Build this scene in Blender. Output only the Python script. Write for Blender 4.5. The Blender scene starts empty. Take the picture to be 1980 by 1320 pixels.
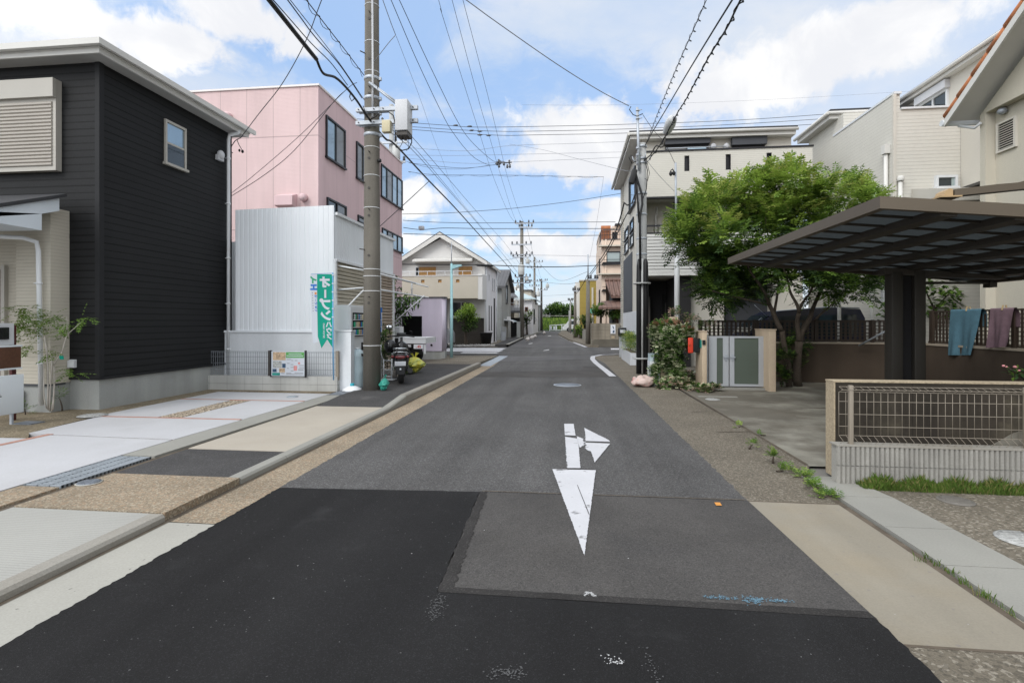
import bpy, bmesh, math, random
from math import radians as R, sin, cos, pi
from mathutils import Vector, Matrix, Euler
rnd = random.Random(7)
sc = bpy.context.scene
COL = sc.collection
# ------------------------------------------------------------------ camera measurement
F = 1000.0; TH = math.atan(.115); CT, ST = cos(TH), sin(TH); EYE = 1.5
def ray(px, py):
    x = (px-990)/F
    return (x*CT-ST, x*ST+CT, (622-py)/F)
def T(px, py, t):
    d = ray(px, py); return Vector((d[0]*t, d[1]*t, EYE+d[2]*t))
def onZ(px, py, z=0.):
    return T(px, py, (z-EYE)/ray(px, py)[2])
def onX(px, py, X):
    return T(px, py, X/ray(px, py)[0])
def onY(px, py, Y):
    return T(px, py, Y/ray(px, py)[1])
# ------------------------------------------------------------------ materials
def M(name, col, rough=.75, var=.10, vs=2.5, grain=None, lines=None, stain=None, streak=None, bump=0., bs=60., metal=0., spec=.35, speck=None, track=None):
    m = bpy.data.materials.new(name); m.use_nodes = True
    nt = m.node_tree; N = nt.nodes; L = nt.links
    bs_ = N['Principled BSDF']
    bs_.inputs['Roughness'].default_value = rough; bs_.inputs['Metallic'].default_value = metal
    bs_.inputs['Specular IOR Level'].default_value = spec
    geo = N.new('ShaderNodeNewGeometry')
    def noise(scale, detail=5., vec=None, rgh=.55):
        n = N.new('ShaderNodeTexNoise'); n.inputs['Scale'].default_value = scale; n.inputs['Detail'].default_value = detail
        n.inputs['Roughness'].default_value = rgh
        L.new(vec or geo.outputs['Position'], n.inputs['Vector']); return n.outputs['Fac']
    def rng(s, a, b, c, d):
        n = N.new('ShaderNodeMapRange'); n.inputs[1].default_value = a; n.inputs[2].default_value = b
        n.inputs[3].default_value = c; n.inputs[4].default_value = d; L.new(s, n.inputs[0]); return n.outputs[0]
    def mth(op, a, b=None):
        n = N.new('ShaderNodeMath'); n.operation = op
        for i, v in enumerate((a, b)):
            if v is None: continue
            if isinstance(v, (int, float)): n.inputs[i].default_value = v
            else: L.new(v, n.inputs[i])
        return n.outputs[0]
    def mix(fac, a, b):
        n = N.new('ShaderNodeMix'); n.data_type = 'RGBA'
        for i, v in ((0, fac), (6, a), (7, b)):
            if isinstance(v, (int, float)): n.inputs[i].default_value = v
            elif isinstance(v, tuple): n.inputs[i].default_value = (*v[:3], 1)
            else: L.new(v, n.inputs[i])
        return n.outputs[2]
    def scaled(sx, sy, sz):
        n = N.new('ShaderNodeVectorMath'); n.operation = 'MULTIPLY'; L.new(geo.outputs['Position'], n.inputs[0]); n.inputs[1].default_value = (sx, sy, sz); return n.outputs[0]
    val = rng(noise(vs), .3, .7, 1-var, 1+var)
    if grain: val = mth('MULTIPLY', val, rng(noise(grain[0], 3.), .3, .7, 1-grain[1], 1+grain[1]))
    if track: val = mth('MULTIPLY', val, rng(noise(track[0], 4., scaled(1, .05, 1)), .32, .68, 1-track[1], 1+track[1]))
    if streak: val = mth('MULTIPLY', val, rng(noise(streak[0], 5., scaled(1, 1, .08)), .35, .7, 1+streak[1]*.3, 1-streak[1]))
    hgt = None
    if lines:
        sep = N.new('ShaderNodeSeparateXYZ'); L.new(geo.outputs['Position'], sep.inputs[0])
        for ax, sp, w, dk in lines:
            fr = mth('FRACT', mth('DIVIDE', mth('ADD', sep.outputs[ax], 500.), sp))
            mk = mth('LESS_THAN', fr, w/sp)
            val = mth('MULTIPLY', val, mth('SUBTRACT', 1., mth('MULTIPLY', mk, dk)))
            h = mth('SUBTRACT', 1., mk); hgt = h if hgt is None else mth('MULTIPLY', hgt, h)
    c = col
    base = N.new('ShaderNodeRGB'); base.outputs[0].default_value = (*col, 1); c = base.outputs[0]
    if stain:
        for scol, ssc, lo, hi, amt in (stain if isinstance(stain, list) else [stain]):
            c = mix(mth('MULTIPLY', rng(noise(ssc, 6., None, .62), lo, hi, 0, 1), amt), c, scol)
    if speck:
        for scol, ssc, th, amt in (speck if isinstance(speck, list) else [speck]):
            v = N.new('ShaderNodeTexVoronoi'); v.inputs['Scale'].default_value = ssc; L.new(geo.outputs['Position'], v.inputs['Vector'])
            vv = N.new('ShaderNodeSeparateColor'); L.new(v.outputs['Color'], vv.inputs[0])
            c = mix(mth('MULTIPLY', mth('GREATER_THAN', vv.outputs[0], th), amt), c, scol)
    hs = N.new('ShaderNodeVectorMath'); hs.operation = 'SCALE'; L.new(c, hs.inputs[0]); L.new(val, hs.inputs[3])
    L.new(hs.outputs[0], bs_.inputs['Base Color'])
    if bump or hgt is not None:
        b = N.new('ShaderNodeBump'); b.inputs['Distance'].default_value = .01
        hh = noise(bs, 4.)
        if bump and hgt is not None: hh = mth('ADD', mth('MULTIPLY', hh, bump), hgt); b.inputs['Strength'].default_value = .6
        elif hgt is not None: hh = hgt; b.inputs['Strength'].default_value = .6
        else: b.inputs['Strength'].default_value = bump
        L.new(hh, b.inputs['Height']); L.new(b.outputs[0], bs_.inputs['Normal'])
    return m
def leafmat(name, col, tr=.35, var=.3):
    m = M(name, col, .55, var, 3., grain=(40, .25), spec=.3); nt = m.node_tree; N = nt.nodes; L = nt.links
    p = N['Principled BSDF']; src = p.inputs['Base Color'].links[0].from_socket
    t = N.new('ShaderNodeBsdfTranslucent'); L.new(src, t.inputs[0]); mx = N.new('ShaderNodeMixShader'); mx.inputs[0].default_value = tr
    L.new(p.outputs[0], mx.inputs[1]); L.new(t.outputs[0], mx.inputs[2]); L.new(mx.outputs[0], N['Material Output'].inputs[0]); return m
def glassmat(name, col=(.02, .03, .035), rough=.04, metal=0., spec=.8):
    return M(name, col, rough, .15, .6, spec=spec, metal=metal)
MT = {}
def mm(k, *a, **kw): MT[k] = M(k, *a, **kw)
# ground materials
mm('old_asphalt', (.088, .085, .083), .9, .13, .7, grain=(160, .16), speck=[((.20, .20, .20), 105, .82, .45), ((.035, .035, .038), 110, .80, .5)], stain=((.08, .078, .078), .45, .45, .75, .6), bump=.5, bs=220, spec=.12, track=(2.2, .16))
mm('mid_asphalt', (.074, .070, .067), .92, .14, 1.3, grain=(180, .16), speck=[((.125, .12, .115), 150, .84, .4), ((.035, .034, .034), 130, .82, .45)], stain=[((.086, .080, .075), 1.1, .45, .7, .5), ((.047, .046, .047), .8, .5, .7, .6)], bump=.4, bs=240, spec=.12)
mm('new_asphalt', (.0180, .0175, .0178), .85, .12, 1.1, grain=(200, .18), speck=[((.034, .034, .036), 190, .88, .5), ((.16, .16, .16), 190, .9992, .7)], stain=[((.04, .04, .041), 2.2, .60, .76, .5)], bump=.5, bs=260, spec=.12, track=(1.6, .18))
mm('walk_asphalt', (.060, .058, .058), .9, .15, 1.4, grain=(150, .2), speck=((.12, .12, .12), 130, .84, .5), stain=((.13, .125, .12), 2.3, .58, .75, .5), bump=.4, bs=200, spec=.12)
mm('far_asphalt', (.085, .082, .083), .9, .12, .25, grain=(30, .08), stain=((.13, .125, .12), .3, .5, .7, .5), track=(1.8, .12))
mm('aggregate', (.245, .195, .137), .9, .16, 1.3, grain=(120, .15), speck=[((.40, .35, .27), 75, .70, .7), ((.17, .14, .10), 85, .72, .7), ((.32, .22, .14), 60, .8, .6)], stain=[((.26, .21, .15), 1.2, .5, .7, .6)], bump=.7, bs=150)
mm('grey_aggregate', (.142, .122, .094), .9, .16, 1.2, grain=(120, .15), speck=[((.28, .25, .20), 80, .76, .6), ((.075, .065, .05), 85, .72, .6)], stain=[((.105, .087, .062), .9, .48, .7, .6)], bump=.7, bs=150)
mm('coarse_aggregate', (.150, .130, .100), .9, .18, 1.1, grain=(110, .16), speck=[((.30, .27, .22), 55, .77, .65), ((.075, .065, .05), 58, .72, .6)], stain=[((.115, .097, .07), .9, .45, .7, .55)], bump=.9, bs=120)
mm('warm_concrete', (.240, .216, .172), .88, .07, 1.4, grain=(90, .06), stain=[((.235, .195, .135), .9, .50, .72, .65)], speck=((.2, .18, .16), 70, .996, .8), bump=.15, bs=120, track=(3., .07))
mm('beige_concrete', (.365, .328, .275), .88, .05, 1.2, grain=(90, .05), stain=((.31, .27, .215), .9, .5, .7, .45), bump=.12, bs=140)
mm('pale_slab', (.43, .43, .445), .8, .045, .8, grain=(60, .04), stain=((.36, .355, .355), .9, .48, .72, .55), bump=.08, bs=120)
mm('ribbed_concrete', (.33, .325, .30), .88, .07, 1.2, grain=(90, .06), lines=[(1, .028, .007, .12)], bump=.1, bs=90)
mm('gutter_concrete', (.335, .325, .29), .88, .08, 1.0, grain=(80, .07), speck=((.14, .13, .12), 60, .994, .7), bump=.1, bs=100)
mm('kerb_concrete', (.27, .255, .225), .9, .12, 1.5, grain=(80, .1), stain=((.17, .15, .12), 1.5, .5, .7, .6), bump=.3, bs=90)
mm('curb_slab', (.255, .25, .225), .88, .07, 1.3, grain=(80, .06), stain=((.25, .235, .195), 1.0, .55, .75, .5), bump=.12, bs=120)
mm('stained_concrete', (.128, .116, .094), .9, .2, .8, grain=(70, .08), stain=[((.285, .275, .23), .55, .50, .62, .8), ((.085, .072, .054), .7, .50, .7, .65)], bump=.2, bs=70)
mm('dirt', (.165, .135, .09), .95, .25, 2.5, grain=(60, .25), speck=((.34, .28, .2), 70, .84, .6), bump=.9, bs=60)
mm('far_ground', (.19, .18, .165), .95, .2, .3)
mm('gap_dark', (.10, .08, .06), .95, .3, 8.)
mm('steel_plate', (.30, .33, .36), .55, .1, 4., grain=(60, .1), metal=.2)
mm('brick_line', (.36, .20, .155), .85, .12, 6.)
mm('road_white', (.50, .50, .52), .8, .06, 3., grain=(120, .06), stain=((.10, .10, .10), 6., .60, .66, .75), bump=.2, bs=150)
mm('worn_white', (.40, .40, .40), .85, .08, 2., grain=(90, .1), stain=((.16, .16, .165), 3., .50, .62, .6))
mm('blue_paint', (.066, .064, .062), .85, .2, 5., stain=((.16, .30, .38), 11., .46, .60, .9))
mm('chalk_pale', (.075, .075, .076), .9, .3, 30.)
mm('blue_chip', (.10, .185, .245), .85, .3, 30.)
mm('orange_paint', (.62, .27, .06), .8, .1, 9.)
mm('chalk', (.024, .0235, .024), .9, .2, 9., stain=((.16, .16, .16), 13., .50, .66, .8))
mm('iron_cover', (.20, .22, .25), .55, .15, 6., grain=(60, .2), metal=.4)
mm('cover_grey', (.145, .135, .12), .85, .1, 5., grain=(60, .1))
mm('white_cover', (.33, .33, .32), .6, .1, 5., grain=(40, .25))
mm('pebbles', (.32, .27, .21), .9, .35, 30., grain=(50, .3))
# building materials
mm('dark_siding', (.0135, .0140, .0148), .62, .12, .9, lines=[(2, .115, .020, .6), (2, .46, .024, .35)], grain=(40, .08), bump=.25, bs=30, spec=.2)
mm('cream_siding', (.52, .485, .41), .8, .05, 1., lines=[(2, .055, .008, .14)])
mm('foundation', (.34, .35, .34), .9, .12, .9, grain=(50, .06), streak=(2.5, .18), stain=((.28, .28, .22), 1.5, .55, .75, .5), bump=.15)
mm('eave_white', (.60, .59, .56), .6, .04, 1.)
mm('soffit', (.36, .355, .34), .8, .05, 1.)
mm('canopy_white', (.58, .63, .68), .55, .05, 1.)
mm('roof_dark', (.035, .036, .04), .6, .15, 2.)
mm('shutter_taupe', (.36, .33, .29), .5, .05, 1., spec=.4)
mm('frame_taupe', (.40, .38, .34), .45, .05, 1.)
mm('door_red', (.075, .018, .016), .45, .1, 2.)
mm('brown_board', (.095, .042, .024), .5, .12, 3., grain=(30, .15))
mm('white_board', (.66, .70, .73), .45, .03, 1.)
mm('pink_wall', (.68, .51, .505), .75, .035, .6, lines=[(2, .042, .006, .07), (2, 2.95, .03, .35), (0, .91, .02, .30)], streak=(2.2, .10))
mm('pink_wall_side', (.64, .47, .48), .75, .035, .6, lines=[(2, 2.95, .025, .25), (1, .91, .014, .16)], streak=(2.2, .10))  # darker copy of the pink; the street face's shade is in its colour
mm('pink_trim', (.74, .70, .68), .6, .04, 1.)
mm('white_metal', (.74, .77, .80), .9, .03, 1.1, streak=(3., .05), spec=.1)
mm('white_wall', (.66, .685, .71), .75, .05, .8, streak=(3., .1), grain=(40, .03))
mm('shutter_beige', (.46, .42, .335), .55, .06, 1.2, streak=(4., .12))
mm('shutter_brown', (.37, .30, .235), .55, .06, 1.2, streak=(4., .15))
mm('block_pale', (.44, .44, .42), .9, .08, 1.3, lines=[(2, .2, .008, .35), (0, .4, .008, .35)], streak=(4., .15), bump=.15)
mm('wire_grey', (.25, .27, .30), .5, .05, 2., metal=.3)
mm('wire_brown', (.27, .235, .19), .5, .05, 2., metal=.2)
mm('pole_concrete', (.165, .152, .130), .9, .12, 1.4, grain=(60, .1), streak=(6., .2), bump=.2)
mm('pole_grey', (.36, .365, .36), .8, .08, 1.4, streak=(6., .15))
mm('galv', (.40, .43, .47), .45, .1, 4., metal=.35)
mm('black_rubber', (.013, .013, .014), .5, .1, 3.)
mm('black_gloss', (.010, .011, .012), .2, .1, 3., spec=.5)
mm('seam_asphalt', (.036, .034, .033), .92, .18, 3., grain=(180, .18), speck=[((.085, .08, .076), 150, .86, .4)], bump=.4, bs=240, spec=.12)
mm('house_trim', (.017, .0175, .019), .6, .1, 2., spec=.2)
mm('dark_band', (.06, .055, .05), .6, .1, 3.)
mm('grey_box', (.52, .53, .55), .5, .04, 1.)
mm('beige_box', (.55, .49, .33), .55, .04, 1.)
mm('white_paint', (.70, .72, .74), .5, .04, 1.2)
mm('teal_cloth', (.006, .34, .245), .8, .06, 2.)
mm('white_cloth', (.62, .66, .72), .85, .04, 2.)
mm('green_ink', (.03, .30, .16), .8, .03, 2.); mm('blue_ink', (.03, .16, .50), .8, .03, 2.); mm('orange_ink', (.65, .26, .08), .8, .03, 2.); mm('red_ink', (.55, .05, .04), .7, .03, 2.); mm('grey_ink', (.28, .29, .31), .8, .03, 2.); mm('pink_ink', (.60, .26, .25), .7, .1, 20.)
mm('print_photo', (.45, .33, .22), .6, .5, 22.); mm('print_green', (.10, .32, .09), .6, .25, 30.); mm('print_grey', (.36, .37, .36), .6, .5, 28.); mm('print_navy', (.04, .08, .14), .6, .3, 20.); mm('print_teal', (.01, .24, .20), .6, .2, 20.)
mm('pale_blue_metal', (.33, .55, .58), .5, .06, 2.)
mm('banner_pole_blue', (.14, .35, .60), .4, .05, 2.)
mm('tank_plastic', (.42, .52, .56), .35, .06, 2., spec=.4)
mm('cyan_cap', (.02, .34, .42), .4, .05, 2.)
mm('red_plastic', (.55, .045, .02), .4, .05, 2.)
mm('lilac_wall', (.50, .455, .54), .8, .06, .7, streak=(3., .08), lines=[(0, .3, .006, .05)])
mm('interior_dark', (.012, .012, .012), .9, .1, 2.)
mm('cream_wall', (.50, .46, .385), .85, .05, .9, grain=(50, .05))
mm('pale_wall', (.62, .615, .60), .8, .04, .8)
mm('lav_wall', (.70, .70, .73), .8, .04, .8, streak=(2., .06))
mm('wood_shutter', (.42, .235, .085), .6, .12, 3., lines=[(0, .12, .012, .3)])
mm('dark_fence', (.028, .024, .02), .7, .15, 2., lines=[(2, .12, .015, .5)])
mm('greige_siding', (.56, .54, .485), .8, .04, .7, lines=[(2, .06, .009, .12)])
mm('greige_plain', (.54, .515, .46), .85, .05, .7, grain=(60, .05))
mm('greige_wave', (.57, .555, .505), .8, .04, .7, lines=[(2, .095, .014, .13)], grain=(10, .02))
mm('warm_wall', (.52, .485, .405), .85, .05, .7, grain=(80, .06), streak=(1.2, .06))
mm('charcoal_panel', (.055, .058, .066), .6, .08, 1.)
mm('porch_dark', (.022, .021, .022), .8, .1, 1.)
mm('black_frame', (.014, .014, .017), .4, .06, 2.)
mm('white_frame', (.62, .64, .66), .4, .04, 2.)
mm('slat_white', (.62, .615, .59), .5, .04, 1.)
mm('white_tile', (.60, .62, .65), .4, .05, 1.2, lines=[(2, .07, .008, .2), (1, .23, .006, .15), (0, .23, .006, .15)])
mm('gate_pillar', (.50, .40, .29), .85, .06, 1.3, grain=(90, .1), streak=(3., .12))
mm('gate_metal', (.42, .44, .465), .4, .05, 1.5, metal=.3)
mm('gate_panel', (.085, .105, .085), .35, .1, 1.)
mm('retaining', (.068, .050, .036), .9, .12, .9, grain=(90, .1), streak=(2.5, .15))
mm('retaining_cap', (.33, .28, .22), .85, .1, 1.5)
mm('lattice_brown', (.040, .028, .020), .55, .1, 2.)
mm('carport_metal', (.115, .093, .068), .45, .06, 1.2, metal=.35)
mm('carport_dark', (.060, .053, .045), .5, .08, 1.2, metal=.2)
mm('carport_post', (.050, .045, .038), .5, .08, 1.2, metal=.2)
mm('bracket_tan', (.40, .28, .15), .5, .06, 2.)
mm('wall_end', (.36, .295, .205), .9, .08, 1.2, grain=(50, .22), bump=.6, bs=60)
mm('stained_wall', (.032, .026, .019), .92, .3, 1.4, grain=(60, .12), streak=(3.2, .5), stain=[((.12, .104, .074), 1.3, .52, .72, .7), ((.028, .021, .018), 1.1, .5, .7, .6)], lines=[(0, .79, .01, .4)], bump=.3)
mm('ribbed_block', (.30, .29, .265), .9, .12, 4., grain=(60, .08), streak=(5., .2))
mm('terracotta', (.42, .155, .065), .8, .25, 4., grain=(20, .15))
mm('brown_tile', (.16, .095, .075), .6, .2, 2., lines=[(0, .3, .06, .3)])
mm('grey_tile', (.10, .10, .105), .6, .15, 1., lines=[(0, .3, .05, .3)])
mm('apricot_wall', (.62, .50, .41), .8, .05, .6, streak=(1.5, .08))
mm('olive_wall', (.30, .225, .055), .8, .08, .6, lines=[(2, .5, .03, .15)])
mm('block_wall', (.24, .21, .165), .92, .2, 1., grain=(40, .1), lines=[(2, .2, .012, .35), (0, .4, .012, .35)], streak=(3., .35))
mm('blue_towel', (.070, .150, .195), .95, .12, 9., grain=(120, .15), bump=.4, bs=90)
mm('mauve_towel', (.165, .105, .125), .95, .12, 9., grain=(120, .15), bump=.4, bs=90)
mm('wood_peg', (.42, .32, .18), .7, .1, 9.)
mm('navy_paint', (.018, .022, .045), .25, .05, 1., spec=.6)
mm('silver_paint', (.42, .43, .45), .3, .04, 1., metal=.5)
mm('white_car', (.66, .68, .70), .3, .03, 1., spec=.5)
mm('tyre', (.016, .016, .016), .8, .1, 5.)
mm('rim', (.36, .37, .38), .35, .1, 4., metal=.6)
mm('tail_red', (.13, .008, .010), .15, .1, 3., spec=.7)
mm('amber', (.45, .16, .02), .2, .1, 3., spec=.6)
mm('chrome', (.62, .64, .66), .12, .05, 2., metal=.95)
mm('plate_white', (.72, .74, .78), .5, .02, 2.)
mm('yellow_bag', (.50, .46, .05), .4, .25, 9., stain=((.30, .42, .22), 5., .45, .6, .7)); mm('teal_bag', (.04, .28, .22), .35, .25, 10.); mm('white_bag', (.46, .43, .41), .5, .15, 8., stain=((.5, .12, .1), 6., .6, .7, .8)); mm('pink_bag', (.52, .40, .36), .5, .15, 8., stain=[((.55, .13, .10), 5., .52, .66, .8), ((.45, .36, .16), 6., .62, .7, .8)])
mm('bark', (.060, .047, .036), .95, .25, 6., grain=(50, .3), bump=.8, bs=40)
mm('pale_bark', (.26, .23, .19), .9, .2, 9., grain=(60, .2))
mm('twig_pale', (.40, .37, .33), .9, .15, 6.)
mm('terrace_pot', (.28, .09, .04), .7, .15, 4.)
mm('green_glass', (.06, .20, .13), .2, .1, 3., spec=.7)
mm('stone', (.30, .29, .28), .9, .3, 5., grain=(30, .15))
mm('blue_crate', (.03, .17, .50), .5, .1, 4.)
mm('mint_sign', (.16, .52, .42), .6, .05, 2.)
mm('lamp_lens', (.10, .10, .11), .15, .1, 2., spec=.7)
mm('lamp_body', (.50, .51, .52), .5, .05, 2.)
mm('wire', (.035, .036, .04), .6, .05, 2.); mm('wire_pale', (.20, .21, .23), .6, .05, 2.)
mm('insulator', (.05, .052, .058), .3, .1, 3., spec=.6)
mm('transformer', (.42, .43, .42), .5, .06, 2.)
mm('flower_pink', (.60, .25, .27), .8, .2, 9.)
mm('hump_soil', (.14, .12, .08), .95, .25, 5.)
MT['glass'] = glassmat('glass'); MT['sky_glass'] = glassmat('sky_glass', (.30, .40, .47), .06, .55); MT['curtain_glass'] = glassmat('curtain_glass', (.16, .165, .165), .08, 0, .7)  # sky_glass has the reflected sky's blue put into its own colour
MT['pale_glass'] = glassmat('pale_glass', (.30, .36, .36), .12, 0, .7)
MT['poly_roof'] = M('poly_roof', (.075, .075, .07), .25, .08, 1.2, spec=.5)
def _transl(m, col, f):
    nt = m.node_tree; N = nt.nodes; L = nt.links; t = N.new('ShaderNodeBsdfTranslucent'); t.inputs[0].default_value = (*col, 1); x = N.new('ShaderNodeMixShader'); x.inputs[0].default_value = f
    L.new(N['Principled BSDF'].outputs[0], x.inputs[1]); L.new(t.outputs[0], x.inputs[2]); L.new(x.outputs[0], N['Material Output'].inputs[0])
_transl(MT['poly_roof'], (.195, .21, .215), .74); _transl(MT['teal_cloth'], (.008, .36, .26), .25); _transl(MT['white_cloth'], (.6, .64, .7), .2)
for k, c in (('leaf_mid', (.118, .205, .034)), ('leaf_bright', (.275, .39, .068)), ('leaf_yellow', (.38, .42, .11)), ('leaf_deep', (.030, .062, .015)), ('leaf_shrub', (.10, .19, .04)), ('leaf_cream', (.58, .60, .40)), ('leaf_blush', (.60, .42, .34)), ('leaf_dark', (.028, .060, .018)), ('leaf_rust', (.26, .13, .08)), ('grass_green', (.105, .175, .030)), ('grass_dry', (.26, .24, .09)), ('bank_grass', (.060, .108, .028)), ('leaf_sapling', (.15, .21, .05))):
    MT[k] = leafmat(k, c)
# ------------------------------------------------------------------ mesh builder
ORG = {}
class B:
    def __init__(s): s.v = []; s.f = []; s.mi = []; s.sm = []
    def add(s, vs, fs, m=0, smooth=False):
        o = len(s.v); s.v.extend([tuple(v) for v in vs])
        for f in fs: s.f.append([i+o for i in f]); s.mi.append(m); s.sm.append(smooth)
        return s
    def box(s, x0, x1, y0, y1, z0, z1, m=0):
        x0, x1 = sorted((x0, x1)); y0, y1 = sorted((y0, y1)); z0, z1 = sorted((z0, z1))
        return s.add([(x0, y0, z0), (x1, y0, z0), (x1, y1, z0), (x0, y1, z0), (x0, y0, z1), (x1, y0, z1), (x1, y1, z1), (x0, y1, z1)],
                     [(0, 3, 2, 1), (4, 5, 6, 7), (0, 1, 5, 4), (1, 2, 6, 5), (2, 3, 7, 6), (3, 0, 4, 7)], m)
    def obox(s, c, size, rot=(0, 0, 0), m=0, bev=0.):
        mt = Matrix.Translation(Vector(c)) @ Euler(rot).to_matrix().to_4x4(); a, b, d = (q/2 for q in size)
        if bev:
            bm = bmesh.new(); bmesh.ops.create_cube(bm, size=1.); bmesh.ops.scale(bm, vec=size, verts=bm.verts)
            bmesh.ops.bevel(bm, geom=bm.edges[:], offset=bev, segments=2, affect='EDGES', profile=.6)
            bm.verts.index_update(); s.add([mt @ v.co for v in bm.verts], [[v.index for v in f.verts] for f in bm.faces], m, True); bm.free(); return s
        vs = [mt @ Vector(p) for p in ((-a, -b, -d), (a, -b, -d), (a, b, -d), (-a, b, -d), (-a, -b, d), (a, -b, d), (a, b, d), (-a, b, d))]
        return s.add(vs, [(0, 3, 2, 1), (4, 5, 6, 7), (0, 1, 5, 4), (1, 2, 6, 5), (2, 3, 7, 6), (3, 0, 4, 7)], m)
    def prism(s, pts, vec, m=0):
        n = len(pts); pts = [Vector(p) for p in pts]; vec = Vector(vec)
        nrm = sum(((pts[i]-pts[0]).cross(pts[(i+1) % n]-pts[0]) for i in range(1, n)), Vector())
        if nrm.dot(vec) > 0: pts = pts[::-1]
        q = [p+vec for p in pts]
        return s.add(pts+q, [list(range(n)), list(range(2*n-1, n-1, -1))]+[(i, i+n, (i+1) % n+n, (i+1) % n) for i in range(n)], m)
    def poly(s, pts, z, m=0):      # flat sheet
        p = [(a[0], a[1], z) for a in pts]
        ar = sum(p[i][0]*p[(i+1) % len(p)][1]-p[(i+1) % len(p)][0]*p[i][1] for i in range(len(p)))
        return s.add(p if ar > 0 else p[::-1], [list(range(len(p)))], m)
    def slab(s, pts, z0, z1, m=0): return s.prism([(a[0], a[1], z0) for a in pts], (0, 0, z1-z0), m)
    def quad(s, a, b, c, d, m=0): return s.add([a, b, c, d], [(0, 1, 2, 3)], m)
    def tube(s, pts, r, n=6, m=0, cap=True, smooth=True):
        pts = [Vector(p) for p in pts]; k = len(pts); rs = r if isinstance(r, (list, tuple)) else [r]*k
        o = len(s.v); up = Vector((0, 0, 1)); prev = None
        for i, p in enumerate(pts):
            d = (pts[min(i+1, k-1)]-pts[max(i-1, 0)]).normalized()
            if prev is None: u = d.cross(up if abs(d.z) < .9 else Vector((1, 0, 0))).normalized()
            else: u = (prev-d*prev.dot(d)).normalized()
            prev = u; w = d.cross(u)
            for j in range(n):
                a = 2*pi*j/n; s.v.append(tuple(p+(u*cos(a)+w*sin(a))*rs[i]))
        for i in range(k-1):
            for j in range(n):
                s.f.append([o+i*n+j, o+i*n+(j+1) % n, o+(i+1)*n+(j+1) % n, o+(i+1)*n+j]); s.mi.append(m); s.sm.append(smooth)
        if cap:
            s.f.append([o+j for j in range(n)][::-1]); s.mi.append(m); s.sm.append(False)
            s.f.append([o+(k-1)*n+j for j in range(n)]); s.mi.append(m); s.sm.append(False)
        return s
    def cyl(s, p0, p1, r0, r1=None, n=16, m=0): return s.tube([p0, p1], [r0, r0 if r1 is None else r1], n, m)
    def lathe(s, prof, c=(0, 0, 0), n=20, m=0, ax='z'):
        o = len(s.v); k = len(prof)
        for r, z in prof:
            for j in range(n):
                a = 2*pi*j/n
                p = (r*cos(a), r*sin(a), z) if ax == 'z' else ((z, r*cos(a), r*sin(a)) if ax == 'x' else (r*sin(a), z, r*cos(a)))
                s.v.append((p[0]+c[0], p[1]+c[1], p[2]+c[2]))
        for i in range(k-1):
            for j in range(n):
                s.f.append([o+i*n+j, o+i*n+(j+1) % n, o+(i+1)*n+(j+1) % n, o+(i+1)*n+j]); s.mi.append(m); s.sm.append(True)
        s.f.append([o+j for j in range(n)][::-1]); s.mi.append(m); s.sm.append(False)
        s.f.append([o+(k-1)*n+j for j in range(n)]); s.mi.append(m); s.sm.append(False)
        return s
    def ell(s, c, r, n=14, k=9, m=0, noise=0., rs=None):
        o = len(s.v); q = rs or rnd
        for i in range(k+1):
            t = pi*i/k
            for j in range(n):
                a = 2*pi*j/n; e = 1+(q.uniform(-noise, noise) if noise else 0)
                s.v.append((c[0]+r[0]*sin(t)*cos(a)*e, c[1]+r[1]*sin(t)*sin(a)*e, c[2]-r[2]*cos(t)*e))
        for i in range(k):
            for j in range(n):
                s.f.append([o+i*n+j, o+i*n+(j+1) % n, o+(i+1)*n+(j+1) % n, o+(i+1)*n+j]); s.mi.append(m); s.sm.append(True)
        return s
    def leaf(s, p, d, n, l, w, m=0):       # pointed leaf: two faces folded on the midrib
        p = Vector(p); d = Vector(d).normalized(); n = Vector(n)
        u = d.cross(n)
        if u.length < 1e-4: u = d.orthogonal()
        u.normalize(); nn = u.cross(d)
        a = p+d*l*.45+u*w*.5+nn*w*.12; b = p+d*l*.45-u*w*.5+nn*w*.12; e = p+d*l
        return s.add([p, a, e, b], [(0, 1, 2, 3)], m)
    def build(s, name, mats, parent=None, label=None, cat=None, group=None, kind=None):
        if isinstance(mats, str): mats = [mats]
        me = bpy.data.meshes.new(name); me.from_pydata(s.v, [], s.f)
        for k in mats: me.materials.append(MT[k])
        me.polygons.foreach_set('material_index', s.mi); me.polygons.foreach_set('use_smooth', s.sm); me.validate(); me.update()
        if not any(s.sm): pass
        o = bpy.data.objects.new(name, me); COL.objects.link(o)
        if parent is not None:
            o.parent = parent; o.location = -ORG[parent.name]
        ORG[o.name] = Vector((0, 0, 0))
        return tag(o, label, cat, group, kind)
def tag(o, label=None, cat=None, group=None, kind=None):
    for k, v in (('label', label), ('category', cat), ('group', group), ('kind', kind)):
        if v: o[k] = v
    return o
def thing(name, label, cat, loc=(0, 0, 0), group=None):
    o = bpy.data.objects.new(name, None); COL.objects.link(o); o.location = loc; o.empty_display_size = .2
    ORG[o.name] = Vector(loc); return tag(o, label, cat, group)
def dup(o, loc, rz=0., label=None, parent=None, scale=None):
    c = o.copy(); COL.objects.link(c)
    if parent is not None: c.parent = parent
    for ch in list(o.children): dup(ch, None, None, None, c)
    if loc is not None: c.location = loc; c.rotation_euler = (0, 0, rz)
    if scale: c.scale = scale
    if label: c['label'] = label
    return c
def struct(b, name, mats, kind='structure'): return b.build(name, mats, kind=kind)
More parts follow.
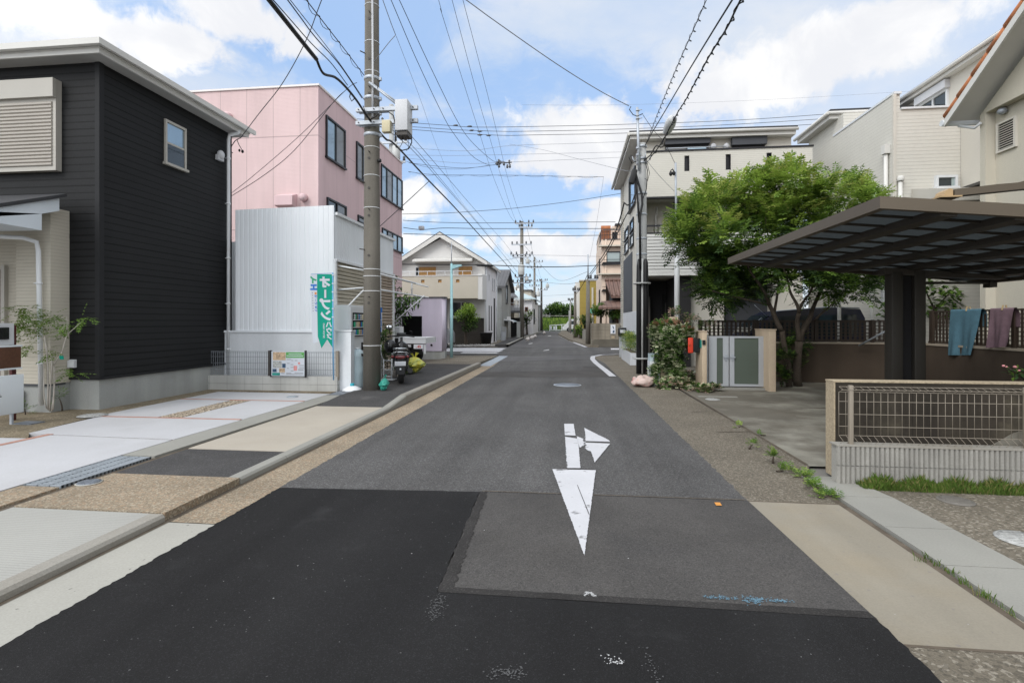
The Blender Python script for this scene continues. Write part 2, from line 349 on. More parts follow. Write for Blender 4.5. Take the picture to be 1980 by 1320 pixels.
# window on a facade plane. ax 'x': plane X=pos, spans Y; ax 'y': plane Y=pos, spans X. sgn: outward direction.
def window(par, ax, pos, sgn, a0, a1, z0, z1, fm='black_frame', gm='glass', w=.05, d=.05, mul=1, hor=None, sill=True, gms=None):
    a0, a1 = sorted((a0, a1)); z0, z1 = sorted((z0, z1))
    def bx(b, p, q, r, t, d0, d1, m=0):
        if ax == 'x': b.box(pos+sgn*d0, pos+sgn*d1, p, q, r, t, m)
        else: b.box(p, q, pos+sgn*d0, pos+sgn*d1, r, t, m)
    f = B()
    bx(f, a0, a1, z1-w, z1, -.02, d); bx(f, a0-(.03 if sill else 0), a1+(.03 if sill else 0), z0, z0+w, -.02, d+(.03 if sill else 0))
    bx(f, a0, a0+w, z0+w, z1-w, -.02, d); bx(f, a1-w, a1, z0+w, z1-w, -.02, d)
    for i in range(1, mul+1):
        if mul < 1: break
        c = a0+(a1-a0)*i/(mul+1); bx(f, c-w*.45, c+w*.45, z0+w, z1-w, -.02, d*.8)
    if hor is not None:
        c = z0+(z1-z0)*hor; bx(f, a0+w, a1-w, c-w*.4, c+w*.4, -.02, d*.7)
    fo = f.build('window', fm, par)
    g = B(); n = mul+1
    for i in range(n):
        p, q = a0+(a1-a0)*i/n, a0+(a1-a0)*(i+1)/n
        bx(g, p+w*.5, q-w*.5, z0+w*.5, z1-w*.5, -.015, d*(.35 if i % 2 else .2), i % len(gms) if gms else 0)
    g.build('pane', gms or gm, fo)
    return fo
def text_mesh(txt, size, weight=0.):
    cu = bpy.data.curves.new('lettering', 'FONT'); cu.body = txt; cu.size = size; cu.align_x = 'CENTER'; cu.align_y = 'CENTER'; cu.offset = weight
    o = bpy.data.objects.new('lettering', cu); COL.objects.link(o)
    dg = bpy.context.evaluated_depsgraph_get(); dg.update(); me = bpy.data.meshes.new_from_object(o.evaluated_get(dg))
    vs = [v.co.copy() for v in me.vertices]; fs = [list(p.vertices) for p in me.polygons]
    bpy.data.objects.remove(o); bpy.data.meshes.remove(me); bpy.data.curves.remove(cu)
    return vs, fs
def put_text(b, txt, size, org, ux, uy, m=0, weight=0., mirror=False):
    vs, fs = text_mesh(txt, size, weight); ux = Vector(ux); uy = Vector(uy); org = Vector(org)
    b.add([org+ux*(-v.x if mirror else v.x)+uy*v.y for v in vs], fs, m)
# ------------------------------------------------------------------ camera, light, sky
cam = bpy.data.cameras.new('camera'); co = bpy.data.objects.new('camera', cam); COL.objects.link(co); sc.camera = co
co.location = (0, 0, EYE); co.rotation_euler = (R(90), 0, TH); cam.sensor_width = 36; cam.lens = 36*F/1980; cam.shift_y = -38/1980; cam.clip_end = 6000; cam.clip_start = .05
SUN_EL, SUN_AZ = 42., 211.      # azimuth clockwise from the road's direction
sl = bpy.data.lights.new('sun', 'SUN'); so = bpy.data.objects.new('sun', sl); COL.objects.link(so)
sl.energy = 1.5; sl.angle = R(24); sl.color = (1., .965, .91)
sd = Vector((sin(R(SUN_AZ))*cos(R(SUN_EL)), cos(R(SUN_AZ))*cos(R(SUN_EL)), sin(R(SUN_EL))))
so.rotation_euler = sd.to_track_quat('Z', 'Y').to_euler(); so.location = (0, 0, 40)
def make_world():
    w = bpy.data.worlds.new('World'); sc.world = w; w.use_nodes = True; nt = w.node_tree; N = nt.nodes; L = nt.links; N.clear()
    out = N.new('ShaderNodeOutputWorld'); bg = N.new('ShaderNodeBackground'); L.new(bg.outputs[0], out.inputs[0]); bg.inputs[1].default_value = .12
    sky = N.new('ShaderNodeTexSky'); sky.sky_type = 'NISHITA'; sky.sun_disc = False; sky.sun_elevation = R(SUN_EL); sky.sun_rotation = R(SUN_AZ); sky.air_density = 1.; sky.dust_density = .6; sky.ozone_density = 1.5
    tc = N.new('ShaderNodeTexCoord'); D = tc.outputs['Generated']
    def vm(op, a, b=None):
        n = N.new('ShaderNodeVectorMath'); n.operation = op
        for i, v in enumerate((a, b)):
            if v is None: continue
            if isinstance(v, (tuple, list)): n.inputs[i].default_value = v
            else: L.new(v, n.inputs[i])
        return n.outputs['Value'] if op in ('LENGTH', 'DOT_PRODUCT') else n.outputs[0]
    def mt(op, a, b=None, clamp=False):
        n = N.new('ShaderNodeMath'); n.operation = op; n.use_clamp = clamp
        for i, v in enumerate((a, b)):
            if v is None: continue
            if isinstance(v, (int, float)): n.inputs[i].default_value = v
            else: L.new(v, n.inputs[i])
        return n.outputs[0]
    def sm(s, a, b, c=0., d=1.):
        n = N.new('ShaderNodeMapRange'); n.interpolation_type = 'SMOOTHSTEP'; L.new(s, n.inputs[0])
        for i, v in enumerate((a, b, c, d)): n.inputs[i+1].default_value = v
        return n.outputs[0]
    def mix(f, a, b):
        n = N.new('ShaderNodeMix'); n.data_type = 'RGBA'
        for i, v in ((0, f), (6, a), (7, b)):
            if isinstance(v, (int, float)): n.inputs[i].default_value = v
            elif isinstance(v, tuple): n.inputs[i].default_value = (*v, 1)
            else: L.new(v, n.inputs[i])
        return n.outputs[2]
    def noise(v, s, det, rg=.55, dist=0.):
        n = N.new('ShaderNodeTexNoise'); L.new(v, n.inputs['Vector']); n.inputs['Scale'].default_value = s; n.inputs['Detail'].default_value = det; n.inputs['Roughness'].default_value = rg; n.inputs['Distortion'].default_value = dist; return n.outputs['Fac']
    sp = N.new('ShaderNodeSeparateXYZ'); L.new(D, sp.inputs[0]); z = sp.outputs[2]
    iz = mt('DIVIDE', 1., mt('ADD', mt('MAXIMUM', z, 0.), .22))
    pl = N.new('ShaderNodeCombineXYZ'); L.new(mt('MULTIPLY', sp.outputs[0], iz), pl.inputs[0]); L.new(mt('MULTIPLY', sp.outputs[1], iz), pl.inputs[1]); P = pl.outputs[0]
    fine = noise(D, 9., 9., .62, .25); med = noise(D, 4.2, 7., .6, .3)
    def blobs(lst):
        acc = None
        for px, py, rx, ry in lst:
            d = Vector(ray(px, py)).normalized(); k = d.length
            v = vm('SUBTRACT', D, tuple(d)); v = vm('MULTIPLY', v, (1000/rx, 0 if True else 1, 1000/ry)); l = mt('SUBTRACT', 1., vm('LENGTH', v))
            acc = l if acc is None else mt('MAXIMUM', acc, l)
        return acc
    # high thin veil, torn open near the middle of the street's sky
    veil = noise(P, .75, 8., .6, .4)
    open_ = blobs([(880, 345, 250, 75), (1010, 370, 260, 70), (870, 255, 130, 40), (930, 445, 330, 35), (1250, 215, 150, 55), (720, 60, 150, 70), (330, 60, 70, 40), (1000, 160, 210, 50), (640, 130, 160, 50), (860, 480, 120, 30), (960, 540, 150, 22)])
    op = sm(mt('ADD', mt('MAXIMUM', open_, -.6), mt('ADD', mt('MULTIPLY', mt('SUBTRACT', med, .5), 1.6), mt('MULTIPLY', mt('SUBTRACT', noise(P, 5.5, 8., .65, .6), .5), 2.2))), -.45, .55)
    veil_f = mt('ADD', sm(veil, .34, .70, .36, .90), mt('MULTIPLY', sm(fine, .35, .7), .10))
    veil_f = mt('MULTIPLY', veil_f, mt('SUBTRACT', 1., mt('MULTIPLY', op, .86)), True)
    back = sm(sp.outputs[1], .72, .30); over = sm(z, .55, .8); cov = mt('MAXIMUM', back, over)  # unseen cloud cover behind and overhead, added to whiten the skylight
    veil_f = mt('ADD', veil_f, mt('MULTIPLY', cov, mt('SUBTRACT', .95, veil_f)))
    # heaped white clouds
    cum = blobs([(1120, 262, 150, 68), (1185, 300, 165, 62), (1055, 305, 95, 36), (800, 385, 75, 48), (1440, 165, 150, 60), (1570, 120, 140, 50), (480, 45, 90, 40), (170, 40, 170, 45), (1060, 475, 130, 26), (830, 470, 70, 22), (1130, 490, 110, 24), (1190, 420, 60, 30), (1720, 60, 130, 50), (1180, 395, 50, 14)])
    cm = mt('ADD', mt('MAXIMUM', cum, -.8), mt('MULTIPLY', mt('SUBTRACT', fine, .5), 1.8))
    cm = mt('ADD', cm, mt('MULTIPLY', mt('SUBTRACT', noise(D, 24., 6., .6, .5), .5), 1.1))
    cum_f = sm(cm, -.06, .42)
    shade = sm(mt('ADD', mt('SUBTRACT', noise(D, 6., 6., .6, .4), mt('MULTIPLY', cm, .0)), 0.), .40, .68)
    hz = sm(z, 0., .30)
    blue = mix(.72, sky.outputs[0], mix(hz, (4.4, 6.3, 8.1), (3.3, 5.1, 8.2)))
    c = mix(veil_f, blue, mix(sm(med, .35, .65), (5.9, 6.25, 6.65), (6.7, 6.75, 6.8)))
    c = mix(cum_f, c, mix(shade, (6.5, 6.6, 6.9), (7.7, 7.7, 7.7)))
    glow = sm(vm('DOT_PRODUCT', D, tuple(sd)), .0, 1., 1., 2.3)  # sky boosted towards the sun behind the camera, added for more light
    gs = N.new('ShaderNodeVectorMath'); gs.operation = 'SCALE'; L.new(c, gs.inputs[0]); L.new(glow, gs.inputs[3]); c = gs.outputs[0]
    c = mix(sm(z, -.02, .0), (2.6, 2.6, 2.7), c)
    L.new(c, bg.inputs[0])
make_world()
sc.view_settings.view_transform = 'Standard'; sc.view_settings.look = 'None'; sc.view_settings.exposure = .18; sc.view_settings.gamma = 1
try:
    sc.cycles.max_bounces = 6; sc.cycles.transparent_max_bounces = 6; sc.cycles.use_denoising = True; sc.cycles.caustics_reflective = False; sc.cycles.caustics_refractive = False
except Exception: pass
# ------------------------------------------------------------------ ground, road, pavements
GZ = .10           # height of the plots behind the kerb on the left
def sheet(name, pts, z, mat): b = B(); b.poly(pts, z); return struct(b, name, mat)
sheet('ground', [(-1500, -300), (1500, -300), (1500, 2500), (-1500, 2500)], -.03, 'far_ground')
RX = lambda y: 1.5 if y < 6 else 1.5-.017*(y-6)
ed = random.Random(3)
def wob(a, b_, n, amp):      # slightly ragged edge between two plan points
    return [(a[0]+(b_[0]-a[0])*i/n+ed.uniform(-amp, amp)*(0 < i < n), a[1]+(b_[1]-a[1])*i/n+ed.uniform(-amp, amp)*.3*(0 < i < n)) for i in range(n+1)]
road = wob((-2.63, 4.42), (-2.64, 17.5), 260, .012)+[(-2.75, 20.), (-3.2, 23), (-60, 23.), (-60, 29.6), (-3.75, 30.4), (-4.2, 45), (-4.4, 86), (-1.6, 86), (-1.55, 58), (.2, 34), (.75, 31.2), (1.6, 30.6), (60, 30.), (60, 24.3), (1.9, 24.3), (1.1, 23.2), (.95, 21.5), (1.2, 19)]+wob((1.23, 17.), (1.47, 4.53), 260, .012)
sheet('road', road, 0., 'old_asphalt')
sheet('road_patch', wob((-2.62, -6), (-2.62, 4.40), 420, .008)+wob((-2.62, 4.40), (-.80, 4.50), 14, .012)+wob((-.80, 4.50), (-.74, 2.80), 14, .012)+wob((-.74, 2.80), (1.53, 2.80), 16, .010)+wob((1.53, 2.80), (1.58, -6), 300, .006), .004, 'new_asphalt')
sheet('road_patch', wob((-.80, 4.50), (1.47, 4.53), 16, .006)+[(1.53, 2.81)]+wob((1.53, 2.805), (-.735, 2.805), 16, .008), .002, 'mid_asphalt')
sheet('road_joint', wob((-.80, 4.50), (-.735, 2.80), 30, .012)+[(-.735, 2.80), (1.53, 2.80)]+wob((1.53, 2.80), (1.52, 2.865), 2, .0)+wob((1.52, 2.865), (-.66, 2.86), 70, .012)+wob((-.66, 2.86), (-.735, 4.49), 90, .012), .006, 'seam_asphalt')
b = B(); b.poly([(-.79, 4.51), (1.45, 4.535), (1.45, 4.548), (-.79, 4.525)], .006); struct(b, 'road_joint', 'gap_dark')
sheet('road_patch', [(-2.6, 13.8), (1.22, 14.2), (1.2, 17.5), (.4, 17.6), (.3, 16.2), (-2.6, 15.2)], .003, 'mid_asphalt')
sheet('road_patch', [(-3.0, 19.2), (.9, 21.2), (.95, 23.5), (-3.1, 22.)], .003, 'far_asphalt')
sheet('road_surface_beyond_crossing', [(-3.75, 30.6), (.6, 30.6), (-1.6, 58), (-1.65, 85.8), (-4.38, 85.8), (-4.15, 45)], .004, 'far_asphalt')
# painted arrow, scuffed along its stem
ar = B(); Zm = .009
def ragged(px, amp):
    P_ = [onZ(x, y) for x, y in px]; out = []
    for i in range(len(P_)):
        a, c, am = P_[i], P_[(i+1) % len(P_)], (amp[i] if isinstance(amp, (list, tuple)) else amp); n = max(1, int((c-a).length/.018)); L_ = (c-a); nn = Vector((-L_.y, L_.x, 0)).normalized()
        for k in range(n): q = a+L_*(k/n)+(nn*ed.uniform(-am, am) if k else Vector()); out.append((q.x, q.y))
    return out
ar.poly(ragged([(1068, 908), (1152, 910), (1140, 1000), (1130, 1076)], .0025), Zm)
ar.poly(ragged([(1097, 906), (1094, 866), (1092.5, 845), (1117, 849), (1119, 866), (1122.5, 906)], [.010, .004, .004, .003, .004, .002]), Zm)
ar.poly(ragged([(1092, 842), (1091, 820), (1109, 820), (1113, 843)], .0025), Zm)
ar.poly(ragged([(1115, 844), (1128, 849), (1131, 861), (1122, 866), (1119, 862)], [.006, .02, .012, .01, .005]), Zm)
ar.poly(ragged([(1131, 853.5), (1180, 855), (1176, 851), (1130, 828), (1132, 842)], [.003, .002, .003, .003, .012]), Zm)
ar.poly(ragged([(1131, 856.5), (1180, 858.5), (1150, 895), (1143, 874), (1134, 870)], [.003, .003, .004, .012, .016]), Zm)
struct(ar, 'road_arrow_marking', 'road_white')
def mark(name, px, z, mat): p = [onZ(x, y) for x, y in px]; b = B(); b.poly([(q.x, q.y) for q in p], z); return struct(b, name, mat)
mark('paint_crack', [(1116, 940), (1139, 998), (1139.6, 996), (1116.6, 939)], .012, 'seam_asphalt')
mark('paint_crack', [(1097, 908), (1150, 908.6), (1150, 909.6), (1097, 909)], .012, 'seam_asphalt')
def scatter_mark(name, px, n, wd, mat, seed, size=(.002, .006)):
    r_ = random.Random(seed); b = B(); P_ = [onZ(x, y) for x, y in px]
    for i in range(n):
        k = r_.randrange(len(P_)-1); t = r_.random(); p = P_[k].lerp(P_[k+1], t); x, y = p.x+r_.gauss(0, wd), p.y+r_.gauss(0, wd); s_ = r_.uniform(*size); a = r_.uniform(0, 3)
        b.poly([(x+s_*cos(a+q)*r_.uniform(.5, 1.2), y+s_*sin(a+q)*r_.uniform(.5, 1.2)) for q in (0, 1.3, 2.5, 3.8, 5.1)], .0085+.0000008*i)
    return b.build(name, mat, kind='stuff')
scatter_mark('chalk_mark', [(852, 1155), (838, 1198)], 150, .022, 'chalk_pale', 1); scatter_mark('chalk_mark', [(950, 1306), (985, 1300), (1012, 1303)], 120, .022, 'chalk_pale', 2); scatter_mark('chalk_mark', [(1172, 1272), (1185, 1282), (1200, 1280)], 40, .014, 'worn_white', 3); scatter_mark('chalk_mark', [(1250, 1255), (1260, 1290), (1272, 1315)], 36, .010, 'chalk_pale', 4); scatter_mark('chalk_mark', [(1130, 1152), (1138, 1146), (1150, 1154)], 90, .006, 'worn_white', 5)
scatter_mark('blue_paint_mark', [(1364, 1156), (1425, 1159)], 90, .010, 'blue_chip', 6); scatter_mark('blue_paint_mark', [(1436, 1156), (1476, 1162), (1440, 1163), (1470, 1168)], 150, .012, 'blue_chip', 7); scatter_mark('blue_paint_mark', [(1480, 1162), (1528, 1164)], 80, .009, 'blue_chip', 8)
scatter_mark('road_fleck', [(300, 1200), (900, 1050), (1600, 1280)], 26, .8, 'worn_white', 9, (.002, .006))
if 0: mark('chalk_mark', [(836, 1158), (862, 1152), (851, 1192), (829, 1200)], .010, 'chalk')
mark('orange_paint_mark', [(1381, 973), (1392, 973), (1396, 979), (1385, 979)], .010, 'orange_paint')
# junction paint
for y0, y1, x0, x1 in ((24.3, 25.1, -5.3, -3.55), (25.7, 27., -11, -3.6), (27.3, 29., -11, -3.7)):
    b = B(); b.poly([(x0, y0), (x1, y0), (x1+.05, y1), (x0, y1)], .008); struct(b, 'crosswalk_stripe', 'road_white')
cv = [(1.22, 14.4), (1.12, 16.5), (.98, 19), (.93, 21), (1.02, 22.6), (1.4, 23.6), (2.1, 24.1), (4, 24.25)]
b = B()
for i in range(len(cv)-1):
    a, c = Vector((*cv[i], 0)), Vector((*cv[i+1], 0))
    def off(i_): 
        p = Vector(cv[max(i_-1, 0)]); q = Vector(cv[min(i_+1, len(cv)-1)]); d = (q-p).normalized(); return Vector((-d.y, d.x, 0))*.19
    o1, o2 = off(i), off(i+1); b.quad(*[tuple(v[:2])+(.008,) for v in (a-o1*0, c-o2*0, c+o2, a+o1)][::1])
struct(b, 'edge_line_marking', 'road_white')
b = B(); b.poly([(.75, 30.9), (.95, 31.1), (.25, 38.), (.05, 38.)], .008); b.poly([(2.1, 28.2), (4.2, 28.2), (4.2, 29.6), (2.2, 29.6)], .008); struct(b, 'edge_line_marking', 'road_white')
mark('worn_paint_mark', [(1052, 677), (1062, 675.5), (1062, 677), (1050, 678.5)], .008, 'worn_white')
for px in (((1060, 649), (1066, 648.4), (1065, 649.6), (1059, 650)), ((1022, 664), (1030, 662.5), (1029, 664.5), (1022, 665.5)), ((1084, 645.5), (1090, 644.8), (1089, 646), (1083, 646.4))): mark('worn_paint_mark', px, .008, 'worn_white')
# left gutter, kerb and pavement
sheet('gutter', [(-3.03, -6), (-2.60, -6), (-2.60, 3.56), (-3.03, 3.56)], -.002, 'gutter_concrete')
sheet('gutter', [(-3.03, 3.57), (-2.58, 3.57), (-2.58, 21.5), (-3.03, 19)], -.002, 'aggregate')
def walk(name, y0, y1, z, mat, x0=-4.33, x1=-3.16):
    b = B(); b.box(x0, x1, y0+.004, y1-.004, -.05, z); return struct(b, name, mat)
walk('pavement', -6, 3.57, .055, 'ribbed_concrete')
walk('pavement', 3.57, 4.46, .062, 'aggregate', x1=-3.045)
walk('pavement', 4.46, 5.42, .058, 'walk_asphalt')
walk('pavement', 5.42, 8.40, .062, 'beige_concrete')
b = B(); b.prism([(-4.33, 8.404, -.05), (-4.33, 8.404, .062), (-4.33, 9.3, .12), (-4.33, 14.6, .14), (-4.33, 14.6, -.05)], (1.17, 0, 0)); struct(b, 'pavement', 'walk_asphalt')
b = B(); b.box(-4.9, -3.16, 14.61, 16.6, -.05, .12); struct(b, 'pavement', 'mid_asphalt')
b = B(); b.prism([(-5., 16.61, -.05), (-5., 16.61, .115), (-5., 20.0, .06), (-5., 22.4, .02), (-5., 22.4, -.05)], (1.84, 0, 0)); struct(b, 'pavement', 'grey_aggregate')
sheet('water_patch', [(-3.5, 17.4), (-2.72, 17.3), (-2.75, 22.4), (-3.3, 22.6), (-3.25, 20)], .0045, 'steel_plate')
kb = B()
def kerb(y0, y1, z0, z1, n, x0=-3.16, x1=-3.035, mat='kerb_concrete'):
    for i in range(n):
        ya, yb = y0+(y1-y0)*i/n, y0+(y1-y0)*(i+1)/n; za, zb = z0+(z1-z0)*i/n, z0+(z1-z0)*(i+1)/n; b = B(); g = .005
        b.prism([(x0, ya+g, -.06), (x1, ya+g, -.06), (x1, ya+g, za-.02), (x1-.02, ya+g, za), (x0, ya+g, za)], (0, yb-ya-2*g, 0))
        if z1 != z0:
            for k, v in enumerate(b.v):
                if abs(v[1]-(yb-g)) < 1e-6 and v[2] > 0: b.v[k] = (v[0], v[1], v[2]+zb-za)
        struct(b, 'kerb', mat)
kerb(-6, 3.57, .055, .055, 8); kerb(4.46, 8.40, .062, .062, 5, mat='curb_slab'); kerb(8.40, 9.3, .062, .145, 1, mat='curb_slab'); kerb(9.3, 17.2, .15, .13, 6)
sheet('kerb_slit', [(-3.045, -6), (-3.0, -6), (-3.0, 19), (-3.045, 19)], .001, 'gap_dark')
# plot in front of the dark house
sheet('slit', [(-4.42, -6), (-4.31, -6), (-4.31, 10.2), (-4.42, 10.2)], .05, 'gap_dark')
def plot(name, pts, mat, z=.075): b = B(); b.slab(pts, -.05, z); return struct(b, name, mat)
plot('plot_edging', [(-4.78, -2), (-4.405, -2), (-4.405, 4.0), (-4.78, 4.0)], 'aggregate', .07)
plot('plot_edging', [(-4.78, 5.03), (-4.405, 5.03), (-4.36, 9.6), (-4.74, 9.6)], 'curb_slab')
plot('yard_slab', [(-10, -2), (-6.61, -2), (-6.61, 5.6), (-10, 5.5)], 'pale_slab', .078)
plot('yard_slab', [(-6.51, -2), (-4.785, -2), (-4.785, 5.72), (-6.51, 5.80)], 'pale_slab', .078)
plot('brick_joint', [(-6.605, -2), (-6.515, -2), (-6.515, 5.85), (-6.605, 5.85)], 'brick_line', .080)
plot('yard_slab', [(-6.9, 5.87), (-6.51, 5.835), (-4.785, 5.755), (-4.76, 7.0), (-7.05, 7.0)], 'pale_slab', .078)
plot('slab_joint', [(-6.61, 5.805), (-4.785, 5.722), (-4.785, 5.752), (-6.61, 5.832)], 'gap_dark', .072)
plot('yard_slab', [(-7.15, 7.06), (-6.15, 7.06), (-6.15, 8.75), (-7.15, 8.75)], 'pale_slab', .078)
plot('yard_slab', [(-5.75, 7.06), (-4.765, 7.06), (-4.75, 8.75), (-5.75, 8.75)], 'pale_slab', .078)
plot('yard_slab', [(-7.15, 8.81), (-4.755, 8.81), (-4.74, 9.75), (-7.15, 9.8)], 'pale_slab', .078)
plot('pebble_strip', [(-6.14, 7.06), (-5.76, 7.06), (-5.76, 8.75), (-6.14, 8.75)], 'pebbles', .07)
for x0, x1, y0, y1 in ((-7.15, -4.79, 7.003, 7.057), (-7.15, -4.76, 8.753, 8.807)): plot('brick_joint', [(x0, y0), (x1, y0), (x1, y1), (x0, y1)], 'brick_line', .082)
plot('yard_soil', [(-13, 5.62), (-6.62, 5.62), (-6.93, 5.9), (-7.16, 7.1), (-7.16, 9.9), (-4.8, 9.9), (-4.8, 10.5), (-13, 10.5)], 'dirt', .072)
pb = B(); pr = random.Random(5)
for i in range(420): pb.ell((pr.uniform(-6.12, -5.78), pr.uniform(7.08, 8.73), .075), [pr.uniform(.012, .028)]*2+[pr.uniform(.008, .018)], 6, 4)
pb.build('gravel', 'pebbles', kind='stuff')
# right side strips
sheet('verge', [(1.40, 4.54), (2.20, 4.54), (2.20, 5.2), (2.46, 5.7), (2.40, 9.4), (2.35, 12), (2.45, 18), (2.4, 24), (1.0, 23), (.9, 21), (1.0, 16), (1.3, 9)], -.003, 'grey_aggregate')
sheet('verge', [(1.50, 2.60), (2.26, 2.60), (2.19, 4.535), (1.44, 4.535)], -.0025, 'warm_concrete')
sheet('verge', [(1.50, -6), (2.35, -6), (2.26, 2.595), (1.50, 2.595)], -.0025, 'coarse_aggregate')
sheet('joint', [(1.50, 2.585), (2.3, 2.585), (2.3, 2.605), (1.50, 2.605)], -.001, 'gap_dark')
sheet('joint', [(1.44, 4.53), (2.2, 4.53), (2.2, 4.545), (1.44, 4.545)], -.001, 'gap_dark')
sheet('joint', [(2.24, -6), (2.29, -6), (2.235, 4.0), (2.23, 5.2), (2.17, 5.2), (2.19, 4)], -.0015, 'gap_dark')
def lerp_x(y): return 2.30-.02*(y-2) 
ys = [-6, -3, -1.5, -.1, 1.1, 2.2, 2.85, 3.45, 4.05, 4.72, 5.3]
for i in range(len(ys)-1):
    a, c = ys[i]+.004, ys[i+1]-.004; b = B(); fl = .13 if i == len(ys)-2 else 0
    b.slab([(2.27-.008*(a-3), a), (2.76-.03*(a-3), a), (2.76-.03*(c-3)-fl*.6, c), (2.27-.008*(c-3)-fl*.3, c)], -.06, .012); struct(b, 'kerb', 'curb_slab')
sheet('parking_ground', [(2.78, -6), (9, -6), (9, 5.55), (2.60, 5.35), (2.66, 4.6), (2.74, 3)], 0., 'coarse_aggregate')
sheet('driveway', [(2.46, 5.7), (9, 5.8), (9, 13.6), (2.6, 13.6), (2.4, 12)], 0., 'stained_concrete')
sheet('driveway_joint', [(2.44, 5.75), (2.475, 5.75), (2.42, 12.2), (2.39, 12.2)], .002, 'gap_dark')
sheet('driveway_joint', [(1.98, 8.9), (2.4, 9.0), (2.4, 9.02), (1.98, 8.925)], .002, 'gap_dark')
sheet('driveway_joint', [(1.98, 7.3), (2.43, 7.4), (2.43, 7.425), (1.98, 7.325)], .002, 'gap_dark')
sheet('driveway_joint', [(3.9, 9.55), (4.6, 9.5), (4.6, 9.56), (4.3, 9.6)], .003, 'gap_dark')
sheet('path', [(2.4, 13.6), (2.0, 12.6), (1.9, 12.2), (1.9, 17.4), (2.4, 17.4)], .001, 'grey_aggregate')
plot('house_plot', [(5.2, 14.05), (20, 14.05), (20, 24), (5.2, 24)], 'stained_concrete', .02)
sheet('driveway', [(2.4, 13.62), (5.19, 13.62), (5.19, 24), (2.4, 24)], .001, 'stained_concrete')
# far pavements
b = B(); b.slab([(-4.6, 31.), (-3.75, 31.0), (-4.15, 45), (-4.42, 84), (-5.6, 84), (-5.3, 45)], -.05, .12); struct(b, 'pavement', 'walk_asphalt')
b = B(); b.slab([(-3.92, 31.), (-3.75, 31.), (-4.15, 45), (-4.3, 45)], -.05, .15); b.slab([(-4.3, 45.02), (-4.15, 45.02), (-4.40, 84), (-4.54, 84)], -.05, .15); struct(b, 'kerb', 'curb_slab')
b = B(); b.slab([(.95, 31.2), (1.6, 30.7), (1.5, 34), (.6, 46), (-.2, 66), (-.8, 84), (-1.6, 84), (-1.5, 60), (-.2, 42)], -.05, .1); struct(b, 'pavement', 'grey_aggregate')
sheet('plot_ground', [(-14, 29.7), (-4.4, 30.5), (-5.4, 46), (-14, 46)], .002, 'grey_aggregate')
sheet('plot_ground', [(-12, 12.), (-4.34, 12), (-4.9, 22.8), (-12, 22.8)], -.004, 'grey_aggregate')
# covers
def cover(px, py, z, r, name, label, mat, rim=None):
    p = onZ(px, py, z); t = thing(name, label, 'manhole cover', (p.x, p.y, z))
    b = B(); b.lathe([(r, .0), (r, .004), (r*.93, .007)], (p.x, p.y, z), 28); b.build('rim', rim or mat, t)
    b = B(); b.lathe([(r*.9, .002), (r*.9, .009), (0.001, .010)], (p.x, p.y, z), 28)
    for k in range(-3, 4):
        hw = math.sqrt(max(0, (r*.8)**2-(k*r*.24)**2)); b.box(p.x-hw, p.x+hw, p.y+k*r*.24-r*.04, p.y+k*r*.24+r*.04, z+.008, z+.014)
    b.build('lid', mat, t)
cover(1097, 744, .002, .33, 'manhole_cover', 'round blue grey iron manhole cover in the middle of the asphalt road', 'iron_cover', 'galv')
cover(1985, 1044, .002, .17, 'manhole_cover', 'round white lettered drain cover at the right edge of the gravelly parking', 'white_cover')
cover(1848, 968, .001, .13, 'manhole_cover', 'faint round grey cover in the gravelly parking before the grass', 'cover_grey')
cover(172, 933, .064, .10, 'valve_cover', 'small dark iron valve cover in the brown pebbled pavement', 'iron_cover', 'gutter_concrete')
cover(179, 803, .085, .19, 'drain_cover', 'pale plastic drain lid in the soil beside the dark house', 'white_cover')
cover(565, 767, .08, .11, 'drain_cover', 'small grey drain lid in the white slab near the block wall', 'steel_plate')
cover(1378, 772, .003, .14, 'drain_cover', 'white oval drain lid on the stained driveway before the gate', 'white_cover')
b = B(); p = onZ(1385, 767); b.box(p.x-.35, p.x+.4, p.y-.05, p.y+.06, .0, .008); tag(b.build('cover_plate', 'curb_slab'), 'long pale cover plate on the driveway just behind the oval lid', 'cover plate')
gt = thing('drain_grating', 'grey steel drain grating beside the pebbled edging of the white yard', 'grating', (-4.6, 4.5, .07))
b = B(); b.box(-4.78, -4.41, 4.02, 5.01, .02, .04); b.build('tray', 'gap_dark', gt)
b = B()
for i in range(24): b.box(-4.775, -4.415, 4.03+i*.041, 4.05+i*.041, .045, .074)
for i in range(4): b.box(-4.775+i*.118, -4.769+i*.118, 4.02, 5.0, .045, .0765)
b.build('bars', 'steel_plate', gt)
b = B(); p = onZ(55, 817, .08); b.box(p.x-.15, p.x+.15, p.y-.1, p.y+.1, .05, .085); tag(b.build('drain_grate', 'iron_cover'), 'small black drain grate in the soil below the white notice board', 'grate')
b = B(); b.box(-4.72, -4.38, 9.68, 10.28, .02, .085); tag(b.build('drain_grate', 'iron_cover'), 'rusty brown drain grate beside the white banner base', 'grate')
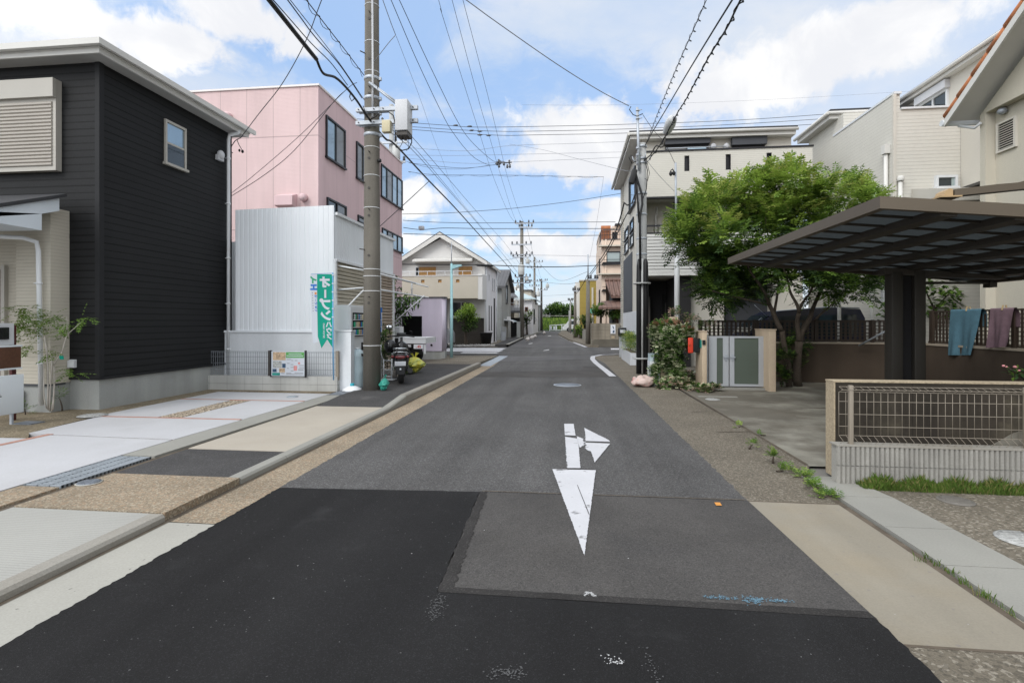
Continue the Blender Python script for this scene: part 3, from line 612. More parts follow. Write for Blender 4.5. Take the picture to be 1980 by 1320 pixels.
# ------------------------------------------------------------------ dark house (left)
XH, YH, YH2 = -7.6, 7.56, 10.80
h = thing('dark_house', 'charcoal sided two storey house with white eaves beside the white yard', 'house', (-9.8, 9.2, .1))
b = B(); b.box(-16, XH-.02, YH+.02, YH2, .05, .57); b.build('foundation', 'foundation', h)
b = B(); b.box(-16, XH, YH, YH2+.01, .60, 5.72); b.build('wall', 'dark_siding', h)
b = B(); b.box(XH-.06, XH+.02, YH-.02, YH+.07, .60, 5.70); b.build('corner_trim', 'house_trim', h); b = B(); b.box(XH-.05, XH+.018, YH2-.06, YH2+.025, .60, 5.7); b.build('corner_trim', 'house_trim', h)
b = B(); b.box(-16, XH+.02, YH-.012, YH2, .56, .605); b.box(-16, XH+.012, YH-.02, YH2+.02, .575, .59); b.build('drip_edge', 'house_trim', h)
ov = .28; xo, yo, ye = XH+ov, YH-ov, 11.05
rf = B(); rf.prism([(xo, yo, 5.87), (xo, ye, 5.87), (XH-2.6, 9.2, 6.15)], (0, 0, .02)); rf.prism([(-16, yo, 5.87), (xo, yo, 5.87), (XH-2.6, 9.2, 6.15), (-16, 9.2, 6.15)], (0, 0, .02)); rf.box(XH-.02, XH+.2, 7.5, 7.68, 5.88, 5.97)
ro = rf.build('roof', 'roof_dark', h)
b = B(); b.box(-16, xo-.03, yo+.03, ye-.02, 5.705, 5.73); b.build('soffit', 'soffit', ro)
b = B()
for z0, z1, o in ((5.70, 5.775, 0), (5.775, 5.83, .02), (5.83, 5.868, .045)):
    b.box(-16, xo+o, yo-o, yo+.03-o, z0, z1); b.box(xo-.03+o, xo+o, yo+.03-o, ye+o, z0, z1)
b.build('fascia', 'eave_white', ro)
b = B(); b.box(-16, xo+.10, yo-.10, yo-.05, 5.79, 5.885); b.box(xo+.05, xo+.10, yo-.05, ye+.12, 5.79, 5.885); b.box(-16, xo+.09, yo-.09, yo-.04, 5.785, 5.79); b.build('gutter', 'eave_white', ro)
# shuttered window on the near face
sw = B(); sw.box(-12.2, -8.28, YH-.10, YH, 3.95, 5.42); sw.box(-12.2, -8.27, YH-.16, YH-.10, 5.12, 5.42); 
so_ = sw.build('shutter_box', 'frame_taupe', h)
b = B()
for i in range(18): b.prism([(-12.1, YH-.105, 4.02+i*.058), (-12.1, YH-.122, 4.035+i*.058), (-12.1, YH-.122, 4.06+i*.058), (-12.1, YH-.105, 4.075+i*.058)], (3.76, 0, 0))
b.build('shutter_curtain', 'shutter_taupe', so_)
dw = window(h, 'x', XH, 1, onX(317, 280, XH).y, onX(358, 280, XH).y, onX(318, 318, XH).z, onX(318, 230, XH).z, 'frame_taupe', None, .045, .035, 0, .5, True, ['sky_glass'])
b = B(); z_, zz_ = onX(318, 318, XH).z, onX(318, 230, XH).z; b.box(XH+.014, XH+.022, onX(317, 280, XH).y+.05, onX(358, 280, XH).y-.05, z_+.05, (z_+zz_)/2-.02); b.build('lower_sash', 'glass', dw)
b = B(); b.box(XH-.01, XH+.0215, onX(340, 280, XH).y, onX(358, 280, XH).y-.05, z_+.05, (z_+zz_)/2-.02); b.build('blind', 'interior_dark', dw)
def pipe(par, pts, r=.035, mat='white_paint', clips=(), name='downpipe'):
    b = B(); b.tube(pts, r, 10)
    for c in clips: b.cyl(Vector(c)-Vector((0, 0, .015)), Vector(c)+Vector((0, 0, .015)), r*1.35, n=10); b.tube([c, (c[0]-.07, c[1]-.02, c[2])], .008, 5)
    return b.build(name, mat, par)
yd = onX(441, 500, XH+.08).y
pipe(h, [(XH+.28, yd+.1, 5.75), (XH+.26, yd+.08, 5.68), (XH+.1, yd+.02, 5.62), (XH+.09, yd, 5.5), (XH+.09, yd, .12)], .036, clips=[(XH+.09, yd, z) for z in (5.1, 4.1, 2.9, 1.9, .9)])
b = B(); b.ell((XH+.06, onX(422, 300, XH).y, onX(422, 300, XH).z), (.07, .09, .1), 12, 8); b.box(XH, XH+.07, onX(422, 300, XH).y-.09, onX(422, 300, XH).y+.09, onX(422, 300, XH).z-.12, onX(422, 300, XH).z-.01); b.build('vent_hood', 'grey_box', h)
p = onY(142, 703, YH); b = B(); b.prism([(p.x-.06, YH, p.z+.07), (p.x-.06, YH-.05, p.z+.05), (p.x-.06, YH-.05, p.z-.06), (p.x-.06, YH, p.z-.06)], (.12, 0, 0)); b.box(p.x-.02, p.x+.05, YH-.06, YH-.05, p.z-.05, p.z-.01); b.build('socket_cover', 'white_paint', h)
# porch
YC = 7.25
b = B(); b.box(-8.75, -8.14, YC, 8.2, .52, 3.3); b.box(-16, -8.75, 7.46, 7.56, .5, 3.2); b.build('porch_wall', 'cream_siding', h)
b = B(); b.box(-8.73, -8.16, YC+.02, 8.2, .05, .52); b.build('porch_base', 'foundation', h)
b = B(); b.box(-8.74, -8.145, YC-.012, 7.5, .49, .52); b.build('drip_edge', 'charcoal_panel', h)
dr = B(); dr.box(-10.3, -9.22, 7.41, 7.46, .3, 2.35); do = dr.build('door', 'door_red', h); b = B(); b.box(-9.22, -9.15, 7.40, 7.46, .3, 2.42); b.build('door_frame', 'frame_taupe', do)
cp = B(); XP = -7.95
cp.prism([(XP, 5.4, 2.72), (XP, 7.22, 3.43), (XP, 7.22, 3.23), (XP, 6.95, 3.13), (XP, 6.95, 2.88), (XP, 5.4, 2.88)][::-1], (-4, 0, 0)); co_ = cp.build('porch_canopy', 'canopy_white', h)
b = B(); b.prism([(XP+.05, 5.36, 2.72), (XP+.05, 7.3, 3.47), (XP+.05, 7.3, 3.52), (XP+.05, 5.36, 2.77)][::-1], (-4.2, 0, 0)); b.build('canopy_roof', 'roof_dark', co_)
pipe(h, [(-9.6, 6.6, 2.82), (-8.45, 7.1, 2.80), (-8.28, 7.16, 2.74), (-8.26, 7.17, 2.6), (-8.22, 7.18, .2)], .033, clips=[(-8.25, 7.17, 2.1), (-8.23, 7.18, .85)])
b = B(); b.box(-8.75, -8.62, 7.18, 7.24, .1, .42); b.build('wall_cover', 'foundation', h)
# entrance boards
e = thing('notice_board', 'white notice board on short metal legs before the dark house', 'notice board', (-7.75, 5.8, .08))
b = B(); b.obox((-7.75, 5.78, .49), (.035, 1.46, .54), m=0, bev=.004); bo = b.build('panel', 'white_board', e)
tb = B()
for y0, y1, z in ((6.1, 6.17, .58), (6.12, 6.2, .50), (6.02, 6.22, .475), (5.4, 5.9, .58), (5.4, 5.95, .49)): tb.box(-7.733, -7.729, y0, y1, z, z+.012)
tb.build('lettering', 'black_frame', bo)
for y in (5.1, 6.35): b = B(); b.box(-7.77, -7.735, y, y+.025, .07, .24); b.build('leg', 'galv', e)
e = thing('entrance_panel', 'brown entrance panel with pale rims and grey intercom box above', 'gate panel', (-8.05, 6., .08))
b = B(); b.obox((-8.0, 5.90, .99), (.05, 1.55, .30), m=0); b.build('panel', 'brown_board', e)
b = B(); b.box(-8.03, -7.968, 5.11, 6.69, 1.14, 1.165); b.box(-8.03, -7.968, 5.11, 6.69, .815, .84); b.build('rim', 'white_board', e)
b = B(); b.box(-8.1, -8.0, 5.9, 6.60, 1.17, 1.48); ib = b.build('intercom_box', 'grey_box', e)
b = B(); b.box(-7.998, -7.98, 6.28, 6.52, 1.25, 1.42); b.build('screen', 'black_gloss', ib)
for y in (5.3, 6.63): b = B(); b.box(-8.08, -8.035, y-.03, y+.03, .07, 1.45); b.build('post', 'door_red', e)
# ------------------------------------------------------------------ pink building
XK, YK, YK2 = -8., 15.6, 23.75
h = thing('pink_building', 'pink three storey building with dark framed windows behind the white shed', 'building', (-12, 19.6, 0))
b = B(); b.box(-19, XK-.004, YK, YK2, 0, 8.98); b.build('wall', 'pink_wall', h)
b = B(); b.box(XK-.004, XK+.02, YK+.0, YK2, 0, 8.98); b.build('street_wall', 'pink_wall_side', h)
b = B(); b.box(-19.05, XK+.06, YK-.04, YK+.1, 8.98, 9.04); b.box(XK-.08, XK+.06, YK+.1, YK2+.04, 8.98, 9.04); b.box(-19, XK-.1, YK+.1, YK2, 8.9, 9.0); b.build('parapet_cap', 'pink_trim', h)
def wx(px0, py_b, px1, py_t, X): return onX(px0, 300, X).y, onX(px1, 300, X).y, onX(px0, py_b, X).z, onX(px0, py_t, X).z
for args, gl, mul in ((wx(628, 305, 665, 222, XK), ['sky_glass', 'curtain_glass'], 1), (wx(687, 345, 712, 273, XK), ['curtain_glass', 'sky_glass'], 1), (wx(630, 425, 667, 381, XK), ['glass', 'curtain_glass'], 1), (wx(690, 430, 712, 415, XK), ['curtain_glass'], 0)):
    window(h, 'x', XK+.02, 1, *args, 'black_frame', None, .06, .06, mul, None, True, gl)
for args in (wx(735, 380, 776, 316, XK), wx(737, 475, 776, 440, XK)):
    window(h, 'x', XK+.02, 1, args[0], YK2-.03, args[2], args[3], 'black_frame', None, .05, .06, 3, None, True, ['sky_glass', 'curtain_glass', 'sky_glass', 'sky_glass'])
for px, py, r in ((443, 227, .13), (589, 383, .12)):
    p = onY(px, py, YK); b = B(); b.lathe([(r, 0), (r, -.16), (r*.7, -.22), (.001, -.22)], (p.x, YK, p.z), 14, 0, 'y'); b.build('vent_cap', 'pink_wall_side', h)
p = onY(557, 388, YK); b = B(); b.prism([(p.x-.3, YK, p.z+.2), (p.x-.3, YK-.28, p.z+.1), (p.x-.3, YK-.3, p.z-.2), (p.x-.3, YK, p.z-.24)], (.6, 0, 0)); b.build('vent_hood', 'pink_wall_side', h)
# ------------------------------------------------------------------ white corrugated shed with shutters
XS, YS, YS2 = -5.08, 10.62, 14.35
h = thing('corrugated_shed', 'white corrugated metal shed with shutters facing the street beside the pole', 'shed', (-6.5, 12.4, .1))
def corrug(b, a, c, z0a, z1a, z0c, z1c, pitch=.105, dep=.009, nrm=(0, -1, 0)):
    a = Vector((*a, 0)); c = Vector((*c, 0)); n = int((c-a).length/pitch); nv = Vector(nrm)*dep; prof = []
    for i in range(n):
        for u, dd in ((0, 0), (.12, 1), (.80, 1), (.92, 0)): prof.append(((i+u)/n, dd))
    prof.append((1., 0)); vs = []
    for u, dd in prof:
        p = a.lerp(c, u)+nv*dd; vs += [(p.x, p.y, z0a+(z0c-z0a)*u), (p.x, p.y, z1a+(z1c-z1a)*u)]
    b.add(vs, [(2*i, 2*i+2, 2*i+3, 2*i+1) for i in range(len(prof)-1)])
zt = onY(640, 397, YS).z; zl = onY(458, 406, YS).z
b = B(); x3 = onY(455, 500, YS).x
corrug(b, (x3, YS), (XS, YS), 1.30, zl, 1.30, zt); corrug(b, (x3-1., YS+.25), (x3, YS+.25), 1.30, 3.3, 1.30, 3.3)
b.box(x3, XS-.02, YS+.005, YS+.06, 1.28, zl); b.box(x3-1, x3, YS+.26, YS+.3, 1.28, 3.3); b.build('front_cladding', 'white_metal', h)
b = B(); b.box(x3-1, XS, YS-.01, YS+.1, 0, 1.28); b.build('plinth', 'white_wall', h)
b = B(); b.box(x3-1., XS+.02, YS-.04, YS+.02, 1.27, 1.31); b.build('flashing', 'white_metal', h)
za, zb = onX(646, 415, XS).z, 2.86
b = B(); corrug(b, (XS, YS+.04), (XS, YS2), zb, za, zb, za, .10, .009, (1, 0, 0)); b.box(XS-.06, XS-.005, YS+.02, YS2, zb, za); b.build('side_cladding', 'white_metal', h)
b = B(); b.box(XS-.08, XS+.06, YS+.04, YS2+.03, za, za+.06); b.box(XS-.05, XS+.05, YS+.03, YS2+.02, zb-.05, zb+.0); b.build('edge_trim', 'white_paint', h)
b = B(); b.box(x3-1, XS-.1, YS+.3, YS2, 3.2, 3.3); b.box(x3-1, XS-.1, YS2-.05, YS2, 0, 3.9); b.build('roof', 'white_metal', h)
def shutter(y0, y1, z0, z1, mat):
    b = B(); n = int((z1-z0)/.085)
    for i in range(n):
        z = z0+i*.085; b.prism([(XS-.05, y0, z), (XS+.0, y0, z+.012), (XS+.012, y0, z+.055), (XS-.01, y0, z+.078), (XS-.05, y0, z+.078)], (0, y1-y0, 0))
    b.box(XS-.07, XS-.045, y0, y1, z0, z1); return b.build('shutter', mat, h)
shutter(YS+.12, 12.55, .15, 2.82, 'shutter_beige'); shutter(12.72, 13.25, .15, 2.82, 'shutter_brown'); shutter(13.31, YS2-.05, .15, 2.82, 'shutter_brown')
b = B(); 
for y in (YS+.05, 12.63, 13.28, YS2-.02): b.box(XS-.06, XS+.03, y-.06 if y > 11 else y-.04, y+.05, 0, 2.86)
b.build('post', 'white_paint', h)
aw = thing('awning_frame', 'bare white awning frame with diagonal stays on the shuttered shed', 'awning frame', (XS, 12.5, 2.4))
b = B(); 
def bar(b, a, c, r=.018): b.tube([a, c], r, 6)
bar(b, (XS+.03, YS+.15, 2.72), (XS+.62, YS+.25, 2.62)); bar(b, (XS+.62, YS+.25, 2.62), (XS+.62, YS+.25, 2.25)); bar(b, (XS+.04, YS+.15, 2.2), (XS+.62, YS+.25, 2.25)); bar(b, (XS+.62, YS+.25, 2.25), (XS+.05, YS+.1, 1.62))
bar(b, (XS+.62, YS+.25, 2.62), (XS+.64, 14.9, 2.6), .025); bar(b, (XS+.62, YS+.25, 2.25), (XS+.64, 14.9, 2.25), .02)
b.build('front_rail', 'white_paint', aw)
b = B(); bar(b, (XS+.03, 14.3, 2.75), (XS+1.0, 14.5, 2.5), .022); bar(b, (XS+.03, 14.3, 2.35), (XS+1.0, 14.5, 2.2), .02); bar(b, (XS+.9, 14.4, 2.25), (XS+.05, 14.3, 1.5), .016); bar(b, (XS+.55, 14.35, 2.65), (XS+.55, 14.35, 2.28), .02); b.build('bracket', 'white_paint', aw)
# low block wall with wire fence and poster
xw0, xw1, yw = onY(450, 740, 10.1).x-.6, onY(651, 740, 10.1).x, 10.12
h = thing('low_block_wall', 'low pale block wall with wire fence on top before the white shed', 'wall', (-5.9, yw, .08))
b = B(); b.box(xw0, xw1, yw, yw+.12, .05, .37); b.build('blocks', 'block_pale', h)
fb = B()
for i in range(int((xw1-xw0)/.05)): fb.box(xw0+i*.05, xw0+i*.05+.006, yw+.057, yw+.063, .40, .87)
for z in (.40, .50, .63, .76, .85, .875): fb.box(xw0, xw1, yw+.052, yw+.057, z, z+.007)
fb.build('mesh_panel', 'wire_grey', h)
for px in (519, 650): x = onY(px, 700, yw).x; b = B(); b.box(x-.03, x+.03, yw+.03, yw+.09, .3, .9); b.build('post', 'dark_band' if px < 600 else 'wire_brown', h)
h = thing('white_pier', 'short white rendered pier with a stained foot beside the vending machines', 'pier', (-4.68, 10.3, .1))
b = B(); b.box(-4.86, -4.53, 10.24, 10.42, .08, 1.30); b.build('pier', 'white_wall', h)
b = B(); b.box(-4.88, -4.51, 10.22, 10.44, 1.30, 1.325); b.build('cap', 'white_paint', h)
# poster board
x0, x1 = onY(524, 700, yw-.06).x, onY(589, 700, yw-.06).x; y = yw-.05; h = thing('poster_board', 'colourful property poster in a black sided frame hung on the wire fence', 'poster', (.5*(x0+x1), y, .4))
b = B(); b.box(x0, x1, y, y+.02, .385, .89); po = b.build('sheet', 'white_cloth', h)
b = B(); b.box(x0-.02, x0, y-.015, y+.03, .36, .91); b.box(x1, x1+.025, y-.015, y+.03, .36, .91); b.build('frame_side', 'black_frame', h)
W = x1-x0; pr_ = B()
def prt(u0, u1, v0, v1, m, d=.003): pr_.box(x0+u0*W, x0+u1*W, y-d, y+.001, .385+v0*.505, .385+v1*.505, m)
mats = ['print_photo', 'print_green', 'print_grey', 'print_navy', 'print_teal', 'grey_ink', 'pink_ink', 'white_cloth']
prt(.05, .43, .64, .97, 0); prt(.44, .98, .74, .97, 1); prt(.05, .31, .33, .60, 2); prt(.33, .43, .33, .5, 3); prt(.04, .16, .15, .28, 3); prt(.24, .41, .14, .31, 0); prt(.03, .26, .02, .12, 4)
for u0, u1, v in ((.46, .6, .66), (.7, .78, .62), (.6, .66, .62), (.47, .55, .5), (.58, .66, .45), (.82, .97, .42), (.58, .7, .34), (.83, .97, .33), (.47, .52, .3), (.58, .66, .2), (.3, .4, .09), (.45, .95, .06), (.45, .6, .1), (.7, .95, .12), (.8, .96, .22), (.8, .96, .26)): prt(u0, u1, v, v+.025, 5)
prt(.67, .77, .22, .42, 6); prt(.80, .86, .48, .56, 6); prt(.52, .9, .88, .905, 7, .005); prt(.46, .95, .8, .83, 7, .005)
pr_.build('printing', mats, po)
# banner seen from behind, lettering reversed
yb = 10.0; xr = onY(644, 600, yb).x; xl = onY(604, 600, yb).x; xm = onY(615, 600, yb).x
h = thing('banner', 'tall green and white advertising banner with reversed white lettering on a blue pole', 'banner', (xr, yb, .3))
zT, zB = onY(640, 530, yb).z, onY(640, 672, yb).z; zn = onY(635, 655, yb).z
b = B(); bl = Vector((0, .004, 0))
def bq(px, py): q_ = onY(px, py, yb); return (q_.x, q_.z)
def cloth(poly, m): b.prism([(p[0], yb, p[1]) for p in [bq(*c) for c in poly]], (0, .006, 0), m)
cloth([(613, 530), (632, 530), (632.5, 656), (621.5, 673), (614.5, 650), (613.5, 600)], 0); cloth([(632.02, 530), (645, 530), (644.5, 600), (643, 672), (632.52, 656)], 0)
cloth([(600, 531), (612.9, 530), (613.4, 600), (614.3, 650), (617, 660), (606, 664), (602.5, 640), (602, 600)], 1)
bc = b.build('cloth', ['teal_cloth', 'white_cloth'], h)
tb = B(); yt = yb-.003
def bp_(px, py): q_ = onY(px, py, yt); return (q_.x, yt, q_.z)
for ch, px, py in (('オ', 628, 547), ('|', 629, 568), ('プ', 629.5, 590), ('ン', 630.5, 611)):
    lb = B()
    if ch == '|': q = bp_(px, py); lb.box(q[0]-.020, q[0]+.020, yt-.002, yt, q[2]-.085, q[2]+.085)
    else: put_text(lb, ch, .24, bp_(px, py), (1, 0, 0), (0, 0, 1), 0, .013, True)
    lb.build('letter', 'white_cloth', bc)
for ch, py in (('ハ', 628), ('ウ', 640), ('ス', 651.5)): lb = B(); put_text(lb, ch, .135, bp_(636, py), (1, 0, 0), (0, 0, 1), 0, .006, True); lb.build('letter', 'white_cloth', bc)
put_text(tb, 'OPEN HOUSE', .05, bp_(626.5, 639), (0, 0, -1), (-1, 0, 0), 0, .001, False)
put_text(tb, 'イ', .15, bp_(605.5, 542), (1, 0, 0), (0, 0, 1), 1, .01, True); put_text(tb, 'エ', .15, bp_(606.5, 556), (1, 0, 0), (0, 0, 1), 2, .012, True)
for i, ch in enumerate('ステーション'):
    q = bp_(610.3+.2*i, 567+6.6*i)
    if i == 0: tb.box(q[0]-.022, q[0]+.022, yt-.002, yt, q[2]-.022, q[2]+.022, 3)
    elif ch == 'ー': tb.box(q[0]-.005, q[0]+.005, yt-.002, yt, q[2]-.024, q[2]+.024, 2)
    else: put_text(tb, ch, .064, q, (1, 0, 0), (0, 0, 1), 2, .003, True)
for i in range(8): q = bp_(604.2+.2*i, 566+5*i); tb.box(q[0]-.008, q[0]+.008, yt-.002, yt, q[2]-.010, q[2]+.010, 4)
tb.build('lettering', ['white_cloth', 'green_ink', 'blue_ink', 'orange_ink', 'grey_ink'], bc)
b = B(); b.tube([(xr+.012, yb, .32), (xr, yb, 1.0), (xr-.005, yb, zT+.03)], .013, 8); b.tube([(xr, yb, zT+.02), (xl-.03, yb, zT+.005)], .006, 6); b.build('pole', 'banner_pole_blue', h)
b = B()
for i in range(6): z = zT-.02-i*.17; b.box(xr-.02, xr+.025, yb-.014, yb+.016, z-.012, z+.012)
b.build('loop', 'white_cloth', h)
h = thing('banner_weight', 'white plastic water filled banner base with a cyan cap at the pole foot', 'banner base', (-4.45, 9.86, .1))
p = onZ(681, 755, .1); b = B(); b.lathe([(.185, 0), (.195, .02), (.185, .05), (.10, .095), (.05, .11)], (p.x, p.y, .09), 10); b.build('base', 'white_paint', h); b = B(); b.cyl((p.x, p.y, .19), (p.x, p.y, .25), .045, .04, 14); b.build('cap', 'cyan_cap', h)
h = thing('plastic_tank', 'tall cloudy blue grey plastic tank standing before the second vending machine', 'tank', (-4.45, 10.6, .1))
p = onZ(689, 750, .1); c = (p.x, p.y+.06, .1); b = B(); b.lathe([(0.122, 0.0), (0.132, 0.031), (0.129, 0.312), (0.135, 0.343), (0.129, 0.374), (0.132, 0.645), (0.137, 0.676), (0.125, 0.728), (0.099, 0.79), (0.053, 0.822)], c, 22); b.build('body', 'tank_plastic', h); b = B(); b.lathe([(.05, .82), (.05, .855), (.02, .86)], c, 16); b.build('lid', 'white_paint', h); b = B(); b.obox((c[0]+.12, c[1]-.05, .80), (.04, .04, .06), bev=.01); b.build('handle', 'black_rubber', h)
# vending machines
def vending(yc, label, hdr):
    t = thing('vending_machine', label, 'vending machine', (-4.85, yc, .1), 'vending machines before the shutters')
    x = -4.70; w = .46
    b = B(); b.box(XS+.03, x, yc-w, yc+w, .10, 1.86); b.build('cabinet', 'white_paint', t)
    b = B(); b.box(x+.001, x+.03, yc-w+.02, yc+w-.02, .62, 1.83); b.box(x+.001, x+.03, yc-w+.02, yc+w-.02, .14, .6); dp = b.build('door', 'white_paint', t)
    g = B(); g.box(x+.03, x+.036, yc-w+.12, yc+w-.16, 1.18, 1.70); sw_ = g.build('display_window', 'interior_dark', t)
    cans = B(); cr = random.Random(int(yc*10)); cm_ = ['print_photo', 'blue_ink', 'print_grey', 'green_ink', 'beige_box', 'print_grey', 'brown_board']
    for r in range(3):
        for i in range(9): yy = yc-w+.17+i*.056; cans.lathe([(.019, 0), (.022, .01), (.022, .10), (.017, .112)], (x+.055, yy, 1.22+r*.165), 8, cr.randrange(7))
    cans.build('drink_samples', cm_, sw_)
    sh = B()
    for r in range(3): sh.box(x+.036, x+.085, yc-w+.13, yc+w-.17, 1.205+r*.165, 1.218+r*.165)
    sh.build('shelf', 'white_paint', sw_)
    b = B(); b.prism([(x+.03, yc+w-.16, 1.1), (x+.03, yc+w-.1, 1.2), (x+.03, yc+w-.07, 1.45), (x+.03, yc+w-.10, 1.7), (x+.03, yc+w-.15, 1.76), (x+.03, yc+w-.11, 1.45)], (.008, 0, 0)); b.build('trim_strip', 'orange_ink' if hdr == 0 else 'blue_ink', t)
    b = B(); b.box(x+.03, x+.04, yc+.12, yc+.36, .86, 1.04); b.box(x+.04, x+.05, yc+.18, yc+.22, .9, 1.0); b.build('coin_panel', 'black_frame', t)
    b = B(); b.box(x+.03, x+.045, yc-.3, yc+.15, .28, .46); b.build('delivery_flap', 'dark_band', t)
    if hdr: b = B(); b.box(x+.03, x+.04, yc-w+.03, yc+w-.03, 1.73, 1.85); b.build('header', 'blue_ink', t)
vending(10.98, 'white vending machine with an orange trim strip behind the white pier', 0); vending(11.95, 'white vending machine with a blue header half hidden by the concrete pole', 1)
# ------------------------------------------------------------------ near utility pole
PX, PY = -4.03, 10.12
h = thing('utility_pole', 'tall concrete utility pole with a grey meter box beside the vending machines', 'utility pole', (PX, PY, .1))
def P(z, r=1.): return .178-.0048*z
b = B(); b.lathe([(P(0)+.0, .05), (P(3), 3), (P(6), 6), (P(9), 9), (P(12.3), 12.3)], (PX, PY, 0), 24); b.build('shaft', 'pole_concrete', h)
for z in (1.02, 2.12, 2.42, 2.56, 3.8, 4.45, 5.02, 6.55, 7.15, 7.9): b = B(); b.lathe([(P(z)+.004, z-.006), (P(z)+.008, z), (P(z)+.004, z+.006)], (PX, PY, 0), 24); b.build('strap', 'white_paint', h)
for z in (5.28, 5.72, 6.02, 6.42): b = B(); b.lathe([(P(z)+.003, z-.035), (P(z)+.014, z-.02), (P(z)+.014, z+.02), (P(z)+.003, z+.035)], (PX, PY, 0), 24, 0); b.box(PX+P(z), PX+P(z)+.05, PY-.03, PY+.03, z-.03, z+.03); b.build('band', 'galv', h)
for i, z in enumerate((2.0, 2.95, 3.75, 4.3, 4.9, 5.5, 6.2, 6.9, 7.7)):
    b = B(); s_ = -1 if i % 2 else .1; b.cyl((PX+s_*.1, PY-P(z)*.8, z), (PX+s_*.16, PY-P(z)-.07, z), .011, n=6); b.build('step_bolt', 'dark_band', h)
    b = B(); b.lathe([(.026, 0), (.026, -.02)], (PX+.0, PY-P(z)+.01, z-.12), 8, 0, 'y'); b.build('bolt_socket', 'dark_band', h)
zc = [onY(712, 213, PY-.2).z, onY(712, 238, PY-.2).z]
for z in zc:
    b = B(); x0, x1 = onY(689, 213, PY-.2).x, onY(808, 213, PY-.2).x; b.box(x0, x1, PY-.24, PY-.165, z-.037, z+.037); b.box(PX-.2, PX+.2, PY-.165, PY-.13, z-.05, z-.03)
    for u in (.05, .3, .45, .93): b.lathe([(.012, 0), (.012, -.02)], (x0+(x1-x0)*u, PY-.24, z), 6, 1, 'y')
    b.build('crossarm', ['galv', 'dark_band'], h)
b = B(); b.tube([(PX+.02, PY-.2, zc[0]+.55), onY(775, 208, PY-.2)], .022, 6); b.tube([(PX+.02, PY-.13, zc[0]+.58), onY(778, 205, PY-.12)], .018, 6); b.build('arm_brace', 'galv', h)
x0, x1, z0, z1 = onY(768, 230, PY-.3).x, onY(792, 230, PY-.3).x, onY(780, 261, PY-.3).z, onY(780, 197, PY-.3).z
b = B(); b.obox(((x0+x1)/2, PY-.28, (z0+z1)/2+.02), (x1-x0, .32, z1-z0-.05), bev=.012); mb = b.build('meter_box', 'grey_box', h); b = B(); b.box(x0+.01, x1-.01, PY-.42, PY-.14, z0-.04, z0+.02); b.build('box_base', 'dark_band', mb)
x0, x1, z0, z1 = onY(740, 240, PY-.3).x, onY(756, 240, PY-.3).x, onY(748, 257, PY-.3).z, onY(748, 234, PY-.3).z
b = B(); b.obox(((x0+x1)/2, PY-.3, (z0+z1)/2), (x1-x0, .12, z1-z0), bev=.01); b.build('junction_box', 'beige_box', h)
b = B(); b.tube([(PX+.07, PY-P(4)*.9, 5.6), (PX+.072, PY-P(6)*.9, 6.5), (PX+.06, PY-P(8)*.9, 8.), (PX+.05, PY-.13, 12)], .022, 8); b.build('conduit', 'grey_box', h)
b = B(); b.lathe([(.035, -.01), (.04, .05), (.03, .06)], (PX+P(4.6)+.0, PY-.06, onY(724, 313, PY).z), 10, 0, 'x'); b.build('mirror_clamp', 'black_rubber', h)
q = lambda x, y: onY(x, y, PY-.3)
b = B(); b.tube([q(715, 232), q(725, 226), q(735, 218), (q(752, 217)), q(761, 224), q(764, 240), q(764, 275)], .012, 6); b.build('cable_loop', 'black_rubber', h)
b = B(); b.tube([q(796, 262), q(796, 276), q(790, 288), q(778, 291), q(765, 284)], .011, 6); b.build('cable_loop', 'black_rubber', h)
b = B(); b.tube([q(778, 262), q(778, 276), q(774, 284)], .006, 5); b.build('cable_loop', 'black_rubber', h)
b = B(); b.tube([q(789, 262), q(790, 285), q(786, 292)], .005, 5); b.build('cable_loop', 'black_rubber', h)
b = B(); b.tube([q(678, 178), q(676, 188), q(680, 196), q(686, 190)], .010, 6); b.build('cable_loop', 'black_rubber', h)
b = B(); b.tube([q(724, 160), q(730, 165), q(730, 172)], .006, 5); b.build('cable_loop', 'black_rubber', h)
b = B(); b.tube([q(724, 196), q(731, 203), q(726, 208)], .006, 5); b.build('cable_loop', 'black_rubber', h)
b = B(); b.tube([q(709, 226), q(706, 215), q(702, 205)], .009, 6); b.build('cable_loop', 'black_rubber', h)
b = B(); 
for z in (11.9, 11.2): b.box(PX-1., PX+1., PY-.2, PY-.12, z-.04, z+.04)
b.build('crossarm', 'galv', h)
# ------------------------------------------------------------------ scooter seen from behind
sx, sy, sz = -3.88, 11.55, .145
h = thing('scooter', 'black motor scooter parked on the pavement behind the concrete pole with white number plate', 'scooter', (sx, sy, sz))
h.rotation_euler = (0, 0, R(17)); lean = .05
def S(x, y, z): return (sx+x+lean*z*-.6, sy+y, sz+z)
b = B(); b.tube([S(0, -.72+.0, .20)]*1+[S(0, -.719, .20)], .01, 6)
def wheel(y, r=.20, w=.11):
    b = B(); b.lathe([(r*.62, -w*.45), (r*.9, -w*.5), (r, -w*.25), (r, w*.25), (r*.9, w*.5), (r*.62, w*.45)], S(0, y, r), 22, 0, 'x'); wo = b.build('wheel', 'tyre', h)
    b = B(); b.lathe([(r*.62, -w*.3), (.03, -w*.2), (.03, w*.2), (r*.62, w*.3)], S(0, y, r), 16, 0, 'x'); b.build('rim', 'rim', wo)
wheel(-.50, .22, .12); wheel(.72, .22, .11)
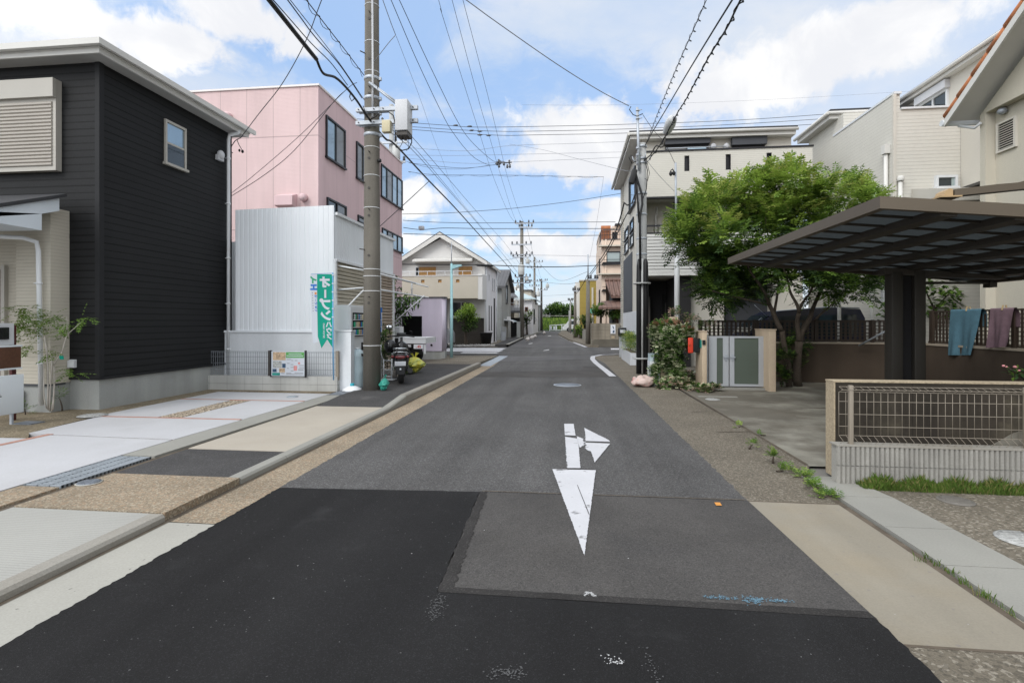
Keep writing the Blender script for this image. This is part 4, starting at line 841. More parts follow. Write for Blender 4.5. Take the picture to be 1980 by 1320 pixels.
# body: cross sections along y (y, half width, z low, z high)
def loft(secs, n=14, m=0):
    b = B(); o = []
    for (y, w, z0, z1, pw) in secs:
        ring = []
        for j in range(n):
            a = 2*pi*j/n; ca, sa = cos(a), sin(a); ca = math.copysign(abs(ca)**pw, ca); sa = math.copysign(abs(sa)**pw, sa)
            ring.append(S(w*ca, y, (z0+z1)/2+(z1-z0)/2*sa))
        o.append(ring)
    vs = sum(o, []); k = len(o)
    b.add(vs, [(i*n+j, i*n+(j+1) % n, (i+1)*n+(j+1) % n, (i+1)*n+j) for i in range(k-1) for j in range(n)]+[tuple(range(n))[::-1], tuple(range((k-1)*n, k*n))], m, True); return b
loft([(-.78, .07, .50, .60, .7), (-.74, .15, .42, .66, .7), (-.60, .175, .36, .70, .7), (-.3, .17, .30, .68, .7), (.0, .15, .24, .55, .7), (.12, .16, .2, .32, .7), (.42, .17, .2, .30, .7), (.5, .13, .2, .5, .7)]).build('body', 'black_gloss', h)
loft([(-.70, .10, .69, .74, .8), (-.6, .15, .68, .77, .8), (-.25, .16, .67, .77, .8), (.02, .11, .62, .72, .8)]).build('seat', 'black_rubber', h)
loft([(.42, .08, .30, .9, .8), (.50, .19, .28, .88, .8), (.62, .16, .3, .80, .8), (.72, .05, .4, .6, .8)]).build('leg_shield', 'black_gloss', h)
b = B(); b.tube([S(0, .62, .42), S(0, .50, .98)], .03, 8); b.tube([S(-.31, .40, 1.0), S(-.12, .48, 1.02), S(.12, .48, 1.02), S(.31, .40, 1.0)], .018, 8); hb = b.build('handlebar', 'black_rubber', h)
b = B(); b.tube([S(-.24, .43, 1.0), S(-.27, .40, 1.12), S(-.27, .40, 1.2)], .008, 6); b.ell(S(-.27, .38, 1.23), (.085, .02, .055), 12, 8, 0); b.tube([S(.24, .43, 1.0), S(.26, .40, 1.12), S(.2, .40, 1.14)], .008, 6); mo = b.build('mirror', 'black_rubber', hb)
b = B(); b.ell(S(-.27, .368, 1.23), (.073, .012, .045), 12, 8, 0); b.build('mirror_glass', 'chrome', mo)
b = B(); b.ell(S(-.26, .30, .78), (.14, .14, .16), 14, 10); b.build('helmet_box', 'black_gloss', h)
b = B(); b.tube([S(-.14, -.55, .74), S(-.13, -.78, .78), S(.13, -.78, .78), S(.14, -.55, .74)], .016, 8); b.build('grab_rail', 'chrome', h)
b = B(); b.ell(S(0, -.765, .590), (.115, .032, .042), 16, 9); tl = b.build('tail_light', 'tail_red', h)
b = B(); b.ell(S(-.16, -.74, .60), (.035, .03, .03), 10, 7); b.ell(S(.16, -.74, .60), (.035, .03, .03), 10, 7); b.build('indicator', 'tail_red', tl)
b = B(); b.tube([S(-.19, -.69, .66), S(-.13, -.77, .695), S(0, -.79, .705), S(.13, -.77, .695), S(.19, -.69, .66)], .011, 6); b.build('trim', 'chrome', h)
b = B(); b.obox(S(0, -.80, .455), (.235, .008, .10), (.25, 0, 0), bev=.003); b.build('number_plate', 'plate_white', h)
b = B(); b.prism([S(-.11, -.78, .50), S(.11, -.78, .50), S(.08, -.80, .22), S(-.08, -.80, .22)], (0, .02, 0)); mg = b.build('rear_mudguard', 'black_rubber', h); b = B(); b.obox(S(0, -.815, .34), (.035, .008, .035)); b.build('reflector', 'plate_white', mg)
b = B(); b.tube([S(.16, -.05, .22), S(.20, -.35, .25), S(.20, -.72, .30)], [.03, .055, .06], 10); b.build('exhaust', 'black_rubber', h)
b = B(); b.obox(S(-.13, -.42, .22), (.08, .5, .14), bev=.02); b.build('engine', 'dark_band', h)
b = B(); b.obox(S(0, .52, 1.06), (.22, .10, .07), bev=.02); b.build('instrument_cover', 'black_gloss', h)
# white folding rack by the shutter
h = thing('folding_rack', 'white metal folding rack leaning at the shutter beside the scooter', 'rack', (-4.5, 12.1, .1))
b = B(); x, y = -4.45, 11.9
for dx in (0, .2): b.tube([(x+dx, y, .14), (x+dx, y, .62)], .016, 6)
for z in (.2, .36, .58): b.tube([(x, y, z), (x+.2, y, z)], .013, 6)
b.tube([(x-.02, y, .62), (x-.08, y, .8), (x-.06, y, .95)], .015, 6); b.box(x-.06, x+.3, y-.2, y+.1, .1, .14); b.build('frame', 'white_paint', h)
def bag(px, py, z, size, mat, label, seed, group=None, knot=True):
    p = onZ(px, py, z); r_ = random.Random(seed); b = B(); n, k = 18, 11; w, d, hh = size
    if not knot:
        b.ell((p.x, p.y, z+hh*.42), (w*.5, d*.5, hh*.5), 22, 14, 0, .13, r_)
        for k in range(len(b.v)): v = b.v[k]; b.v[k] = (v[0], v[1], max(z+.004, v[2]+.05*sin(v[0]*21)*cos(v[1]*17)))
        return tag(b.build('rubbish_bag', mat), label, 'rubbish bag', group)
    for i in range(k+1):
        t = i/k
        for j in range(n):
            a = 2*pi*j/n; prof = (sin(pi*min(1, t*1.05+.10)*.5)**.5 if t < .4 else 1.)*(1-max(0, t-.45)**1.6*1.9) if t < .93 else .16
            q = max(.05, prof)*(1+.13*sin(a*3+seed+t*4)+r_.uniform(-.13, .13)); b.v.append((p.x+w*.5*q*cos(a)+w*.1*t*t, p.y+d*.5*q*sin(a), z+hh*t))
    for i in range(k):
        for j in range(n): b.f.append([i*n+j, i*n+(j+1) % n, (i+1)*n+(j+1) % n, (i+1)*n+j]); b.mi.append(0); b.sm.append((i*7+j*3) % 5 > 2)
    b.f.append([k*n+j for j in range(n)]); b.mi.append(0); b.sm.append(False)
    if knot: b.prism([(p.x+w*.1, p.y, z+hh*.95), (p.x+w*.3, p.y+.02, z+hh*1.25), (p.x+w*.16, p.y-.02, z+hh*1.3)], (0, .02, 0)); b.prism([(p.x+w*.1, p.y, z+hh*.95), (p.x-w*.1, p.y+.02, z+hh*1.2), (p.x+w*.02, p.y-.02, z+hh*1.25)], (0, .02, 0))
    return tag(b.build('rubbish_bag', mat), label, 'rubbish bag', group)
bag(742, 754, .13, (.19, .24, .24), 'teal_bag', 'small teal rubbish bag slumped at the foot of the concrete pole', 3)
bag(797, 720, .135, (.62, .5, .42), 'yellow_bag', 'yellow rubbish bag with knotted ears on the pavement beyond the scooter', 5)
bag(1244, 747, 0, (.52, .4, .26), 'pink_bag', 'low clear rubbish bag with pinkish contents at the foot of the street lamp pole', 8, knot=False)
# ------------------------------------------------------------------ lilac wall box with the kei truck and shrubs
XL, YL = -5.01, 20.15
h = thing('lilac_garage', 'lilac rendered garage wall with a black opening behind the white truck', 'garage', (-6.6, YL, 0))
x0 = onY(770, 640, YL).x; xo0, xo1 = onY(775, 640, YL).x, onY(816, 640, YL).x; zt = onY(850, 576, YL).z; zo0, zo1 = onY(800, 651, YL).z, onY(800, 611, YL).z; zL = onY(780, 577, YL).z
b = B(); b.box(xo1, XL-.12, YL, YL+.15, .33, zt); b.box(x0-1.6, xo0, YL, YL+.15, .33, zt); b.box(xo0, xo1, YL, YL+.15, zo1, zt); b.box(xo0, xo1, YL, YL+.15, .33, zo0)
b.lathe([(.14, .33), (.14, zt)], (XL-.13, YL+.14, 0), 16); b.box(XL-.15, XL-.001, YL+.14, YL+.3, .33, zt)
b.build('wall', 'lilac_wall', h)
b = B(); b.box(x0-1.6, XL+.0, YL+.03, YL+.3, 0, .33); b.build('base', 'foundation', h)
b = B(); b.box(x0-1.65, XL+.03, YL-.04, YL+.34, zt, zt+.05); b.box(x0-1.65, XL-1.2, YL+.34, YL+2.6, zt, zt+.05); b.build('roof', 'charcoal_panel', h)
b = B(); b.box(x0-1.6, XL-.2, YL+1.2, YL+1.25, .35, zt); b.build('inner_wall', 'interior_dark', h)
b = B(); p = onY(834.5, 667, YL); b.lathe([(.045, .01), (.045, -.03), (.03, -.03)], (p.x, YL, p.z), 10, 0, 'y'); b.build('drain_hole', 'interior_dark', h)
# truck: only its tail shows beyond the shed
yt_ = 17.6; h = thing('small_truck', 'small white truck with its flat cargo bed showing before the lilac wall', 'truck', (-6.4, yt_, 0))
xa, xb_ = onY(823, 660, yt_).x, onY(823, 660, yt_).x-1.45; zb0, zb1 = onY(800, 664, yt_).z, onY(800, 653, yt_).z
xb_ = xa-2.0; yw2 = yt_+1.4
b = B(); b.box(xb_, xa, yt_, yt_+.03, zb0, zb1); b.box(xb_, xa, yw2-.03, yw2, zb0, zb1); b.box(xa-.03, xa, yt_+.03, yw2-.03, zb0, zb1); b.box(xb_, xa-.03, yt_+.03, yw2-.03, zb0, zb0+.04); b.box(xb_-.01, xa+.01, yt_-.012, yt_+.04, zb1-.03, zb1+.015); b.build('cargo_bed', 'white_car', h)
b = B(); b.prism([(xb_-.05, yt_+.02, .4), (xb_-.05, yt_+.02, 1.7), (xb_-.9, yt_+.02, 1.7), (xb_-1.2, yt_+.02, .95), (xb_-1.2, yt_+.02, .4)], (0, 1.36, 0)); cb = b.build('cab', 'white_car', h)
b = B(); b.box(xb_-.06, xb_-.04, yt_+.15, yw2-.15, 1.05, 1.6); b.box(xb_-.85, xb_-.2, yt_+.01, yt_+.03, 1.05, 1.6); b.build('window', 'glass', cb)
b = B(); b.box(xb_, xa-.5, yt_+.1, yw2-.1, .30, zb0-.02); b.build('chassis', 'interior_dark', h)
for xx in (xa-.75, xb_-.55):
    for yy in (yt_+.08, yw2-.08):
        b = B(); b.lathe([(.15, -.08), (.25, -.08), (.27, -.05), (.27, .05), (.25, .08), (.15, .08)], (xx, yy, .27), 18, 0, 'y'); wo = b.build('wheel', 'tyre', h); b = B(); b.lathe([(.15, -.07), (.15, .07)], (xx, yy, .27), 12, 0, 'y'); b.build('rim', 'rim', wo)
b = B(); b.box(xa-.42, xa-.09, yt_-.03, yt_+.02, zb0-.18, zb0-.03); pl_ = b.build('number_plate', 'plate_white', h); tb = B(); put_text(tb, '..45', .13, (xa-.25, yt_-.033, zb0-.11), (1, 0, 0), (0, 0, 1), 0, .004); tb.build('lettering', 'red_ink', pl_)
b = B(); b.box(xa-.06, xa-.0, yt_-.01, yt_+.04, zb0-.36, zb0-.02); b.build('bracket', 'white_car', h)
for xx in (xa-.95, xa-.62): b = B(); b.obox((xx, yt_-.01, zb0-.09), (.2, .05, .09), bev=.012); b.build('tail_light', 'grey_box', h)
b = B(); b.box(xb_, xa, yt_-.02, yt_+.03, zb0-.03, zb0-.01); b.build('bumper', 'dark_band', h)
h = thing('meter_cabinet', 'white outdoor unit cabinet standing at the end of the shed', 'cabinet', (-5.0, 14.6, .1))
p0, p1 = onY(756, 700, 14.7), onY(774, 630, 14.7); b = B(); b.box(p0.x, p1.x, 14.7, 15.0, .08, 1.36); mc = b.build('casing', 'white_paint', h); b = B(); b.box(p0.x+.05, p1.x-.06, 14.67, 14.70, .55, 1.02); b.box(p0.x+.03, p1.x-.03, 14.685, 14.7, 1.06, 1.32); b.build('panel', 'interior_dark', mc); b = B(); b.box(p0.x+.02, p1.x-.02, 14.678, 14.7, 1.09, 1.31); b.build('lid', 'grey_box', mc)
# ------------------------------------------------------------------ pale blue lamp post
lx, ly = -4.82, 20.5
h = thing('street_lamp', 'pale blue lamp post with a thin mast before the gabled house', 'street lamp', (lx, ly, .06))
b = B(); b.lathe([(.062, .04), (.062, 2.0), (.055, 2.02), (.05, 3.85)], (lx, ly, 0), 14); b.build('post', 'pale_blue_metal', h)
b = B(); b.cyl((lx, ly, 3.8), (lx, ly, 4.72), .02, .014, 8); b.tube([(lx, ly, 4.5), (lx-.16, ly, 4.58), (lx-.2, ly, 4.5)], .008, 5); b.build('mast', 'galv', h)
b = B(); b.tube([(lx, ly, 3.66), (lx+.12, ly, 3.72)], .025, 8); arm = b.build('arm', 'pale_blue_metal', h)
b = B(); b.prism([(lx+.06, ly-.1, 3.62), (lx+.42, ly-.1, 3.74), (lx+.42, ly-.1, 3.80), (lx+.1, ly-.1, 3.80), (lx+.06, ly-.1, 3.74)], (0, .2, 0)); lh = b.build('lamp_head', 'pale_blue_metal', h); b = B(); b.prism([(lx+.1, ly-.08, 3.625), (lx+.41, ly-.08, 3.728), (lx+.41, ly-.08, 3.735), (lx+.1, ly-.08, 3.632)], (0, .16, 0)); b.build('lens', 'white_paint', lh)
# ------------------------------------------------------------------ gabled house
YG = 33.; XC = onY(937.5, 560, YG).x
h = thing('gabled_house', 'white gabled house with a cream balcony and wooden shutters beyond the crossing', 'house', (-8, 36, 0))
rx, rz = onY(853.5, 453, YG).x, onY(853.5, 453, YG).z; ex, ez = onY(942, 507, YG-.4).x, onY(942, 507, YG-.4).z; exl = 2*rx-ex; xl_ = 2*rx-XC
b = B(); b.prism([(xl_, YG, 0), (XC, YG, 0), (XC, YG, ez+.15), (rx, YG, rz-.25), (xl_, YG, ez+.15)], (0, .12, 0)); b.build('front_wall', 'pale_wall', h)
b = B(); b.box(XC-.12, XC, YG+.12, YG+5.2, 0, ez+.1); b.box(xl_, xl_+.12, YG+.12, YG+5.2, 0, ez+.1); b.box(xl_, XC, YG+5.2, YG+5.3, 0, ez+.1); b.build('side_wall', 'lav_wall', h)
rf = B()
for s_ in (1, -1):
    xe = ex if s_ > 0 else exl
    rf.prism([(rx, YG-.45, rz+.0), (xe, YG-.45, ez), (xe, YG-.45, ez+.09), (rx, YG-.45, rz+.12)], (0, 6.2, 0))
ro = rf.build('roof', 'grey_tile', h)
b = B()
for s_ in (1, -1):
    xe = ex if s_ > 0 else exl; b.prism([(rx, YG-.48, rz-.26), (xe, YG-.48, ez-.2), (xe, YG-.48, ez+.03), (rx, YG-.48, rz+.04)], (0, .05, 0)); b.prism([(rx, YG-.43, rz-.02), (xe-.02*s_, YG-.43, ez-.02), (xe-.02*s_, YG-.43, ez-.05), (rx, YG-.43, rz-.05)], (0, .43, 0)); b.box(xe-.02, xe+.06*s_, YG-.4, YG+5.7, ez-.12, ez+.02)
b.build('bargeboard', 'eave_white', ro)
yb_ = 31.4; q0, q1 = onY(775, 534, yb_), onY(924, 534, yb_)
zt_, zb_ = onY(860, 533.5, yb_).z, onY(860, 577, yb_).z
b = B(); hx = [onY(x, 543, yb_).x for x in (817.5, 850.5, 885)]; hz0, hz1 = onY(850, 546.5, yb_).z, onY(850, 540.5, yb_).z; xs_ = [q0.x]+sum([[x-.11, x+.11] for x in hx], [])+[q1.x]
for i in range(0, len(xs_)-1): 
    if i % 2 == 0: b.box(xs_[i], xs_[i+1], yb_, yb_+.12, zb_, zt_)
    else: b.box(xs_[i], xs_[i+1], yb_, yb_+.12, zb_, hz0); b.box(xs_[i], xs_[i+1], yb_, yb_+.12, hz1, zt_); b.box(xs_[i], xs_[i+1], yb_+.07, yb_+.11, hz0, hz1, 1)
b.box(q0.x, q1.x, yb_+.12, YG, zb_, zb_+.15); bc_ = b.build('balcony', ['cream_wall', 'wood_shutter'], h)
b = B(); b.box(q1.x, q1.x+.28, yb_+.02, YG, zb_-.05, zt_+.12); b.box(q0.x, q1.x+.3, yb_-.03, yb_+.15, zt_, zt_+.05); b.build('balcony_trim', 'pale_wall', bc_)
b = B(); b.tube([(q0.x, yb_+.06, zt_+.3), (q1.x-.4, yb_+.06, zt_+.3)], .02, 6)
for i in range(9): x = q0.x+(q1.x-.4-q0.x)*i/8; b.tube([(x, yb_+.06, zt_+.04), (x, yb_+.06, zt_+.3)], .015, 6)
b.build('balcony_rail', 'white_paint', bc_)
b = B(); z = onY(850, 505, YG-.7).z; b.prism([(onY(797, 500, YG-.7).x, YG-.02, z+.30), (onY(797, 500, YG-.7).x, YG-.75, z+.08), (onY(797, 500, YG-.7).x, YG-.75, z-.02), (onY(797, 500, YG-.7).x, YG-.02, z)], (onY(912, 500, YG-.7).x-onY(797, 500, YG-.7).x, 0, 0)); b.build('awning', 'eave_white', h)
for a0, a1 in ((810, 843), (887, 913)): 
    x0, x1 = onY(a0, 520, YG).x, onY(a1, 520, YG).x; b = B(); b.box(x0, x1, YG-.05, YG, onY(850, 534, YG).z-.9, onY(850, 516, YG).z); b.build('wood_shutter', 'wood_shutter', h)
x0, x1 = onY(803, 520, YG).x, onY(811, 520, YG).x; window(h, 'y', YG, -1, x0, x1, onY(805, 530, YG).z-.9, onY(805, 516, YG).z, 'white_frame', 'glass', .05, .05, 0)
b = B(); b.box(onY(870, 640, YG).x, onY(936, 640, YG).x, YG-.08, YG-.01, 0, onY(930, 615, YG).z); b.build('dark_boarding', 'dark_fence', h)
window(h, 'y', YG, -1, onY(874, 600, YG).x, onY(910, 600, YG).x, onY(890, 612, YG).z, onY(890, 583, YG).z, 'white_frame', 'glass', .06, .06, 1)
for yy, z0, z1, w in ((34.6, .9, 2.6, .18), (35.6, .9, 2.6, .18), (36.8, .1, 3.2, .5), (34.5, 4.3, 4.7, .25), (36.1, 3.7, 4.6, .3), (36.9, 3.7, 4.6, .3)): window(h, 'x', XC, 1, yy, yy+w, z0, z1, 'black_frame' if z0 < 1 else 'grey_box', 'glass', .03, .03, 0)
pipe(h, [(XC+.05, YG+.15, ez), (XC+.05, YG+.15, .1)], .04); pipe(h, [(XC+.05, YG+5., ez-.1), (XC+.05, YG+5., .1)], .04)
pipe(h, [(onY(861, 620, YG).x, YG-.1, 3.0), (onY(861, 620, YG).x, YG-.1, .2)], .04); pipe(h, [(onY(866, 590, YG).x, YG-.1, 2.95), (onY(861, 600, YG).x, YG-.1, 2.75), (onY(861, 600, YG).x, YG-.1, 2.2)], .035)
# silver car nose under the balcony
h = thing('silver_car', 'silver car mostly hidden behind the lilac garage wall', 'car', (-8.3, 30, 0)); y0 = 28.2; xe = onY(867, 650, y0).x
def carbody(t, x0, L, y0, W, prof, glass, paint, ax=1):
    b = B(); b.prism([(x0-u, y0, z) for u, z in prof], (0, W, 0)); bo = b.build('body', paint, t)
    b = B(); b.prism([(x0-u, y0-.006, z) for u, z in glass], (0, W+.012, 0)); b.build('side_window', 'glass', bo)
    for u in (.72, L-.75):
        for yy in (y0+.06, y0+W-.06):
            b = B(); b.lathe([(.18, -.1), (.29, -.1), (.31, -.06), (.31, .06), (.29, .1), (.18, .1)], (x0-u, yy, .31), 20, 0, 'y'); wo = b.build('wheel', 'tyre', t); b = B(); b.lathe([(.18, -.09), (.03, -.105), (.03, .105), (.18, .09)], (x0-u, yy, .31), 14, 0, 'y'); b.build('rim', 'rim', wo)
    return bo
carbody(h, xe, 4., y0, 1.65, [(0, .3), (0, .8), (.08, 1.0), (.45, 1.12), (.85, 1.5), (1.2, 1.58), (2.6, 1.55), (3.4, 1.05), (4, .9), (4, .3)], [(.6, 1.1), (.95, 1.45), (1.3, 1.5), (2.5, 1.47), (3.1, 1.08)], 'silver_paint')
h = thing('black_pot', 'big black tapered planter on stones at the corner of the gabled house', 'planter', (-6, 30.6, 0)); p = onZ(942, 664, 0); c = (p.x-.1, 32.3, 0)
b = B(); b.lathe([(.30, .05), (.38, .75), (.42, .78), (.42, .82), (.36, .82), (.34, .7)], (onY(940, 660, 32.4).x, 32.4, 0), 20); b.build('pot', 'black_rubber', h); b = B(); b.lathe([(.345, .7), (.001, .72)], (onY(940, 660, 32.4).x, 32.4, 0), 20); b.build('soil', 'hump_soil', h)
b = B(); r_ = random.Random(4)
for i in range(260): t = r_.random(); b.ell((-7.4+t*2.6+r_.uniform(-.2, .2), 30.2+t*1.2+r_.uniform(-.35, .35), .04), [r_.uniform(.06, .15), r_.uniform(.06, .12), r_.uniform(.05, .11)], 6, 4, 0, .15, r_)
b.build('stones', 'stone', kind='stuff')
# ------------------------------------------------------------------ modern three storey house (right)
XM, YM, YB = 2.40, 17.4, 18.55
h = thing('modern_house', 'greige three storey house with black framed balconies behind the leafy tree', 'house', (5.2, 21, 0))
XR = onY(1571, 340, YM).x; ZP1, ZP0 = 7.06, 5.60; YE = 25.2
b = B(); b.box(XM+.003, onY(1530, 270, YB).x, YB, YE, 6.9, 8.1); b.box(XM+.003, XR, YB, YE, 3.05, 6.9); b.box(XM+.003, XR, YB+1., YE, 0, 3.05); b.build('wall', 'greige_plain', h)
b = B(); b.box(XM-.02, XM, YM+.12, YE, 2.6, 7.0); b.box(XM-.02, XM, YB, YE, 7.0, 8.05); b.box(XM-.02, XM, YM+1.4, YE, 0, 2.6); b.build('street_wall', 'greige_siding', h)
b = B(); b.box(XM-.05, XM-.02, YM+3.3, YE-1.2, 1.9, 4.25); b.build('charcoal_panel', 'charcoal_panel', h)
b = B(); b.box(XM-.045, XM-.02, YM+1.5, YE-.9, .25, 1.9); b.build('tile_wall', 'white_tile', h)
b = B()
for i in range(70): b.box(XM-.07, XM-.02, YE-1.05, YE-.02, .8+i*.1, .86+i*.1)
b.build('ribbed_trim', 'greige_siding', h)
# roof
zr0 = onY(1217, 262, 17.75).z; rb = B(); xl0 = onY(1217, 255, 17.75).x
YR = 18.22; xl0 = onY(1217, 255, YR).x; xr0 = onY(1543, 250, YR).x; zl0, zr_0 = onY(1217, 253, YR).z, onY(1543, 242, YR).z; rb.prism([(xl0, YR, zl0-.08), (xr0, YR, zr_0-.08), (xr0, YR, zr_0), (xl0, YR, zl0)], (0, YE+.35-YR, 0)); ro = rb.build('roof', 'roof_dark', h)
b = B(); b.prism([(xl0+.03, YR+.03, zl0-.28), (xr0-.05, YR+.03, zr_0-.28), (xr0-.05, YR+.03, zr_0-.082), (xl0+.03, YR+.03, zl0-.082)], (0, YE-YR, 0)); b.build('fascia', 'eave_white', ro)
b = B(); b.tube([(xl0, YR-.03, zl0-.12), (xr0, YR-.03, zr_0-.12)], .055, 8); b.tube([(xl0-.02, YR-.06, zl0-.12), (xl0-.02, YE+.4, zl0-.12)], .055, 8); b.build('gutter', 'eave_white', ro)
# third floor balcony
b = B(); slot = [onY(x, 316, YM).x for x in (1328, 1408, 1487)]; xs_ = [XM]+sum([[x-.075, x+.075] for x in slot], [])+[XR]; zs0, zs1 = onY(1328, 331, YM).z, onY(1328, 301, YM).z
for i in range(len(xs_)-1):
    if i % 2 == 0: b.box(xs_[i], xs_[i+1], YM, YM+.14, ZP0, ZP1)
    else: b.box(xs_[i], xs_[i+1], YM, YM+.14, ZP0, zs0); b.box(xs_[i], xs_[i+1], YM, YM+.14, zs1, ZP1)
b.box(XM, XM+.14, YM+.14, YB, ZP0, ZP1-.001); b.box(XR-.14, XR, YM+.14, YB, ZP0, ZP1-.001); b.box(XM+.14, XR-.14, YM+.14, YB, ZP0+.05, ZP0+.2); ba = b.build('upper_balcony', 'greige_siding', h)
b = B(); b.box(XM-.03, XR+.03, YM-.03, YM+.18, ZP1, ZP1+.05); b.box(XM-.01, XR, YM-.015, YM+.2, ZP0-.05, ZP0); 
for x in slot: 
    for s_ in (-1, 1): b.box(x+s_*.075-.015*(s_ > 0)*1-.0, x+s_*.075+.015*(s_ < 0)+.0, YM-.012, YM+.13, zs0, zs1)
    b.box(x-.075, x+.075, YM+.09, YM+.13, zs0, zs1)
b.build('balcony_trim', 'black_frame', ba)
for a0, a1, yt, ys in ((1286, 1369, 264, 283), (1415, 1477, 266, 284)):
    x0, x1 = onY(a0, 280, YB).x, onY(a1, 280, YB).x; zt, zs = onY(a0, yt, YB).z, onY(a0, ys, YB).z
    f = window(h, 'y', YB, -1, x0, x1, 5.9, zs, 'black_frame', None, .06, .07, 1, None, True, ['curtain_glass', 'sky_glass']); b = B(); b.box(x0-.04, x1+.04, YB-.2, YB, zs, zt); b.build('shutter_box', 'charcoal_panel', f)
for px in (1378, 1403): p = onY(px, 284, YB); b = B(); b.lathe([(.10, .0), (.10, -.1), (.07, -.14), (.001, -.14)], (p.x, YB, p.z), 12, 0, 'y'); b.build('vent_cap', 'grey_box', h)
b = B(); b.tube([(onY(1288, 286, YM+.4).x, YM+.4, 7.3), (onY(1405, 285, YM+.4).x, YM+.4, 7.3)], .015, 6); b.build('laundry_pole', 'galv', h)
# second floor balcony
x0 = XM+.02; x1 = onY(1500, 500, YM).x; sl = B()
z0, z1 = onY(1260, 527, YM).z, onY(1260, 452, YM).z; n = 12; dz = (z1-z0)/n
for i in range(n): sl.box(x0, x1, YM, YM+.03, z0+i*dz+.012, z0+(i+1)*dz-.012); sl.box(x0, x0+.03, YM+.03, YB, z0+i*dz+.012, z0+(i+1)*dz-.012)
bo = sl.build('slatted_balcony', 'slat_white', h)
b = B(); b.box(x0+.05, x1, YM+.05, YM+.08, z0, z1-.02); b.box(x0+.05, x0+.08, YM+.08, YB, z0, z1-.02); b.box(x0-.01, x1, YM-.02, YB, z0-.1, z0); b.build('balcony_backing', 'slat_white', bo)
zr = onY(1260, 435, YM).z; b = B(); b.box(x0-.02, x1, YM-.01, YM+.05, zr-.05, zr); b.box(x0-.02, x0+.04, YM+.05, YB, zr-.05, zr); b.box(x0-.02, x1, YM-.01, YM+.05, z1, z1+.04)
for i in range(6): x = x0+.01+i*(x1-x0-.05)/5; b.box(x, x+.04, YM, YM+.04, z1+.04, zr-.05)
b.build('balcony_rail', 'black_frame', bo)
f = window(h, 'y', YB, -1, onY(1303, 400, YB).x, onY(1350, 400, YB).x, 3.3, onY(1320, 418, YB).z, 'black_frame', 'pale_glass', .07, .07, 1); b = B(); b.box(onY(1302, 400, YB).x, onY(1352, 400, YB).x, YB-.2, YB, onY(1320, 418, YB).z, onY(1320, 388, YB).z); b.build('shutter_box', 'charcoal_panel', f)
window(h, 'y', YB, -1, onY(1440, 400, YB).x, onY(1530, 400, YB).x, 3.3, 5.2, 'black_frame', 'pale_glass', .07, .07, 1)
pipe(h, [(onY(1270, 400, YB-.08).x, YB-.08, 5.5), (onY(1256, 388, YB-.1).x+.25, YB-.12, 5.3), (onY(1268, 400, YB-.12).x, YB-.12, 5.15), (onY(1268, 400, YB-.12).x, YB-.12, 3.2)], .04, 'eave_white'); pipe(h, [(onY(1277, 400, YB-.08).x, YB-.08, 4.9), (onY(1277, 400, YB-.08).x, YB-.08, 3.2)], .05, 'eave_white')
# street side windows
for args, gl in ((wx(1212, 352, 1221, 312, XM-.02), 'sky_glass'),): window(h, 'x', XM-.02, -1, 19.6, 21.6, 5.9, 7.3, 'black_frame', 'sky_glass', .06, .06, 0)
for y in (20.2, 22.0):
    for z in (4.45, 5.02): window(h, 'x', XM-.02, -1, y, y+1.5 if y > 21 else y+1.2, z, z+.5, 'black_frame', 'sky_glass', .05, .05, 0)
# ground floor
YD = 18.6
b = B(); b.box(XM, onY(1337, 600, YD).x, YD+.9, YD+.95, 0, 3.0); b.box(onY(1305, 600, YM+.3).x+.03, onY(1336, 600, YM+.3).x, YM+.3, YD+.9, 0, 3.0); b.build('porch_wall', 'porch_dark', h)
b = B(); b.box(onY(1340, 600, YD).x-.35, onY(1391, 600, YD).x, YD-.55, YD, 0, 3.1); b.box(onY(1481, 600, YD).x, XR-.02, YD-.55, YD, 0, 3.1); b.build('garage_pier', 'greige_plain', h)
b = B(); b.box(onY(1391, 600, YD).x, onY(1481, 600, YD).x, YD-.12, YD-.05, 0, 2.9); b.build('garage_door', 'charcoal_panel', h)
b = B(); b.box(XM+.3, XM+.42, YD+.5, YD+.88, .2, 2.4); b.box(XM+.95, XM+1.5, YD+.85, YD+.89, .2, 2.2); b.build('porch_screen', 'dark_band', h)
for px in (1283, 1296): p = onY(px, 580, YD+.85); b = B(); b.box(p.x-.05, p.x+.05, YD+.84, YD+.9, 1.2, 2.5); b.build('slit_window', 'interior_dark', h)
h = thing('service_pole', 'white service mast standing before the modern house with a dark cable head', 'service pole', (3.25, 15.6, 0))
p = onY(1309, 600, 15.6); b = B(); b.lathe([(.075, 0), (.075, 4.3), (.068, 4.32)], (p.x, 15.6, 0), 14); b.build('sleeve', 'white_paint', h); zt = onY(1306, 315, 15.6).z; b = B(); b.cyl((p.x-.02, 15.6, 4.3), (p.x-.04, 15.6, zt), .035, .03, 10); b.build('mast', 'galv', h)
b = B(); q = lambda x, y: onY(x, y, 15.55)
b.tube([q(1306, 335), q(1300, 327), q(1296, 332)], .02, 6); b.ell(q(1297, 336), (.05, .05, .07), 8, 6); b.ell(q(1303, 335), (.05, .05, .07), 8, 6); b.build('cable_head', 'black_rubber', h)
